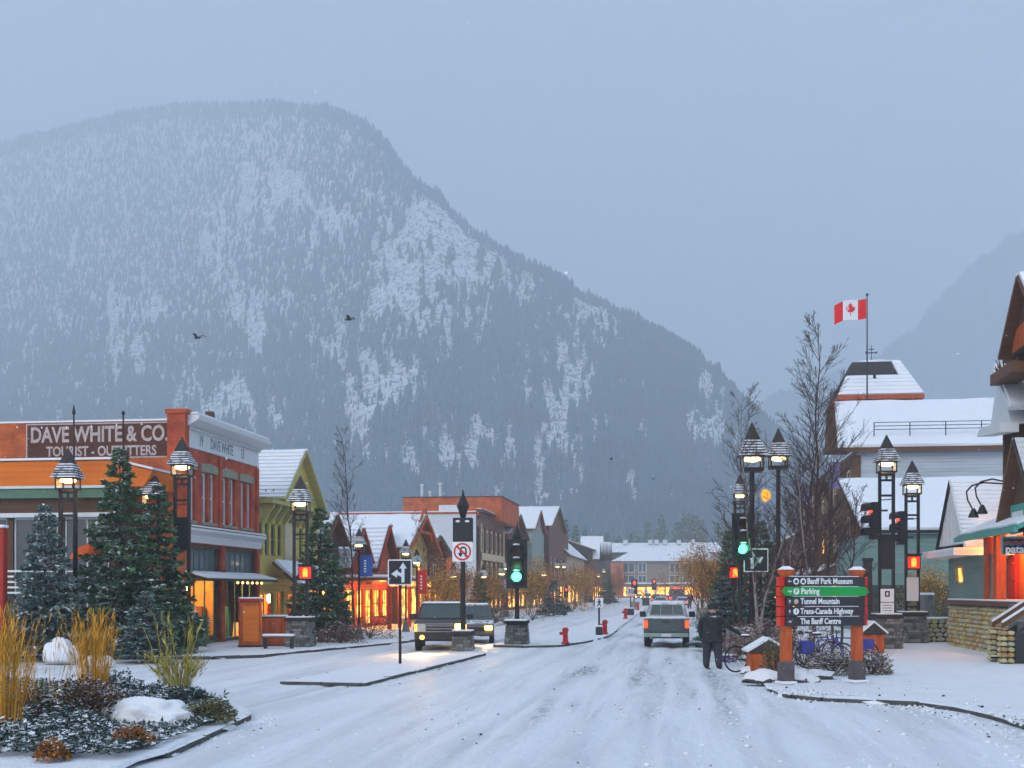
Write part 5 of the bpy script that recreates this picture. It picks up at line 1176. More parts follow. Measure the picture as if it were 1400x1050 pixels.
# street trees that kept brown and gold leaves
for k, (px, d, H, mt, lb) in enumerate([(598, 72, 3.6, 'leaf_gold', 'gold-leaved street tree above the dark oncoming pickup'), (622, 80, 4.0, 'leaf_rust', 'rusty street tree behind the no-U-turn signal pole'), (640, 90, 3.9, 'leaf_rust', 'brown-leaved tree above the second oncoming car'),
        (672, 94, 4.2, 'leaf_gold', 'gold-leaved tree left of the green median signal'), (690, 104, 4.3, 'leaf_rust', 'rusty tree directly behind the green median signal'), (722, 112, 4.6, 'leaf_gold', 'gold tree just right of the green median signal'), (735, 124, 4.4, 'leaf_rust', 'rust-brown tree left of the small kerbside spruce'),
        (786, 150, 5.2, 'leaf_gold', 'gold tree beyond the small kerbside spruce on the left'), (800, 165, 5.6, 'leaf_gold', 'tall gold tree left of the far dark spruce'), (812, 182, 5.6, 'leaf_rust', 'brown tree close left of the far dark spruce'), (846, 230, 6., 'leaf_rust', 'rusty tree in front of the hotel corner bay'),
        (966, 80, 4.6, 'leaf_gold', 'gold-brown tree behind the green pickup on the right'), (979, 68, 4.2, 'leaf_rust', 'rust-brown tree above the standing person'), (958, 100, 5.2, 'leaf_gold', 'far gold tree leaning over the right lane'), (972, 120, 6., 'leaf_rust', 'tall brown tree at the far right kerb before the hotel'), (1268, 60, 3.2, 'leaf_gold', 'thin yellow-leaved tree before the low teal wing')]):
    tree(lb, gp(px, d), 60 + k, H, leaves=3800, leafmat=mt, leafsize=.10 if d < 110 else .15, nm='street_tree', levels=4, spread=.62, stems=3, r0=.045, group='street trees with brown leaves')
# bushes
M('bush_red', (.20, .09, .07), .85, .5, 4); M('bush_olive', (.13, .13, .05), .85, .5, 3); M('bush_brown', (.16, .10, .05), .85, .5, 3)
def bush(label, loc, w_, h_, n_, mat, seed, snow=.25, nm='bush', size=.07, dp=None):
    rg = np.random.default_rng(seed); r = thing(nm, label, 'bush', loc); st_ = MB()
    for k in range(26):
        a = rg.uniform(0, 6.28); rr = rg.uniform(.3, .95); st_.tube([(0, 0, -.03), (math.cos(a) * w_ * .25 * rr, math.sin(a) * w_ * .25 * rr, h_ * .45), (math.cos(a) * w_ * .5 * rr, math.sin(a) * w_ * .5 * rr, h_ * rg.uniform(.6, 1.))], [.012, .008, .004], 3)
    st_.build('stem_cluster', 'twig', r)
    P = rg.normal(size=(n_, 3)); P /= np.linalg.norm(P, axis=1, keepdims=True); P *= (rg.uniform(.15, 1, n_) ** .45)[:, None]; P[:, 2] = np.abs(P[:, 2])
    P *= (1 + .25 * np.array([mnoise.noise(Vector(p) * 2.3 + Vector((seed, 0, 0))) for p in P]))[:, None]; P *= np.array([w_ / 2, (dp or w_) / 2, h_])
    D = P / (np.linalg.norm(P, axis=1, keepdims=True) + .01) + rg.normal(size=(n_, 3)) * .6; D /= np.linalg.norm(D, axis=1, keepdims=True); Ln = rg.uniform(.6, 1.5, n_) * size
    V, Fq = diamonds(P, D, Ln, Ln * .25, rg); npmesh('foliage', V, Fq, mat, r)
    top = rg.uniform(size=n_) < snow * np.clip(P[:, 2] / h_ * 1.4, .2, 1.3); Ps = P[top] + np.array([0, 0, .02])
    if len(Ps):
        D2 = D[top].copy(); D2[:, 2] *= .3; V, Fq = diamonds(Ps, D2, Ln[top] * 1.1, Ln[top] * .4, rg, np.tile(np.array([[0, 0, 1.]]), (len(Ps), 1)) + rg.normal(size=(len(Ps), 3)) * .2); npmesh('snow', V, Fq, 'snow', r, kind='stuff')
    return r
bush('reddish bare shrub behind the roofed wooden box', gp(1040, 38), 2.6, 1.35, 1500, 'bush_red', 1, .5)
bush('reddish shrub between the posts of the wayfinding sign', gp(1100, 36), 2.6, 1.3, 1500, 'bush_red', 2, .5)
bush('pinkish shrub just right of the standing person', gp(1012, 42), 1.6, 1.1, 800, 'bush_red', 3, .3)
bush('olive shrub at the foot of the left sign post', gp(1058, 31.6), .75, .9, 700, 'bush_olive', 4, .1)
bush('low snowy shrub heaped at the foot of the right sign post', gp(1140, 32.2), 1.5, .62, 1500, 'bush_brown', 5, .9, dp=1.)
bush('dark snowy shrub sprawling right of the wayfinding sign', gp(1192, 32.5), 1.15, .6, 1100, 'bush_brown', 6, .9, dp=.9)
bush('olive hedge before the low teal wing', gp(1230, 60), 4.5, 1.9, 2600, 'bush_olive', 7, .12, dp=1.6)
bush('brownish hedge between the teal wing and the stone porch', gp(1280, 58), 2.4, 2.6, 1900, 'bush_olive', 8, .1, dp=1.4)
bush('dark hedge along the right kerb beyond the person', gp(962, 75), 1.8, 1.0, 1000, 'spruce_green', 9, .3, dp=8.)
bush('snow-speckled shrub left of the left-hand twin lamp plinth', gp(465, 52), 2.4, .9, 1400, 'bush_red', 10, .4, dp=1.3)
bush('brown hedge below the orange-lit porch', gp(505, 57), 3.0, 1.2, 1600, 'bush_brown', 11, .08, dp=1.3)
bush('low golden bush beside the median signal plinth', gp(728, 92), 3.2, 1.5, 1300, 'bush_brown', 12, .05, dp=3)
bush('low brown bush behind the green median signal', gp(690, 84), 3.2, 1.4, 1300, 'bush_brown', 13, .05, dp=3)
bush('golden kerbside bush near the far left lamps', gp(782, 128), 4.0, 2.0, 1300, 'leaf_gold', 14, .05, dp=5, size=.1)
# foreground planter: ornamental grasses, junipers, groundcover
M('grass_gold', (.62, .31, .03), .8, .35, 8); M('grass_green', (.36, .30, .06), .8, .4, 6)
def grass(label, px, py, h_, n_, mat, seed, base=.25, lean=.18, tip=.05, nm='ornamental_grass', z=.2, wd=.005):
    p = gd(px, py, z); rg = np.random.default_rng(seed); r = thing(nm, label, 'grass clump', (p.x, p.y, z), 0, 'grass clumps of the foreground planter')
    a = rg.uniform(0, 6.28, n_); rr = np.sqrt(rg.uniform(0, 1, n_)); b0 = np.stack([np.cos(a) * rr * base, np.sin(a) * rr * base, np.zeros(n_) - .02], 1)
    ln = np.stack([np.cos(a), np.sin(a)], 1) * (rr * lean + rg.normal(size=n_) * .10)[:, None]; H = h_ * rg.uniform(.55, 1.05, n_)
    th = rg.uniform(0, 3.14, n_); S = np.stack([np.cos(th), np.sin(th), np.zeros(n_)], 1); V = []; K = [0, .35, .7, 1.]; W = [1, 1, .7, .1]
    for k, wk in zip(K, W):
        c = b0.copy(); c[:, :2] += ln * (H * (k ** 1.7))[:, None]; c[:, 2] += H * k; w__ = (wd * wk)
        V += [c - S * w__, c + S * w__]
    V = np.stack(V, 1); Fq = []
    for j in range(3): Fq.append(np.stack([np.arange(n_) * 8 + 2 * j, np.arange(n_) * 8 + 2 * j + 1, np.arange(n_) * 8 + 2 * j + 3, np.arange(n_) * 8 + 2 * j + 2], 1))
    npmesh('blades', V.reshape(-1, 3), np.concatenate(Fq), mat, r)
    m_ = int(n_ * .55); idx = rg.choice(n_, m_, replace=False); reps = 5; P = []; D = []
    for q in range(reps):
        k = .72 + .28 * q / (reps - 1); c = b0[idx].copy(); c[:, :2] += ln[idx] * (H[idx] * k ** 1.7)[:, None]; c[:, 2] += H[idx] * k; P.append(c + rg.normal(size=c.shape) * .006); d_ = np.concatenate([ln[idx] * 1.2, np.ones((m_, 1))], 1) + rg.normal(size=(m_, 3)) * .18; D.append(d_ / np.linalg.norm(d_, axis=1, keepdims=True))
    P, D = np.concatenate(P), np.concatenate(D); V, Fq = diamonds(P, D, np.full(len(P), .13 * h_), np.full(len(P), tip * .28), rg); npmesh('plumes', V, Fq, mat, r)
    return r
grass('golden feather grass at the left frame edge of the foreground bed', 6, 1000, 1.72, 200, 'grass_gold', 1, .26, .13, tip=.03)
grass('thick golden feather grass left of the snow mound', 128, 962, 1.6, 240, 'grass_gold', 2, .26, .12, tip=.03)
grass('wispy golden grass between the left edge and the thick clump', 62, 985, 1.5, 45, 'grass_gold', 3, .4, .35, tip=.03)
grass('green-stemmed feather grass at the back of the bed, before the short blue spruce', 240, 945, 1.75, 22, 'grass_green', 4, .34, .26, tip=.07, wd=.012)
grass('low green tussock under the green-stemmed grass', 243, 945, .75, 260, 'grass_green', 5, .25, .7)
M('barberry', (.12, .055, .02), .85, .5, 5); M('juniper', (.035, .07, .06), .8, .5, 3)
for _n in ('barberry', 'juniper', 'grass_gold', 'grass_green', 'leaf_rust', 'leaf_gold', 'spruce_green', 'spruce_blue', 'bush_red', 'bush_olive', 'bush_brown'): island_var(_n, .45, 1.6)
def gb(px, py): p = gd(px, py, .2); return (p.x, p.y, .19)
bush('rounded brown shrub under a cap of snow, left of the white snow mound', gb(120, 985), 1.25, .72, 2600, 'barberry', 21, .55, size=.06)
bush('small rust-brown tussock low in the front of the bed', gb(180, 1018), .55, .26, 900, 'leaf_rust', 25, .25, size=.06)
bush('small brown tussock at the lower left of the bed', gb(72, 1035), .4, .22, 600, 'leaf_rust', 26, .3, size=.06)
bush('green cushion shrub near the tip of the planter bed', gb(290, 985), .75, .35, 1200, 'bush_olive', 22, .2, size=.06)
bush('brown low shrub at the far left of the planter bed', gb(30, 985), 1.2, .55, 1500, 'barberry', 23, .4, size=.06)
bush('teal juniper tuft beside the white snow mound', gb(255, 965), .9, .35, 1300, 'juniper', 24, .5, size=.08)
rg = np.random.default_rng(77); n_ = 60000
gx = rg.uniform(-15.5, -7.0, n_); gy = rg.uniform(14.6, 27, n_)
def inpoly(x, y, poly):
    c = np.zeros(len(x), bool); j = len(poly) - 1
    for i in range(len(poly)):
        xi, yi = poly[i]; xj, yj = poly[j]; c ^= ((yi > y) != (yj > y)) & (x < (xj - xi) * (y - yi) / (yj - yi + 1e-9) + xi); j = i
    return c
IN = [(-7.05, 15.0), (-7.15, 16.2), (-7.45, 19), (-7.75, 20.8), (-8.4, 22.2), (-9.5, 23.4), (-11, 24.8), (-12.5, 26), (-15.5, 27), (-15.5, 15)]
den = np.array([mnoise.fractal(Vector((a * .7, b * .45, 2.)), 1, 2, 4) for a, b in zip(gx, gy)])
k = inpoly(gx, gy, IN) & (den > -.62); gx, gy, den = gx[k], gy[k], den[k]
hz_ = .2 + .42 * np.clip(den + .2, 0, 1) * rg.uniform(0, 1, len(gx))
P = np.stack([gx, gy, hz_], 1); D = rg.normal(size=P.shape); D[:, 2] = np.abs(D[:, 2]) * .5 + .1; D /= np.linalg.norm(D, axis=1, keepdims=True); Ln = rg.uniform(.05, .14, len(P))
V, Fq = diamonds(P, D, Ln, Ln * .2, rg); gc = npmesh('groundcover', V, Fq, 'juniper', kind='stuff'); gc['label'] = 'low juniper groundcover in the foreground bed'; gc['category'] = 'groundcover'
sel = rg.uniform(size=len(P)) < .55; D2 = D[sel].copy(); D2[:, 2] *= .3; Ps = P[sel] + np.array([0, 0, .025])
V, Fq = diamonds(Ps, D2, Ln[sel], Ln[sel] * .38, rg, np.tile(np.array([[0, 0, 1.]]), (len(Ps), 1)) + rg.normal(size=(len(Ps), 3)) * .3); npmesh('snow_on_groundcover', V, Fq, 'snow', gc)
m_ = tag(MB().blob((*gd(200, 985, .2).xy, .2), (.9, .55, .34), .42, 5, 4, flat=-.05).build('boulder', 'snow', smooth=True), 'rounded boulder buried under smooth white snow in the planter bed', 'boulder')
m_ = tag(MB().blob((*gd(83, 903, .13).xy, .15), (.56, .42, .66), .34, 9, 4, flat=-.05).build('boulder', 'snow', smooth=True), 'tall snow-covered boulder behind the planter, right of the left hydrant', 'boulder')
m_ = tag(MB().blob((*gd(135, 907, .13).xy, .13), (.5, .35, .3), .12, 4, 3, flat=-.05).build('boulder', 'snow', smooth=True), 'low snow heap behind the thick golden grass', 'boulder')
for k, (px, py, s_, lb) in enumerate(((1045, 932, .55, 'flat snow-topped rock at the foot of the left sign post'), (1090, 932, .5, 'snow-topped rock just right of the left sign post'), (1120, 928, .42, 'dark rock between the two sign posts'), (1030, 920, .35, 'small rock under the leaning bicycle wheel'))):
    M('rock', (.07, .065, .065), .9, .4, 3, .5, 20, snow=.75); tag(MB().blob((*gd(px, py, .13).xy, .15), (s_, s_ * .55, s_ * .5), .3, k + 31, 3, flat=-.05).build('rock', 'rock', smooth=True), lb, 'rock')
# ================================================================ STREET LAMPS, SIGNALS, SIGNS
def lantern(r, z, s=1., glow='lamp_glow'):
    """square lantern under a steep slatted pyramid roof, from height z up"""
    k = f'{s:.2f}'
    fr = MB(); a = .34 * s
    for x in (-1, 1):
        for y in (-1, 1): fr.b(x * a - .03 * s, x * a + .03 * s, y * a - .03 * s, y * a + .03 * s, z, z + .46 * s)
    for t in (z, z + .42 * s):
        fr.b(-a - .03 * s, a + .03 * s, -a - .034 * s, -a + .02 * s, t - .02 * s, t + .045 * s).b(-a - .03 * s, a + .03 * s, a - .02 * s, a + .034 * s, t - .02 * s, t + .045 * s).b(-a - .034 * s, -a + .02 * s, -a, a, t - .02 * s, t + .045 * s).b(a - .02 * s, a + .034 * s, -a, a, t - .02 * s, t + .045 * s)
    fr.build('lantern_frame', 'dark_metal', r)
    for x in (-1, 1):
        MB().b(x * (a + .005) - .006 * s, x * (a + .005) + .006 * s, -a + .04 * s, a - .04 * s, z + .05 * s, z + .40 * s).build('lantern_glass', 'lantern_pane', r)
    MB().lathe([(.05 * s, .10 * s), (.22 * s, .05 * s), (.31 * s, -.02 * s), (.29 * s, -.09 * s), (.14 * s, -.13 * s)], (0, 0, z + .40 * s), 14).build('lamp', glow, r, smooth=True)
    zr_ = z + .47 * s; H = 1.16 * s; W = .50 * s
    rf = MB().frus((-W * .96, W * .96, -W * .96, W * .96, zr_), (-.012, .012, -.012, .012, zr_ + H)).build('roof', 'shingle_dark', r)
    for q in range(6):
        t = q * .085; w0 = W * (1.03 - t); w1 = W * (1.01 - t - .045); z0 = zr_ + H * t - .01 * s
        MB().frus((-w0, w0, -w0, w0, z0), (-w1, w1, -w1, w1, z0 + H * .042)).build('roof_slat', 'slat', rf)
    return zr_ + H
M('slat', (.30, .32, .34), .7, .4, 6, snow=.5); M('lantern_pane', (.9, .92, .9), .05, .02)
_p = MATS['lantern_pane'].node_tree.nodes['Principled BSDF']; _p.inputs['Transmission Weight'].default_value = .9; _p.inputs['IOR'].default_value = 1.05
def plinth(r, w_, h_, seed=0, cap='dark_wood'):
    """battered stone plinth: dark core, proud stones, cap with snow"""
    w2 = w_ * .86; pl_ = MB().frus((-w_ / 2, w_ / 2, -w_ / 2, w_ / 2, 0), (-w2 / 2, w2 / 2, -w2 / 2, w2 / 2, h_)).build('plinth', 'plinth_joint', r)
    rg = random.Random(seed); mb = MB()
    for fx, fy in ((0, -1), (-1, 0), (1, 0)):
        z = .02
        while z < h_ - .08:
            hh = rg.uniform(.09, .15); ww = w_ + (w2 - w_) * z / h_; u = -ww / 2
            while u < ww / 2 - .05:
                L_ = min(rg.uniform(.1, .26), ww / 2 - u); c = u + L_ / 2; dd = ww / 2
                p = (c, fy * dd, z + hh / 2) if fx == 0 else (fx * dd, c, z + hh / 2)
                mb.box(p, ((L_ - .018, .05, hh - .016) if fx == 0 else (.05, L_ - .018, hh - .016)), rz=rg.uniform(-.03, .03)); u += L_
            z += hh
    mb.build('plinth_stones', 'plinth_stone', pl_, kind='stuff')
    MB().b(-w_ * .52, w_ * .52, -w_ * .52, w_ * .52, h_, h_ + .12).build('plinth_cap', cap, r, bevel=.015); MB().b(-w_ * .5, w_ * .5, -w_ * .5, w_ * .5, h_ + .123, h_ + .18).build('snow', 'roof_snow', r, bevel=.03)
def twin_lamp(label, px, d, apex, ph=1.25, pw=.9, board=None, s=.88, base=.13):
    p = gp(px, d, base); r = thing('street_lamp', label, 'street lamp', p, TH * .6, 'twin-legged street lamps'); H = zt(apex, d) - base
    plinth(r, pw, ph, int(px)); zl = H - 1.64 * s
    for x in (-1, 1): MB().b(x * .29 * s - .06 * s, x * .29 * s + .06 * s, -.07, .07, ph + .12, zl).build('leg', 'dark_metal', r)
    zz = [zl - .1 * s, zl - .34 * s, zl - 1.0 * s, ph + .35]
    for z in zz: MB().b(-.23 * s, .23 * s, -.05, .05, z - .04, z + .04).build('rung', 'dark_metal', r)
    MB().b(-.035, .035, -.04, .04, zl - .30 * s, zl - .14 * s).build('strut', 'dark_metal', r)
    MB().cyl((-.3 * s, 0, zl - 1.2 * s), (.35 * s, 0, zl - 1.15 * s), .02, n=6).build('arm', 'dark_metal', r)
    lantern(r, zl, s); lamp('lamp_light', (0, 0, zl + .16 * s), 22, (1., .62, .25), .1, r)
    for q in (board or []):
        z0, z1, m_ = q; MB().b(-.28 * s, .28 * s, -.1, -.075, z0, z1).build('panel', m_, r)
    return r
def panel_notice(r, z, w_=.42):
    n1 = MB().b(-w_ / 2, w_ / 2, -.13, -.105, z, z + .5).build('notice', 'sign_white', r)
    MB().b(-.09, .09, -.136, -.131, z + .2, z + .42).build('notice_symbol', 'black_board', n1); MB().b(-.035, .035, -.141, -.137, z + .25, z + .37).build('notice_symbol', 'sign_white', n1)
    n2 = MB().b(-w_ / 2, w_ / 2, -.13, -.105, z - .55, z - .03).build('notice', 'sign_white', r)
    for k in range(4): MB().b(-w_ * .36, w_ * .36, -.136, -.131, z - .14 - k * .1, z - .11 - k * .1).build('notice_line', 'letter_grey', n2)
L1 = twin_lamp('twin-legged street lamp nearest the left edge, with a white notice on it', 93, 42.5, 612, ph=.75)
panel_notice(L1, zt(838, 42.5) - .13 - .0)
L3 = twin_lamp('twin-legged lamp at the corner of the brick block with a black signal back', 249, 45.5, 597, board=[(zt(735, 45.5) - .6, zt(712, 45.5), 'black_board')])
L2 = twin_lamp('street lamp whose lantern just shows above the slim spruce', 208, 47, 640, s=.85)
L4 = twin_lamp('twin-legged lamp with grey stone plinth right of the yellow shop', 411, 48.9, 650, ph=1.0, pw=1.0)
R4 = twin_lamp('taller twin lamp on the right with a white notice, on an olive stone plinth', 1212, 47.3, 594, ph=1.15, pw=.98, board=[(3.0, 4.3, 'black_board')])
panel_notice(R4, 1.75, .5)
R5 = twin_lamp('second twin lamp on the right, nearer the teal wing', 1247, 52.5, 629, ph=1.15, pw=1.05, board=[(1.75, 2.75, 'sign_white')])
R3 = twin_lamp('small twin lamp behind the green signal on the right', 1012, 62, 647, ph=1.0)
def pole_lamp(label, px, d, apex, s=1., banner=None, glow='lamp_glow', r_=.09, ph=.6, group='single-pole street lamps', plaque=True):
    p = gp(px, d); r = thing('street_lamp', label, 'street lamp', p, TH * .5, group); H = zt(apex, d) - .13; zl = H - 1.64 * s
    MB().lathe([(.28 * s + .04, 0), (.25 * s, ph * .8), (.16 * s, ph), (r_, ph + .1)], (0, 0, 0), 10).build('base', 'plinth_stone', r)
    MB().cyl((0, 0, ph), (0, 0, zl), r_, r_ * .85, 8).build('pole', 'dark_metal', r); MB().b(-.36 * s, .36 * s, -.36 * s, .36 * s, zl - .07 * s, zl - .024 * s).build('collar', 'dark_metal', r)
    lantern(r, zl, s, glow)
    if banner:
        m_, z0, z1, w_, side = banner; MB().b(0 if side > 0 else -w_, w_ if side > 0 else 0, -.02, .02, z0, z1).box((w_ * side * .5, 0, z1 + .03), (w_ + .1, .03, .03)).build('tmp', m_, r).name = 'banner'
        b_ = r.children[-1]
        for k in range(5): MB().b(side * (w_ * .45) - .05, side * (w_ * .45) + .05, -.03, -.022, z0 + (z1 - z0) * (.2 + k * .13), z0 + (z1 - z0) * (.27 + k * .13)).build('banner_stroke', 'sign_white', b_)
    return r
M('banner_blue', (.05, .11, .42), .7, .3, 2); M('banner_red', (.70, .03, .015), .7, .1, 2)
pole_lamp('tallest single-pole lamp on the right, left of the bare trees', 1028, 45, 577, 1.05, r_=.11)
pole_lamp('single-pole lamp among the bare branches on the right', 1064, 49, 585, .95, r_=.1)
y_ = lambda px: onx(px, -14.5)
for k, (px, ap, bn, lb) in enumerate([(491, 722, ('banner_blue', 760, 788, .62, 1), 'lamp with a blue banner left of the lane arrow sign'), (570, 750, ('banner_red', 780, 812, .55, 1), 'lamp with a red banner right of the lane arrow sign'), (555, 737, None, 'lamp glowing before the chalet, left of the red-banner lamp'), (620, 768, ('banner_blue', 790, 808, .5, 1), 'lamp with a small blue banner just left of the no-U-turn pole'),
        (661, 771, None, 'lamp between the no-U-turn pole and the green median signal'), (686, 769, ('banner_blue', 790, 806, .6, 1), 'lamp with a pale blue banner left of the green median signal'), (693, 762, None, 'far lamp close left of the green median signal'), (744, 774, ('banner_red', 790, 806, .7, 1), 'lamp with a red banner right of the green median signal'), (762, 764, None, 'left lamp of the close pair on the left pavement'), (771, 765, None, 'right lamp of the close pair on the left pavement')]):
    y = y_(px); d = dep(-14.5, y); b_ = None
    if bn: b_ = (bn[0], zt(bn[2], d) - .13, zt(bn[1], d) - .13, bn[3], bn[4])
    pole_lamp(lb, px, d, ap, .62 if d < 70 else .75, b_, glow='lamp_glow', r_=.06, ph=.5)
for k, (px, py, d) in enumerate([(787, 779, 165), (794, 783, 190), (818, 784, 215), (826, 778, 225), (960, 770, 120), (978, 778, 110), (987, 775, 100), (785, 784, 200)]):
    pole_lamp(['pair lamp, left one, before the dark arcade', 'lamp just right of the pair before the arcade', 'left of two lamps by the far dark spruce', 'right of two lamps by the far dark spruce', 'lamp over the gold tree behind the green pickup', 'left of two small lamps beside the right-hand green signal', 'right of two small lamps beside the right-hand green signal', 'small lamp low before the far arcade'][k], px, d, py - 4, .8, glow='lamp_glow_far', r_=.06)
# signals
def signal_head(r, x, y, z, lit, s=1., rz=0., back=True, key='signal'):
    """three-lens head at (x,y,z centre) facing local -y turned by rz"""
    R = Matrix.Translation((x, y, z)) @ Matrix.Rotation(rz, 4, 'Z') @ Matrix.Scale(s, 4)
    def put(mb, nm, m_, par, smooth=False):
        mb.v = [tuple(R @ Vector(v)) for v in mb.v]; return mb.build(nm, m_, par, smooth=smooth)
    hd = put(MB().b(-.17, .17, -.1, .1, -.56, .56), 'housing', 'signal_green' if False else 'black_board', r)
    if back: put(MB().b(-.30, .30, .0, .02, -.70, .70), 'backplate', 'black_board', r)
    for k, (zz, nm) in enumerate(((.37, 'red'), (0, 'amber'), (-.37, 'green'))):
        on = lit == nm; m_ = {'red': 'red_lit', 'green': 'green_lit', 'amber': 'amber_hand'}[nm] if on else 'lens_off'
        mb = MB().cyl((0, -.125, zz), (0, -.102, zz), .14, n=18); put(mb, 'lens', m_, hd)
        v = MB(); n_ = 14
        for i in range(n_):
            a0, a1 = math.pi * (-.12 + 1.24 * i / n_), math.pi * (-.12 + 1.24 * (i + 1) / n_)
            P = [(.16 * math.cos(a0), -.1, zz + .16 * math.sin(a0)), (.16 * math.cos(a1), -.1, zz + .16 * math.sin(a1)), (.16 * math.cos(a1), -.36, zz + .16 * math.sin(a1) - .02), (.16 * math.cos(a0), -.36, zz + .16 * math.sin(a0) - .02)]
            v.add(P, [(0, 1, 2, 3)])
        put(v, 'visor', 'black_board', hd); put(MB().blob((0, -.23, zz + .175), (.12, .12, .035), .1, k, 1), 'snow', 'roof_snow', hd)
    return hd
def finial(r, z): MB().lathe([(.1, 0), (.12, .1), (.2, .35), (.24, .42), (.06, .8), (.005, 1.05)], (0, 0, z), 8).build('finial', 'dark_metal', r)
def signal_pole(label, px, d, topz, pw=.95, ph=1.15):
    r = thing('traffic_signal', label, 'traffic signal', gp(px, d), TH * .5); plinth(r, pw, ph, int(px) + 3); MB().cyl((0, 0, ph + .1), (0, 0, topz - .13), .10, .08, 10).build('pole', 'dark_metal', r); finial(r, topz - .13 - .2); return r
d = 51.; s1 = signal_pole('green traffic signal with arrow finial on the median plinth', 707, d, zt(742, d), .95, .85)
signal_head(s1, 0, -.22, zt(771, d) - .13, 'green', 1.42); lamp('green_glow', (0, -.9, zt(776, d) - .13), 12, (.1, 1., .45), .12, s1)
s1.children[-1].location.y = -.75
d = 45.5; s2 = signal_pole('dark signal pole with a no-U-turn sign and arrow finial on the near island', 633, d, zt(700, d), .76, .58)
MB().b(-.36, .36, -.16, .16, zt(743, d) - .13, zt(708, d) - .13).build('signal_back', 'black_board', s2, bevel=.03)
for k in (-1, 1): MB().blob((k * .17, -.18, zt(713, d) - .13), (.1, .06, .05), .1, k + 2, 1).build('snow', 'roof_snow', s2)
us = MB().b(-.37, .37, -.2, -.18, zt(768, d) - .13, zt(741, d) - .13).build('no_u_turn_sign', 'sign_white', s2, bevel=.012)
zc = zt(754.5, d) - .13
def ring2(mb, c, r0, r1, y, a0=0., a1=6.2832, n=36):
    for i in range(n):
        t0, t1 = a0 + (a1 - a0) * i / n, a0 + (a1 - a0) * (i + 1) / n
        mb.add([(c[0] + r0 * math.cos(t0), y, c[1] + r0 * math.sin(t0)), (c[0] + r1 * math.cos(t0), y, c[1] + r1 * math.sin(t0)), (c[0] + r1 * math.cos(t1), y, c[1] + r1 * math.sin(t1)), (c[0] + r0 * math.cos(t1), y, c[1] + r0 * math.sin(t1))], [(0, 1, 2, 3)])
    return mb
mb = ring2(MB(), (.03, zc + .06), .07, .13, -.205, 0, math.pi, 16); mb.add([(.10, -.205, zc - .2), (.16, -.205, zc - .2), (.16, -.205, zc + .06), (.10, -.205, zc + .06)], [(0, 1, 2, 3)])
mb.add([(-.10, -.205, zc - .06), (-.04, -.205, zc - .06), (-.04, -.205, zc + .06), (-.10, -.205, zc + .06)], [(0, 1, 2, 3)]).add([(-.17, -.205, zc - .05), (-.07, -.205, zc - .2), (.03, -.205, zc - .05)], [(0, 1, 2)]); mb.build('u_turn_arrow', 'black_board', us)
ring2(MB(), (0, zc), .26, .32, -.21).build('red_ring', 'sign_red', us)
MB().add([(-.22, -.213, zc + .17), (-.17, -.213, zc + .22), (.22, -.213, zc - .17), (.17, -.213, zc - .22)], [(0, 1, 2, 3)]).build('red_slash', 'sign_red', us)
# lane arrow sign
d = F * CH / (907 - YH); ls = thing('lane_sign', 'black lane sign with white straight and left arrows on a thin post', 'sign', (*gd(547, 907, .13).xy, .1), TH)
MB().cyl((0, 0, 0), (0, 0, zt(770, d) - .1), .045, n=8).build('post', 'dark_metal', ls)
zc = zt(784, d) - .1; k = d / F
bd = MB().b(-15.5 * k, 15.5 * k, -.09, -.05, zc - 16.5 * k, zc + 16.5 * k).build('board', 'sign_white', ls, bevel=.02); MB().b(-14 * k, 14 * k, -.098, -.092, zc - 15 * k, zc + 15 * k).build('board_face', 'black_board', bd)
M('arrow_pale', (.62, .68, .74), .5, .05)
def flat(pts, nm, m_, par, y, tri=True):
    bm = bmesh.new(); vs_ = [bm.verts.new((p[0], y, p[1])) for p in pts]; f = bm.faces.new(vs_); f.normal_update(); bmesh.ops.triangulate(bm, faces=[f]); me = bpy.data.meshes.new(nm); bm.to_mesh(me); bm.free(); me.materials.append(MATS[m_]); return obj(nm, me, par)
flat([(2.2 * k, zc - 13 * k), (6 * k, zc - 13 * k), (6 * k, zc + 5 * k), (9 * k, zc + 5 * k), (4.1 * k, zc + 13 * k), (-.8 * k, zc + 5 * k), (2.2 * k, zc + 5 * k)], 'straight_arrow', 'arrow_pale', bd, -.101)
flat([(2.4 * k, zc - 6 * k), (2.4 * k, zc - 1 * k), (-2 * k, zc + .6 * k), (-3.2 * k, zc + 3.6 * k), (-11 * k, zc - 2 * k), (-3.8 * k, zc - 7 * k), (-3.2 * k, zc - 3.4 * k)], 'left_arrow', 'arrow_pale', bd, -.103)
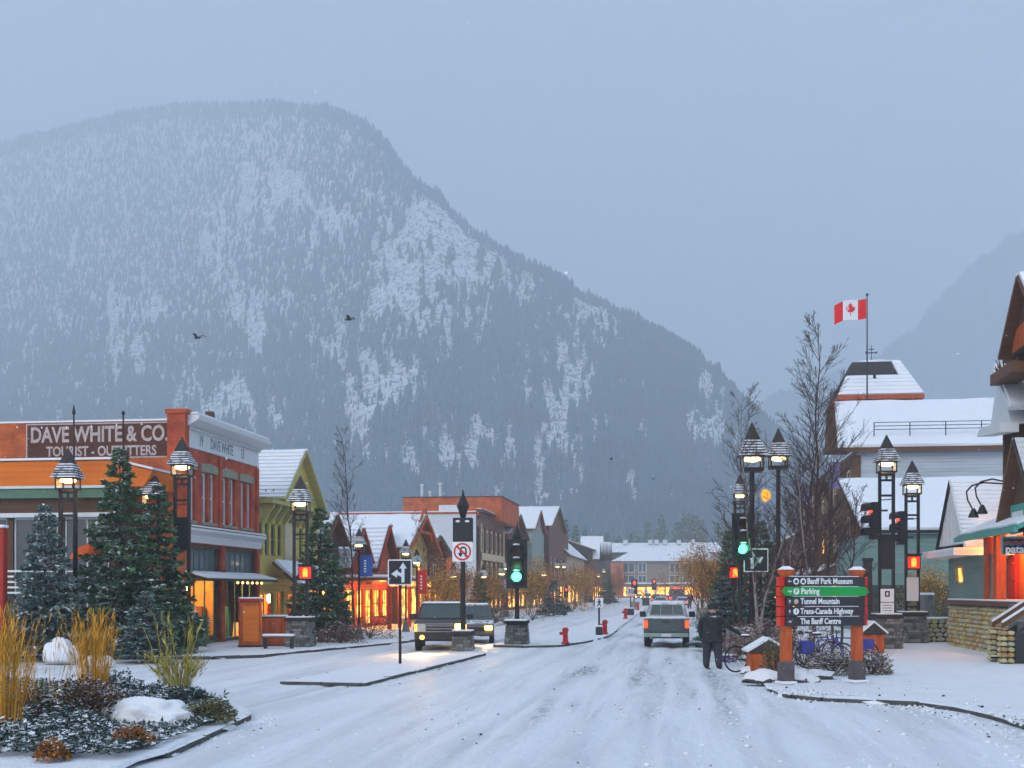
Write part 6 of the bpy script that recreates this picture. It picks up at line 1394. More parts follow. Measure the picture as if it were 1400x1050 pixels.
# walking-man signs and far signals on the median
def small_sign(label, px, py_b, py_t, kind, side=10):
    d = F * (CH - .13) / (py_b - YH); p = gp(px, d); k = d / F; r = thing('crossing_sign' if kind == 'walk' else 'speed_sign', label, 'sign', p, TH); bh = 11 * k if kind == 'walk' else 9 * k
    MB().b(-4.6 * k, 4.6 * k, -4 * k, 4 * k, 0, bh).build('base_block', 'plinth_joint', r, bevel=.03); MB().b(-4.4 * k, 4.4 * k, -3.8 * k, 3.8 * k, bh + .003, bh + .09).build('snow', 'roof_snow', r)
    zc = zt(py_t, d) - .13; MB().cyl((0, 0, bh), (0, 0, zc), .05, n=8).build('post', 'dark_metal', r); b_ = MB().b(-side / 2 * k, side / 2 * k, -.09, -.055, zc - side * .6 * k, zc + side * .6 * k).build('board', 'sign_white', r)
    if kind == 'walk':
        q = k * side / 10
        MB().blob((0, -.1, zc + 4.0 * q), (1. * q, .01, 1. * q), 0, 1, 1).build('symbol_head', 'black_board', b_); flat([(-1 * q, zc + 2.8 * q), (1.0 * q, zc + 2.8 * q), (3 * q, zc + .2 * q), (1.1 * q, zc + .8 * q), (1.0 * q, zc - 1 * q), (2.6 * q, zc - 4.6 * q), (1.4 * q, zc - 4.8 * q), (-.1 * q, zc - 1.6 * q), (-2 * q, zc - 4.8 * q), (-3 * q, zc - 4.2 * q), (-1 * q, zc - .8 * q), (-1 * q, zc + .8 * q), (-2.8 * q, zc - .4 * q)], 'symbol_body', 'black_board', b_, -.1)
    else: text('30', side * .9 * k, 'black_board', b_, facing((0, -.1, zc)), bold=.01); ring2(MB(), (0, zc), side * .40 * k, side * .47 * k, -.097).build('ring', 'sign_red', b_)
small_sign('white walking-man sign on a small block on the median', 819, 868, 824, 'walk', 11)
small_sign('white speed sign on a block far up the median', 862, 841, 809, 'speed', 9)
small_sign('small walking-man sign at the far end of the median', 883, 828, 808, 'walk', 5)
def far_signal(label, px, d, py, lit, s=1.):
    r = thing('traffic_signal', label, 'traffic signal', gp(px, d), TH); MB().b(-.4, .4, -.4, .4, 0, .9).build('plinth', 'plinth_stone', r, bevel=.03); z = zt(py, d) - .13; MB().cyl((0, 0, .9), (0, 0, z + .6), .07, n=8).build('pole', 'dark_metal', r)
    signal_head(r, 0, -.15, z - .37 * s if lit == 'red' else z + .37 * s, lit, s); return r
far_signal('red far signal on the median above the speed sign', 867, 150, 797, 'red', 1.25); far_signal('red far signal before the hotel, centre of the street', 894, 240, 795, 'red', 1.5)
far_signal('red far signal on the right in front of the gold tree', 960, 95, 788, 'red', .7); far_signal('small red signal on the left pavement below the lamp pair', 774, 130, 806, 'red', .8)
# right green signal and its sign
d = 43.; s3 = thing('traffic_signal', 'green traffic signal on the right with a dark backplate', 'traffic signal', gp(1012, d), TH); MB().b(-.42, .42, -.42, .42, 0, .9).build('plinth', 'plinth_stone', s3, bevel=.03); MB().cyl((0, 0, .9), (0, 0, zt(715, d)), .08, n=10).build('pole', 'dark_metal', s3)
signal_head(s3, .02, -.2, zt(734, d) - .13, 'green', 1.15); lamp('green_glow', (.0, -.85, zt(748, d) - .13), 14, (.1, 1., .4), .12, s3)
lb = MB().b(.1, .95, -.12, -.09, zt(782, d) - .13, zt(750, d) - .13).build('lane_board', 'sign_white', s3, bevel=.02); MB().b(.135, .915, -.128, -.122, zt(780.5, d) - .13, zt(751.5, d) - .13).build('board_face', 'board_green', lb) if 'board_green' in MATS else MB().b(.135, .915, -.128, -.122, zt(780.5, d) - .13, zt(751.5, d) - .13).build('board_face', 'black_board', lb)
zc = zt(766, d) - .13; flat([(.34, zc - .3), (.44, zc - .3), (.44, zc + .1), (.52, zc + .1), (.39, zc + .32), (.26, zc + .1), (.34, zc + .1)], 'straight_arrow', 'arrow_pale', lb, -.132); flat([(.46, zc - .26), (.6, zc - .05), (.66, zc - .12), (.78, zc + .12), (.52, zc + .08), (.56, zc + .01), (.46, zc - .12)], 'turn_arrow', 'arrow_pale', lb, -.132)
# pedestrian hand signals
def hand_signal(label, px, py, d, s=1., pole=False):
    p = at(px, py, d); r = thing('pedestrian_signal', label, 'signal', p, TH); MB().b(-.25 * s, .25 * s, -.12, .12, -.25 * s, .25 * s).build('housing', 'lens_red' if 'lens_red' in MATS else 'black_board', r, bevel=.03)
    hd = MB().b(-.2 * s, .2 * s, -.135, -.123, -.2 * s, .2 * s).build('face', 'hand_back', r)
    mb = MB().b(-.085 * s, .085 * s, -.15, -.138, -.15 * s, .03 * s)
    for k in range(4): mb.b((-.085 + k * .045) * s, (-.05 + k * .045) * s, -.15, -.138, .03 * s, (.13 + (.03 if k in (1, 2) else 0)) * s)
    mb.build('hand_symbol', 'amber_hand', hd); MB().b(-.26 * s, .26 * s, -.2, .13, .253 * s, .3 * s).build('hood', 'dark_metal', r)
    if pole: MB().cyl((0, .1, -.25), (0, .1, .13 - p.z), .05, n=8).build('pole', 'dark_metal', r)
    lamp('red_glow', (0, -.5, 0), 5, (1., .1, .02), .1, r)
M('hand_back', (.5, .02, .015), .5, 0, emit=(1., .02, .01), es=1.2)
hand_signal('red hand signal on the lamp beside the yellow shop', 418, 783, 48.2, 1.1); hand_signal('red hand signal on the second right-hand twin lamp', 1248, 769, 52., 1.2); hand_signal('red hand signal left of the wayfinding sign', 1004, 783, 44, .9, True)
for px, py, d, lb in ((1195, 712, 47.1, 'side-on traffic signal left of the taller right-hand twin lamp'), (1232, 722, 52.2, 'side-on traffic signal between the two right-hand twin lamps')):
    p = at(px, py, d); r = thing('traffic_signal', lb, 'traffic signal', p); signal_head(r, 0, 0, 0, 'red', 1.25, -math.pi / 2 + .25, back=False); MB().b(.0, .5, -.03, .03, .35, .42).build('bracket', 'dark_metal', r); MB().b(.0, .5, -.03, .03, -.42, -.35).build('bracket', 'dark_metal', r)
# hydrants
def hydrant(label, px, py, h_=.72, first=[None]):
    z = .13; p = gd(px, py, z)
    if first[0] is None:
        r = thing('hydrant', label, 'hydrant', (p.x, p.y, z), 0, 'red hydrants'); first[0] = r
        MB().lathe([(.17, 0), (.17, .05), (.11, .08), (.10, .5), (.14, .52), (.14, .57), (.11, .62), (.05, .70), (.02, .74)], (0, 0, 0), 12).build('barrel', 'hydrant_red', r, smooth=False)
        MB().cyl((-.1, 0, .42), (-.24, 0, .42), .065, n=10).build('outlet', 'hydrant_red', r); MB().cyl((0, -.1, .40), (0, -.19, .40), .07, n=10).build('outlet', 'hydrant_red', r); MB().blob((0, 0, .70), (.11, .11, .06), .1, 1, 1).build('snow', 'roof_snow', r); r.scale = (h_ / .74,) * 3
    else: again(first[0], label, (p.x, p.y, z), 0, h_ / .74)
hydrant('nearest red hydrant on the median, right of the green signal', 773, 880, .74); hydrant('red hydrant beside the walking-man sign', 827, 867, .80); hydrant('red hydrant left of the speed sign block', 855, 846, .9); hydrant('farthest red hydrant, right of the speed sign', 872, 834, 1.); hydrant('red hydrant on the left pavement beside the snow-covered boulder', 52, 893, .98)
# ================================================================ WAYFINDING SIGN
A, B = gd(1074.5, 935, .13), gd(1171.5, 933, .13); ang = math.atan2(B.y - A.y, B.x - A.x); mid = (A + B) / 2; d = 30.6; k = d / F; hw = (B - A).length / 2
ws = thing('wayfinding_sign', 'wooden wayfinding sign with four dark boards and one green parking board', 'sign', (mid.x, mid.y, .13), ang)
for s_ in (-1, 1):
    x = s_ * hw
    MB().b(x - .11, x + .11, -.11, .11, .5, zt(785, d) - .13).build('post', 'orange_wood', ws, bevel=.015); MB().frus((x - .12, x + .12, -.12, .12, zt(787, d) - .13), (x - .16, x + .16, -.16, .16, zt(782, d) - .10)).build('post_head', 'orange_wood', ws); MB().frus((x - .15, x + .15, -.15, .15, zt(782, d) - .098), (x - .06, x + .06, -.06, .06, zt(778, d) - .09)).build('snow', 'roof_snow', ws)
    MB().b(x - .15, x + .15, -.15, .15, 0, .52).build('post_sleeve', 'sleeve', ws, bevel=.01) if 'sleeve' in MATS else (M('sleeve', (.10, .085, .085), .8, .3, 5, .3, 30), MB().b(x - .15, x + .15, -.15, .15, 0, .52).build('post_sleeve', 'sleeve', ws, bevel=.01))
    MB().b(x - .2, x + .2, -.2, .2, 0, .07).build('footing_snow', 'roof_snow', ws, bevel=.02)
M('board_green', (.01, .33, .06), .45, .05); M('board_dark', (.035, .03, .036), .5, .15); M('end_red', (.62, .025, .02), .45, .1)
rows_ = [(795.5, 'Banff Park Museum', 'l', 2), (808.5, 'Parking', 'lr', 1), (821.5, 'Tunnel Mountain', 'u', 1), (834.5, 'Trans-Canada Highway', 'u', 1), (847.5, 'The Banff Centre', 'r', 0)]
for j, (py, tx_, ar, ic) in enumerate(rows_):
    zc = zt(py, d) - .13; hh = 5.9 * k; xl, xr = -hw - 5 * k, hw + 5.5 * k
    if j == 1: bd = MB().ext([(xl, -.20, zc - hh), (xr, -.20, zc - hh), (xr + 6 * k, -.20, zc), (xr, -.20, zc + hh), (xl, -.20, zc + hh), (xl - 6 * k, -.20, zc)], (0, .07, 0)).build('board', 'board_green', ws)
    else: bd = MB().b(xl, xr, -.19, -.12, zc - hh, zc + hh).build('board', 'board_dark', ws)
    for s_ in (-1, 1): MB().b(*((xl - 6.5 * k, xl - .003) if s_ < 0 else (xr + .003, xr + 6.5 * k)), -.115, .09, zc - hh, zc + hh).build('end_block', 'end_red', ws)
    sw_ = MB().b(xl + .3 * j % .5 + .1, xr - .15, -.18, -.125, zc + hh + .002, zc + hh + .018).build('snow', 'roof_snow', bd)
    yf_ = -.206 if j == 1 else -.196; ax_ = xl + 5 * k; q = 2.6 * k
    def arrow(cx, cz, an_):
        R = Matrix.Rotation(an_, 2); P = [(-1, -.14), (.2, -.14), (.2 - .25, -.55), (.0, -.7), (1, 0), (.0, .7), (-.05, .55), (.2, .14), (-1, .14)]; flat([(cx + (R @ Vector(p)).x * q, cz + (R @ Vector(p)).y * q) for p in P], 'arrow', 'sign_white', bd, yf_)
    if ar == 'lr': arrow(ax_ + q * .25, zc, 0); arrow(ax_ - q * .25, zc, math.pi)
    else: arrow(ax_, zc, {'l': math.pi, 'u': math.pi / 2, 'r': 0}[ar])
    for i in range(ic):
        cx = ax_ + (9 + 10 * i) * k; pr = k * 4.2
        if j == 2: MB().blob((cx, yf_, zc), (pr * .9, .006, pr * .9), .25, 3, 1).build('icon', 'faded_white', bd); continue
        mb = MB(); ring2(mb, (cx, zc), .0, pr, yf_, n=18); ic_ = mb.build('icon', 'sign_white', bd)
        if j == 1: text('P', pr * 1.7, 'board_green', ic_, facing((cx, yf_ - .004, zc)), bold=.004, ext=.001)
        elif j == 0: flat([(cx - pr * .5, zc - pr * .5), (cx + pr * .5, zc - pr * .5), (cx + pr * .5, zc + pr * .1), (cx, zc + pr * .6), (cx - pr * .5, zc + pr * .1)], 'icon_mark', 'board_dark', ic_, yf_ - .004)
        else: text('1', pr * 1.6, 'board_dark', ic_, facing((cx, yf_ - .004, zc)), bold=.004, ext=.001)
    size = 10.6 * k; x0 = {0: 30, 1: 21, 2: 20, 3: 20, 4: 20}[j]
    o = text(tx_, size, 'sign_white', bd, facing((0, yf_ - .002, zc)), bold=.005, ext=.002)
    xs_ = [v.co.x for v in o.data.vertices]; w0, w1 = min(xs_), max(xs_); wid = {0: 65, 1: 26, 2: 56, 3: 76, 4: 58}[j] * k; o.data.transform(Matrix.Translation((xl + x0 * k, 0, 0)) @ Matrix.Diagonal((wid / (w1 - w0), 1, 1, 1)) @ Matrix.Translation((-w0, 0, 0)))
# ================================================================ VEHICLES
M('tyre', (.012, .012, .013), .85, .3, 8); M('rim', (.25, .26, .27), .35, .2, metal=.8); M('chrome', (.30, .30, .31), .3, .1, metal=.9)
M('bumper_dark', (.03, .03, .033), .6, .2); M('plate', (.6, .62, .65), .5, .1)
glass_mat('car_glass', (.035, .06, .06), .06)
def car_paint(nm, c, rough=.35, snow=.12): return M(nm, c, rough, .2, 2.5, .04, 60, spec=.5, snow=snow)
car_paint('paint_green', (.06, .085, .09), .45); car_paint('paint_dark', (.035, .024, .018), .45, .0); car_paint('paint_grey', (.11, .10, .09), .4, .05); car_paint('paint_white', (.5, .52, .55)); car_paint('paint_red', (.25, .04, .05)); car_paint('paint_blue', (.05, .06, .20)); M('paint_frost', (.30, .36, .38), .7, .2, 5, snow=.5); car_paint('paint_silver', (.3, .32, .36))
def wheel(r, x, y, R=.38, w_=.25):
    wl = MB().lathe([(R * .62, -w_ / 2), (R * .93, -w_ / 2), (R, -w_ * .3), (R, w_ * .3), (R * .93, w_ / 2), (R * .62, w_ / 2)], (0, 0, 0), 20)
    s_ = 1 if x > 0 else -1
    wl.v = [(x + v[2], y + v[0], R + v[1]) for v in wl.v]; t = wl.build('wheel', 'tyre', r)
    rm = MB().cyl((x + s_ * w_ * .38, y, R), (x + s_ * (w_ * .5 + .012), y, R), R * .6, R * .5, 14).build('rim', 'rim', t)
def arch_profile(L_, zb, zt_, wheels, R, front_in=.12, hood=None):
    """side outline (y,z) with wheel arches, from the front bottom round"""
    P = [(.05, zb)]
    for wy in wheels:
        n_ = 9
        for i in range(n_ + 1):
            a = math.pi - math.pi * i / n_; P.append((wy + R * math.cos(a), max(zb, .36 + R * math.sin(a)) if 0 < i < n_ else zb))
    P += [(L_ - .05, zb)]
    return P
def pickup(label, loc, rz, paint, W=1.96, L_=5.5, front=False, rear=False, lights=1., snowy=True, s=1.):
    r = thing('pickup_truck', label, 'pickup truck', loc, rz); r.scale = (s,) * 3
    hw = W / 2; wl = (1.0, 4.35); R = .40
    prof = arch_profile(L_, .48, 0, wl, R + .09) + [(L_, .62), (L_, 1.18), (3.62, 1.20), (1.55, 1.20), (.35, 1.13), (.05, 1.02), (0, .6)]
    MB().ext([(-hw, y, z) for y, z in prof], (W, 0, 0)).build('body', paint, r, bevel=.075, seg=3)
    MB().b(-hw + .25, hw - .25, .3, L_ - .3, .38, .52).build('chassis', 'bumper_dark', r)
    cb = MB().frus((-hw + .03, hw - .03, 1.42, 3.72, 1.19), (-hw + .20, hw - .20, 2.12, 3.50, 1.80)).build('cab', 'paint_frost' if rear else paint, r, bevel=.08, seg=3)
    # glass: windshield, three-piece rear window, sides
    def onface(t, zf, y0, y1, yoff): return (zf, y0 + (y1 - y0) * t + yoff)
    wz = lambda z: (z - 1.19) / .61
    xf = lambda z: hw - .03 - .17 * wz(z)
    yfr = lambda z: 1.42 + .70 * wz(z) - .012; yre = lambda z: 3.72 - .22 * wz(z) + .012
    def pane(x0, x1, z0, z1, yf, nm): MB().add([(x0[0], yf(z0), z0), (x1[0], yf(z0), z0), (x1[1], yf(z1), z1), (x0[1], yf(z1), z1)], [(0, 1, 2, 3)]).build(nm, 'car_glass', r)
    pane((-xf(1.24) + .1, -xf(1.74) + .09), (xf(1.24) - .1, xf(1.74) - .09), 1.24, 1.73, yfr, 'windscreen')
    for a, b in ((-.98, -.40), (-.36, .36), (.40, .98)):
        k0, k1 = xf(1.30) - .14, xf(1.70) - .12; pane((a * k0, a * k1), (b * k0, b * k1), 1.30, 1.70, yre, 'rear_window')
    for sx_ in (-1, 1):
        x = lambda z: sx_ * (xf(z) + .012)
        MB().add([(x(1.26), 1.75, 1.26), (x(1.26), 3.5, 1.26), (x(1.70), 3.38, 1.70), (x(1.70), 2.15, 1.70)], [(0, 1, 2, 3)]).build('side_window', 'car_glass', r)
        MB().box((sx_ * (hw + .14), 1.75, 1.28), (.26, .12, .24)).build('mirror', 'bumper_dark', r, bevel=.03)
        for wy in wl: wheel(r, sx_ * (hw - .13), wy, R, .26)
        for wy in wl: MB().b(sx_ * (hw - .12) - .12, sx_ * (hw - .12) + .12, wy + R * .75, wy + R * .8, .3, .75).build('mud_flap', 'bumper_dark', r)
    if snowy:
        MB().frus((-hw + .22, hw - .22, 2.15, 3.48, 1.803), (-hw + .3, hw - .3, 2.25, 3.40, 1.86)).build('snow', 'roof_snow', r); MB().b(-hw + .12, hw - .12, 3.8, L_ - .15, 1.19, 1.23).build('bed_snow', 'roof_snow', r)
        MB().frus((-hw + .15, hw - .15, .4, 1.4, 1.17), (-hw + .3, hw - .3, .6, 1.35, 1.235)).build('hood_snow', 'roof_snow', r) if rear else None
    # rear end
    tg = MB().b(-hw + .2, hw - .2, L_ + .002, L_ + .03, .64, 1.15).build('tailgate', paint, r, bevel=.01); MB().b(-.14, .14, L_ + .033, L_ + .05, 1.0, 1.06).build('tailgate_handle', 'bumper_dark', tg)
    MB().b(-hw + .02, hw - .02, L_ + .0, L_ + .16, .44, .60).build('rear_bumper', 'chrome' if not rear else 'bumper_pale', r, bevel=.03)
    MB().b(-.2, .2, L_ + .165, L_ + .18, .46, .58).build('licence_plate', 'plate', r)
    for sx_ in (-1, 1): MB().b(sx_ * (hw - .09) - .075, sx_ * (hw - .09) + .075, L_ - .05, L_ + .035, .80, 1.10).build('tail_light', 'tail_lit', r, bevel=.02)
    for sx_ in (-1, 1): MB().cyl((sx_ * .6, L_ - .2, .40), (sx_ * .6, L_ + .08, .40), .04, n=8).build('exhaust', 'chrome', r)
    MB().cyl((-.75, 4.35, .40), (.75, 4.35, .40), .06, n=8).build('axle', 'bumper_dark', r)
    # front end
    gr = MB().b(-hw + .42, hw - .42, -.03, .01, .74, 1.04).build('grille', 'bumper_dark', r)
    for z in (.75, .86, .97, 1.04): MB().b(-hw + .40, hw - .40, -.055, -.032, z - .018, z + .018).build('grille_bar', 'chrome', gr)
    MB().b(-hw + .02, hw - .02, -.14, .02, .44, .66).build('front_bumper', 'bumper_dark', r, bevel=.04)
    for i, sx_ in enumerate((-1, 1)):
        MB().b(sx_ * (hw - .25) - .19, sx_ * (hw - .25) + .19, -.035, .0, .74, 1.05).build('headlight', 'head_lit' if front and sx_ > 0 else 'lamp_clear', r, bevel=.01)
        MB().b(sx_ * (hw - .05) - .05, sx_ * (hw - .05) + .05, -.045, .0, .76, 1.03).build('marker_light', 'marker_lit' if front else 'lamp_clear', r)
        MB().cyl((sx_ * (hw - .3), -.17, .54), (sx_ * (hw - .3), -.13, .54), .085, n=14).build('fog_light', 'fog_lit' if front else 'lamp_clear', r)
    return r
M('lamp_clear', (.5, .5, .45), .2, .1); M('bumper_pale', (.25, .36, .33), .5, .2)
def spot(name, parent, loc, watts, col, rx=math.radians(82), rz=0., size=1.3):
    l = bpy.data.lights.new(name, 'SPOT'); l.energy = watts; l.color = col; l.spot_size = size; l.spot_blend = .8; l.shadow_soft_size = .08
    o = bpy.data.objects.new(name, l); COL.objects.link(o); o.parent = parent; o.location = loc; o.rotation_euler = (rx, 0, rz); return o
# oncoming pickup: front faces the camera (-y)
p = gp(602, 46.8, .02); tk = pickup('dark oncoming pickup truck with orange fog lights and one bright headlight', (p[0], p[1], .02), .17, 'paint_dark', front=True, snowy=True)
for sx_ in (-1, 1): spot('headlight_beam', tk, (sx_ * .72, -.25, .85), 900, (1., .5, .12), math.radians(84), math.pi)
# leaving pickup: tail towards the camera
p = gp(911, 49.3, .03); gt = pickup('green-grey pickup truck driving away with red tail lights on', (p[0] , p[1] + 5.5, .03), math.pi, 'paint_green', W=1.80, rear=True, s=1.0)
gt.location = (p[0], p[1] + 5.6, .03)
def car(label, loc, rz, paint, suv=False, front=False, rear=False, nm='car', s=1.):
    r = thing(nm, label, 'car', loc, rz, 'cars on the street'); r.scale = (s,) * 3; W, L_ = 1.8, 4.5; hw = W / 2; H = 1.68 if suv else 1.42; b = 1.0 if suv else .9
    prof = arch_profile(L_, .34, 0, (.85, 3.6), .40) + [(L_, .5), (L_ - .03, b), (3.9, b + .02), (1.2, b + .02), (.25, b - .15), (.0, .62), (.0, .4)]
    MB().ext([(-hw, y, z) for y, z in prof], (W, 0, 0)).build('body', paint, r, bevel=.06, seg=2)
    y1 = (L_ - .1, L_ - .45) if suv else (3.95, 3.3)
    MB().frus((-hw + .04, hw - .04, 1.1, y1[0], b), (-hw + .22, hw - .22, 1.85, y1[1], H)).build('cabin', paint, r, bevel=.06, seg=2)
    t = lambda z: (z - b) / (H - b); xf = lambda z: hw - .04 - .18 * t(z)
    for yf, nm_ in ((lambda z: 1.1 + .75 * t(z) - .012, 'windscreen'), (lambda z: y1[0] + (y1[1] - y1[0]) * t(z) + .012, 'rear_window')):
        z0, z1 = b + .06, H - .08; MB().add([(-xf(z0) + .1, yf(z0), z0), (xf(z0) - .1, yf(z0), z0), (xf(z1) - .09, yf(z1), z1), (-xf(z1) + .09, yf(z1), z1)], [(0, 1, 2, 3)]).build(nm_, 'car_glass', r)
    for sx_ in (-1, 1):
        x = lambda z: sx_ * (xf(z) + .012); z0, z1 = b + .07, H - .1
        MB().add([(x(z0), 1.5, z0), (x(z0), y1[0] - .25, z0), (x(z1), y1[1] - .1, z1), (x(z1), 1.95, z1)], [(0, 1, 2, 3)]).build('side_window', 'car_glass', r)
        for wy in (.85, 3.6): wheel(r, sx_ * (hw - .11), wy, .33, .21)
        MB().b(sx_ * (hw - .25) - .17, sx_ * (hw - .25) + .17, -.03, .03, .60, .78).build('headlight', 'head_lit' if front else 'lamp_clear', r, bevel=.02)
        MB().b(sx_ * (hw - .2) - .17, sx_ * (hw - .2) + .17, L_ - .05, L_ + .02, b - .28, b - .08).build('tail_light', 'tail_lit', r, bevel=.02); MB().box((sx_ * (hw + .1), 1.45, b + .08), (.2, .1, .15)).build('mirror', paint, r, bevel=.02)
    MB().b(-hw + .03, hw - .03, -.06, .05, .36, .54).build('front_bumper', paint, r, bevel=.04); MB().b(-.5, .5, -.035, .0, .56, .72).build('grille', 'bumper_dark', r); MB().b(-hw + .03, hw - .03, L_ - .05, L_ + .08, .38, .56).build('rear_bumper', 'bumper_dark', r, bevel=.04); MB().b(-.22, .22, L_ + .082, L_ + .095, .42, .54).build('licence_plate', 'plate', r)
    MB().frus((-hw + .25, hw - .25, 1.95, y1[1] - .08, H + .003), (-hw + .32, hw - .32, 2.05, y1[1] - .15, H + .05)).build('snow', 'roof_snow', r)
    return r
p = gp(647, 53.5, .02); su = car('oncoming grey car with glaring headlights beside the dark pickup', p, .15, 'paint_grey', True, True, nm='car'); spot('headlight_beam', su, (-.6, -.3, .7), 260, (1., .6, .22), math.radians(84), math.pi); spot('headlight_beam', su, (.6, -.3, .7), 260, (1., .6, .22), math.radians(84), math.pi)
p = gp(903, 172, .04); car('small pale car with red tail lights ahead of the green pickup, left one', (p[0], p[1] + 4.5, .04), math.pi, 'paint_silver', rear=True)
p = gp(933, 168, .04); car('pale car with red tail lights ahead of the green pickup, right one', (p[0], p[1] + 4.5, .04), math.pi, 'paint_white', rear=True)
p = gp(885.5, 320, .04); car('far oncoming car with two yellow headlights before the hotel', p, 0, 'paint_dark', True, True)
p = gp(907, 300, .04); car('far oncoming car with headlights beside the blue bus', p, 0, 'paint_red', False, True)
p = gp(873, 335, .04); car('farthest oncoming car, left of the two yellow headlights', p, 0, 'paint_grey', False, True)
for k, (px, d, pn, lb) in enumerate(((897, 225, 'paint_dark', 'dark far car with tail lights queuing before the hotel, leftmost'), (916, 245, 'paint_red', 'red far car with tail lights queuing just left of the blue bus'), (938, 215, 'paint_silver', 'silver far car with tail lights close to the right kerb'), (944, 255, 'paint_grey', 'farthest grey car with tail lights by the right-hand trees'))):
    p = gp(px, d, .04); car(lb, (p[0], p[1] + 4.5, .04), math.pi, pn, k % 2 == 0, rear=True)
# bus
p = gp(925, 205, .04); bs = thing('bus', 'blue bus with red tail lights at the far end of the street', 'bus', (p[0], p[1], .04), math.pi); bs.location.y += 9
MB().b(-1.2, 1.2, 0, 9, .4, 2.9).build('body', 'paint_blue', bs, bevel=.12, seg=2); MB().b(-1.0, 1.0, 9.0, 9.03, 1.6, 2.5).build('rear_window', 'car_glass', bs)
for sx_ in (-1, 1):
    MB().b(sx_ * .95 - .2, sx_ * .95 + .2, 9.0, 9.05, .9, 1.25).build('tail_light', 'tail_lit', bs); MB().b(sx_ * .9 - .15, sx_ * .9 + .15, 9.0, 9.05, 2.6, 2.75).build('roof_light', 'tail_lit', bs)
    for k in range(5): MB().b(sx_ * 1.2 - .01, sx_ * 1.2 + .02 if sx_ > 0 else sx_ * 1.2 + .01, .8 + k * 1.6, 2.1 + k * 1.6, 1.5, 2.5).build('side_window', 'car_glass', bs)
    for wy in (1.6, 7.2): wheel(bs, sx_ * 1.05, wy, .45, .28)
MB().b(-1.1, 1.1, 8.98, 9.1, .42, .7).build('rear_bumper', 'bumper_dark', bs); MB().b(-.6, .6, 9.0, 9.05, 2.62, 2.78).build('roof_light', 'tail_lit', bs)
# ================================================================ PERSON
M('coat_black', (.028, .03, .034), .9, .5, 9, .8, 35, snow=.06); M('trousers_dark', (.035, .035, .05), .85, .3, 8, .3, 50); M('skin', (.42, .25, .18), .6, .1); M('boot', (.03, .02, .015), .6, .3); M('glove', (.02, .02, .02), .7, .2); M('cap_dark', (.02, .024, .022), .85, .3)
def body(name, joints, edges, mats, parent, sub=2):
    me = bpy.data.meshes.new(name); me.from_pydata([j[0] for j in joints], [], []) if False else me.from_pydata([j[0] for j in joints], edges, [])
    o = obj(name, me); sk = o.modifiers.new('skin', 'SKIN'); sk.use_smooth_shade = True
    if not me.skin_vertices: me.skin_vertices.new()
    for i, j in enumerate(joints):
        rr = j[1]; me.skin_vertices[0].data[i].radius = rr if isinstance(rr, tuple) else (rr, rr); me.skin_vertices[0].data[i].use_root = (i == 0)
    sb_ = o.modifiers.new('sub', 'SUBSURF'); sb_.levels = sub; sb_.render_levels = sub
    bpy.context.view_layer.update(); m2 = bpy.data.meshes.new_from_object(o.evaluated_get(bpy.context.evaluated_depsgraph_get())); bpy.data.objects.remove(o)
    for m_ in mats: m2.materials.append(MATS[m_[0]])
    for p_ in m2.polygons:
        for i, m_ in enumerate(mats):
            if m_[1](p_.center): p_.material_index = i; break
    q = obj(name, m2, parent); return q
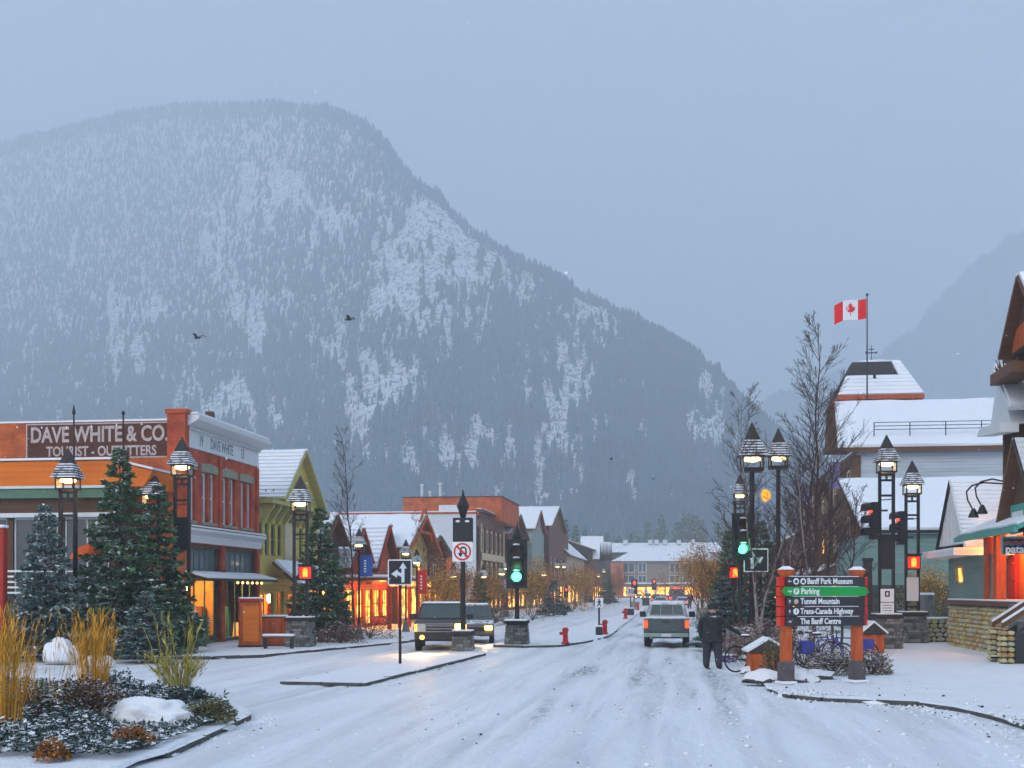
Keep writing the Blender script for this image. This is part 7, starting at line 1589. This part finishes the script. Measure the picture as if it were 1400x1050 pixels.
def person(label, loc, rz, s, bag=False, shovel=True):
    r = thing('person', label, 'person', loc, rz); r.scale = (s,) * 3
    J = [((0, 0, .95), (.17, .13)), ((0, .02, 1.18), (.175, .13)), ((0, .0, 1.38), (.20, .125)), ((0, -.02, 1.50), (.085, .08)), ((0, -.05, 1.60), (.06, .065)), ((0, -.07, 1.70), (.085, .10)), ((0, -.07, 1.78), (.08, .095)),
         ((-.09, 0, .88), (.115, .125)), ((-.12, -.03, .50), (.09, .10)), ((-.13, .02, .12), (.068, .075)), ((-.12, -.03, .05), (.05, .05)), ((-.13, -.16, .04), (.045, .04)),
         ((.09, 0, .88), (.115, .125)), ((.12, .02, .50), (.09, .10)), ((.17, .22, .12), (.068, .075)), ((.17, .19, .05), (.05, .05)), ((.18, .06, .04), (.045, .04)),
         ((-.21, .0, 1.42), (.075, .08)), ((-.27, -.03, 1.16), (.062, .066)), ((-.26, -.18, .95), (.045, .05)), ((-.26, -.23, .88), (.038, .04)),
         ((.21, .0, 1.42), (.075, .08)), ((.33, -.04, 1.20), (.062, .066)), ((.50, -.14, 1.05), (.045, .05)), ((.57, -.18, .99), (.038, .04))]
    E_d = [(0, 1), (1, 2), (2, 3), (3, 4), (4, 5), (5, 6), (0, 7), (7, 8), (8, 9), (9, 10), (10, 11), (0, 12), (12, 13), (13, 14), (14, 15), (15, 16), (2, 17), (17, 18), (18, 19), (19, 20), (2, 21), (21, 22), (22, 23), (23, 24)]
    for side, b in ((-1, 20), (1, 24)):
        hx_, hy, hz_2 = J[b][0]
        for f in range(4):
            o_ = (f - 1.5) * .021; L_ = (.075, .09, .085, .065)[f]; n0 = len(J); J += [((hx_ + .02 * side, hy - .03 + o_, hz_2 - .03), (.010, .010)), ((hx_ + .03 * side, hy - .04 + o_, hz_2 - .03 - L_ * .5), (.0095, .0095)), ((hx_ + .0 * side, hy - .05 + o_, hz_2 - .03 - L_ * .85), (.008, .008))]; E_d += [(b, n0), (n0, n0 + 1), (n0 + 1, n0 + 2)]
        n0 = len(J); J += [((hx_ - .03 * side, hy - .04, hz_2 - .01), (.011, .011)), ((hx_ - .04 * side, hy - .07, hz_2 - .05), (.010, .010))]; E_d += [(b, n0), (n0, n0 + 1)]
    bd = body('body', J, E_d, [('skin', lambda c: c.z > 1.58 and c.y < -.09 or (1.54 < c.z < 1.72 and abs(c.x) < .2 and c.z > 1.6)), ('glove', lambda c: (c.x > .53 or c.x < -.2) and c.z < 1.02), ('boot', lambda c: c.z < .16), ('trousers_dark', lambda c: c.z < .80), ('coat_black', lambda c: True)], r)
    MB().lathe([(.225, 0), (.225, .04), (.20, .12), (.212, .2), (.192, .3), (.205, .42), (.195, .5), (.212, .62), (.10, .74)], (0, .0, .76), 16).build('tmp', 'coat_black', r, smooth=True); c_ = r.children[-1]; c_.name = 'coat'; c_.scale = (1, .74, 1); c_.location.y = .005
    MB().lathe([(.100, -.05), (.108, -.03), (.106, .03), (.095, .08), (.055, .115), (.01, .12)], (0, -.065, 1.745), 14).build('cap', 'cap_dark', r, smooth=True)
    for sx_ in (-1, 1): MB().blob((sx_ * .036, -.158, 1.715), (.013, .008, .010), 0, 1, 1).build('eye', 'black_board', r); MB().blob((sx_ * .092, -.06, 1.69), (.014, .025, .035), 0, 2, 1).build('ear', 'skin', r)
    MB().blob((0, -.172, 1.685), (.014, .02, .026), 0, 1, 1).build('nose', 'skin', r); MB().b(-.026, .026, -.166, -.158, 1.638, 1.646).build('mouth', 'goods_red', r)
    return r
p = gp(974, 36.3, .02); pe = person('person in dark coat and cap standing at the right kerb, clearing snow', p, math.pi + TH + .25, 1.03)
pe.rotation_euler.z = TH - .1 + math.pi; pe.rotation_euler.z = TH - .05
# seen from behind: back towards the camera
pe.rotation_euler.z = TH + math.pi - .3
for ch in pe.children: pass
pe.scale = (-1.38, 1.35, 1.03)
sh = thing('snow_shovel', 'blue-bladed snow shovel held by the person at the kerb', 'shovel', (0, 0, 0)); R = pe.location
hnd = at(1000, 858, 36.4); bld = gd(996, 905, .05); bld.z = .1
MB().tube([hnd + Vector((-.12, 0, .35)), hnd, bld + Vector((0, .0, .12))], .018, 8).build('handle', 'bumper_dark', sh)
M('blade_blue', (.06, .06, .25), .5, .2); MB().box(bld + Vector((0, -.02, .06)), (.50, .06, .26), TH, -.5).build('blade', 'blade_blue', sh, bevel=.02); MB().box(bld + Vector((0, -.06, .18)), (.48, .16, .05), TH).build('snow', 'roof_snow', sh, bevel=.02)
p = gp(943, 150, .1); w2 = person('far pedestrian in dark clothes walking beside the right lane', p, TH + math.pi, .98); 
# ================================================================ BICYCLES, BINS, SMALL THINGS
M('bike_dark', (.03, .03, .035), .4, .2); M('bike_blue', (.05, .06, .32), .4, .15); M('pannier_blue', (.045, .05, .26), .7, .2)
def bike(label, loc, rz, frame, pannier=True):
    r = thing('bicycle', label, 'bicycle', loc, rz); R = .34
    for x in (-.52, .52):
        wl = MB().torus((x, 0, R), R, .022, 26, 6, 'Y').build('wheel', 'tyre', r); sp = MB()
        for k in range(10): a = math.pi * k / 10 * 2; sp.cyl((x, 0, R), (x + R * math.cos(a), 0, R + R * math.sin(a)), .004, n=3)
        sp.build('spokes', 'chrome', wl)
    fr = MB().tube([(-.52, 0, R), (-.12, 0, .30), (.34, 0, .72), (.36, 0, .80), (-.20, 0, .78), (-.12, 0, .30)], .02, 6).tube([(-.52, 0, R), (-.2, 0, .76)], .014, 6).tube([(.52, 0, R), (.36, 0, .80), (.33, 0, .95)], .018, 6); fr.build('frame', frame, r)
    MB().tube([(-.2, 0, .78), (-.23, 0, .92)], .014, 6).build('seat_post', 'chrome', r); MB().blob((-.24, 0, .95), (.15, .07, .04), .1, 2, 2).build('saddle', 'bike_dark', r); MB().blob((-.24, 0, .985), (.14, .065, .03), .1, 3, 2).build('snow', 'roof_snow', r)
    MB().tube([(.25, -.28, .98), (.36, -.2, 1.0), (.33, 0, .96), (.36, .2, 1.0), (.25, .28, .98)], .015, 6).build('handlebar', 'bike_dark', r); MB().cyl((-.12, -.05, .30), (-.12, .05, .30), .1, n=14).build('chainring', 'bike_dark', r)
    if pannier:
        for y in (-.16, .10): MB().b(-.72, -.38, y, y + .07, .42, .76).build('pannier', 'pannier_blue', r, bevel=.03)
    return r
bike('bicycle with blue panniers parked behind the wayfinding sign', gp(1128, 35.2), TH + .1, 'bike_blue'); bike('second bicycle, leaning behind the right sign post', gp(1160, 36.5), TH + math.pi - .1, 'bike_dark'); bike('dark bicycle leaning behind the shrubs, left of the blue one', gp(1116, 36.8), TH + .15, 'bike_dark', False)
bike('bicycle half hidden behind the roofed wooden box', gp(1030, 33.6), TH + .3, 'bike_dark', False)
def bin_box(label, px, d, w_, h_, ridge):
    r = thing('roofed_bin', label, 'bin', gp(px, d), TH); MB().b(-w_ / 2, w_ / 2, -.35, .35, 0, h_).build('box', 'orange_wood', r, bevel=.015)
    for k in range(6): MB().b(-w_ / 2 + .02 + k * (w_ - .04) / 6 + .008, -w_ / 2 + .02 + (k + 1) * (w_ - .04) / 6 - .008, -.372, -.352, .04, h_ - .04).build('plank', 'orange_wood', r)
    MB().ext([(-w_ / 2 - .1, -.42, h_ + .003), (w_ / 2 + .1, -.42, h_ + .003), (0, -.42, h_ + ridge)], (0, .84, 0)).build('roof', 'shingle_dark', r)
    for s_ in (-1, 1): MB().ext([(s_ * (w_ / 2 + .1), -.40, h_ + .012), (0, -.40, h_ + ridge + .012), (0, -.40, h_ + ridge + .08), (s_ * (w_ / 2 + .13), -.40, h_ + .07)], (0, .8, 0)).build('snow', 'roof_snow', r)
bin_box('orange wooden bin with snowy gabled roof left of the wayfinding sign', 1047, 33, .9, .55, .33); bin_box('small orange wooden bin with snowy roof left of the right-hand plinths', 1191, 44, .75, .65, .4)
kb = thing('notice_kiosk', 'tall orange wooden notice kiosk on the left pavement', 'kiosk', gp(342, 48.5), TH + .3); MB().b(-.42, .42, -.3, .3, .05, 1.75).build('case', 'orange_wood', kb, bevel=.02); MB().b(-.3, .3, -.33, -.302, .2, 1.6).build('panel', 'orange_plank', kb); MB().b(-.46, .46, -.34, .34, 1.752, 1.86).build('head', 'red_plank', kb); MB().b(-.44, .44, -.32, .32, 1.862, 1.93).build('snow', 'roof_snow', kb, bevel=.02); MB().b(-.46, .46, -.34, .34, 0, .05).build('foot', 'dark_wood', kb)
kb = thing('storage_box', 'red-brown wooden cabinet right of the notice kiosk', 'cabinet', gp(376, 49.5), TH + .2); MB().b(-.5, .5, -.35, .35, 0, 1.15).build('case', 'brown_trim', kb, bevel=.02)
for k in range(4): MB().b(-.49 + k * .245 + .01, -.49 + (k + 1) * .245 - .01, -.375, -.352, .05, 1.1).build('plank', 'orange_wood', kb)
MB().b(-.52, .52, -.37, .37, 1.153, 1.22).build('snow', 'roof_snow', kb, bevel=.02)
bn_ = thing('bench', 'low snow-covered bench beside the grey lamp plinth', 'bench', gp(381, 47), TH); MB().b(-.6, .6, -.2, .2, .40, .45).build('seat', 'brown_trim', bn_); MB().b(-.6, .6, -.2, .2, .453, .55).build('snow', 'roof_snow', bn_, bevel=.04)
for sx_ in (-1, 1): MB().b(sx_ * .5 - .04, sx_ * .5 + .04, -.18, .18, 0, .40).build('leg', 'dark_metal', bn_)
M('parasol_orange', (.75, .13, .02), .8, .1); M('lantern_orange', (1, .4, .02), .6, .2, emit=(1., .35, .02), es=1.2)
pa = thing('parasol', 'orange parasol showing between the lamp legs and the tallest spruce', 'parasol', gp(124, 43.6)); zp = zt(765, 43.6) - .13; MB().cyl((0, 0, 0), (0, 0, zp + .4), .03, n=8).build('pole', 'dark_metal', pa); MB().lathe([(.72, 0), (.62, .22), (.36, .45), (.05, .56)], (0, 0, zp), 10).build('canopy', 'parasol_orange', pa)
lo = thing('hanging_lantern', 'orange glowing banner lantern among the bare branches', 'lantern', at(1047, 677, 46)); MB().blob((0, 0, 0), (.17, .05, .23), .3, 4, 2).build('shade', 'lantern_orange', lo); MB().cyl((0, 0, .25), (0, 0, .7), .01, n=4).build('cord', 'dark_metal', lo)
# stone planter walls beside the second right twin lamp
pw_ = thing('planter_wall', 'low grey stone planter wall between the right-hand lamps and the stone porch', 'wall', gp(1272, 53.5), TH); MB().b(-.9, .9, -.4, .4, 0, .95).build('core', 'plinth_joint', pw_)
rg = random.Random(4); z = .02
while z < .9:
    u = -.9
    while u < .85:
        L_ = min(rg.uniform(.2, .4), .9 - u); o = obj('stone', SM[rg.choice([1, 5, 3])], pw_); o.location = (u + L_ / 2, -.4, z + .1); o.scale = (L_ * .54, .06, .11); u += L_
    z += .19
MB().b(-.93, .93, -.43, .43, .953, 1.05).build('snow', 'roof_snow', pw_, bevel=.03)
lb_ = thing('litter_bin', 'round grey bin with a snow cap right of the second twin lamp', 'bin', gp(1267, 54.6)); MB().cyl((0, 0, 0), (0, 0, 2.0), .33, .33, 14).build('drum', 'plinth_stone', lb_); MB().cyl((0, 0, 2.003), (0, 0, 2.1), .35, .3, 14).build('snow', 'roof_snow', lb_)
rb = thing('bicycle_rack', 'metal bicycle rack with loops at the right edge before the stairs', 'bicycle rack', gd(1392, 905, .13))
for k in range(3): MB().torus((k * .5 - .3, 0, .5), .3, .02, 18, 6, 'Y').build('loop', 'chrome', rb)
MB().b(-.8, 1.4, -.05, .05, .1, .16).build('bar', 'dark_metal', rb); MB().b(-.8, 1.4, -.04, .04, .163, .2).build('snow', 'roof_snow', rb)
# dark line of exposed kerb beside the person; birds
def bird(label, px, py, d, rz, s=1.):
    r = thing('bird', label, 'bird', at(px, py, d), rz); r.scale = (s,) * 3; MB().blob((0, 0, 0), (.22, .07, .07), .1, 2, 2).build('body', 'black_board', r); MB().blob((.22, 0, .04), (.07, .05, .05), 0, 1, 1).build('head', 'black_board', r); MB().ext([(-.18, -.03, 0), (-.18, .03, 0), (-.38, .08, 0), (-.38, -.08, 0)], (0, 0, .012)).build('tail', 'black_board', r)
    for y in (-1, 1): MB().ext([(.1, y * .04, .02), (-.1, y * .04, .02), (-.16, y * .32, .2), (-.22, y * .6, .12), (.0, y * .42, .2), (.08, y * .3, .18)], (0, 0, .012)).build('wing', 'black_board', r)
bird('black bird flying at the left before the mountain', 270, 462, 75, TH + 2.6); bird('black bird flying high before the mountain, right of the other', 477, 437, 75, TH + 2.9, .95); bird('tiny bird far off before the mountain foot', 836, 628, 120, TH, .7); bird('tiny far bird low on the right before the mountain', 893, 655, 120, TH + 1, .7)
# ================================================================ SNOW CLODS AND GRIT on the road and along the kerbs
def clods(name, n_, mat, lab, smin, smax, seed):
    rg = np.random.default_rng(seed); P = []
    line = [(-7.4, 29), (-7.0, 43)], [(2.2, 27), (4.7, 25.4)], [(4.7, 25.4), (5.9, 19)], [(-7.2, 17), (-7.6, 21.5)], [(2.0, 28), (1.9, 46)]
    for k in range(n_):
        if k % 5 < 3: a, b = line[rg.integers(0, len(line))]; t = rg.uniform(); P.append((a[0] + (b[0] - a[0]) * t + rg.normal() * .35, a[1] + (b[1] - a[1]) * t + rg.normal() * .4, .03))
        else: P.append((rg.uniform(-6, 5.5), 11 + 34 * rg.uniform() ** 1.3, .03))
    P = np.array(P); s_ = rg.uniform(smin, smax, n_) ** 1.0; O = np.array([(1, 0, 0), (0, 1, 0), (-1, 0, 0), (0, -1, 0), (0, 0, .7), (0, 0, -.7)])
    inb = (P[:, 0] > 2.1) & (P[:, 1] > 26.5) | (P[:, 0] > 5.4); P[inb, 2] = .14
    V = (P[:, None] + O[None] * (s_[:, None, None] * rg.uniform(.5, 1.4, (n_, 6, 1)))).reshape(-1, 3); FT = np.array([(0, 1, 4), (1, 2, 4), (2, 3, 4), (3, 0, 4), (1, 0, 5), (2, 1, 5), (3, 2, 5), (0, 3, 5)])
    o = npmesh(name, V, (np.arange(n_)[:, None, None] * 6 + FT[None]).reshape(-1, 3), mat, kind='stuff'); o['label'] = lab; o['category'] = 'debris'
M('grit', (.06, .05, .045), .9, .4); clods('road_grit', 420, 'grit', 'dark grit and leaf scraps scattered over the snowy road', .012, .04, 5); clods('snow_clods', 2200, 'snow', 'small clods of snow scattered over the road', .015, .06, 6)
# ================================================================ FALLING SNOW
rg = np.random.default_rng(9); n_ = 42000
P = np.stack([rg.uniform(-45, 40, n_), 4 + 86 * rg.uniform(0, 1, n_), .2 + 40 * rg.uniform(0, 1, n_) ** 1.2], 1); s_ = rg.uniform(.004, .010, len(P))
O = np.array([(1, 0, 0), (0, 1, 0), (-1, 0, 0), (0, -1, 0), (0, 0, 1), (0, 0, -1)]) * 1.; V = (P[:, None] + O[None] * s_[:, None, None] * rg.uniform(.6, 1.3, (len(P), 6, 1))).reshape(-1, 3)
FT = np.array([(0, 1, 4), (1, 2, 4), (2, 3, 4), (3, 0, 4), (1, 0, 5), (2, 1, 5), (3, 2, 5), (0, 3, 5)]); Fq = (np.arange(len(P))[:, None, None] * 6 + FT[None]).reshape(-1, 3)
so = npmesh('falling_snow', V, Fq, 'snow', kind='stuff'); so['label'] = 'fine snowflakes falling over the street'; so['category'] = 'snowfall'
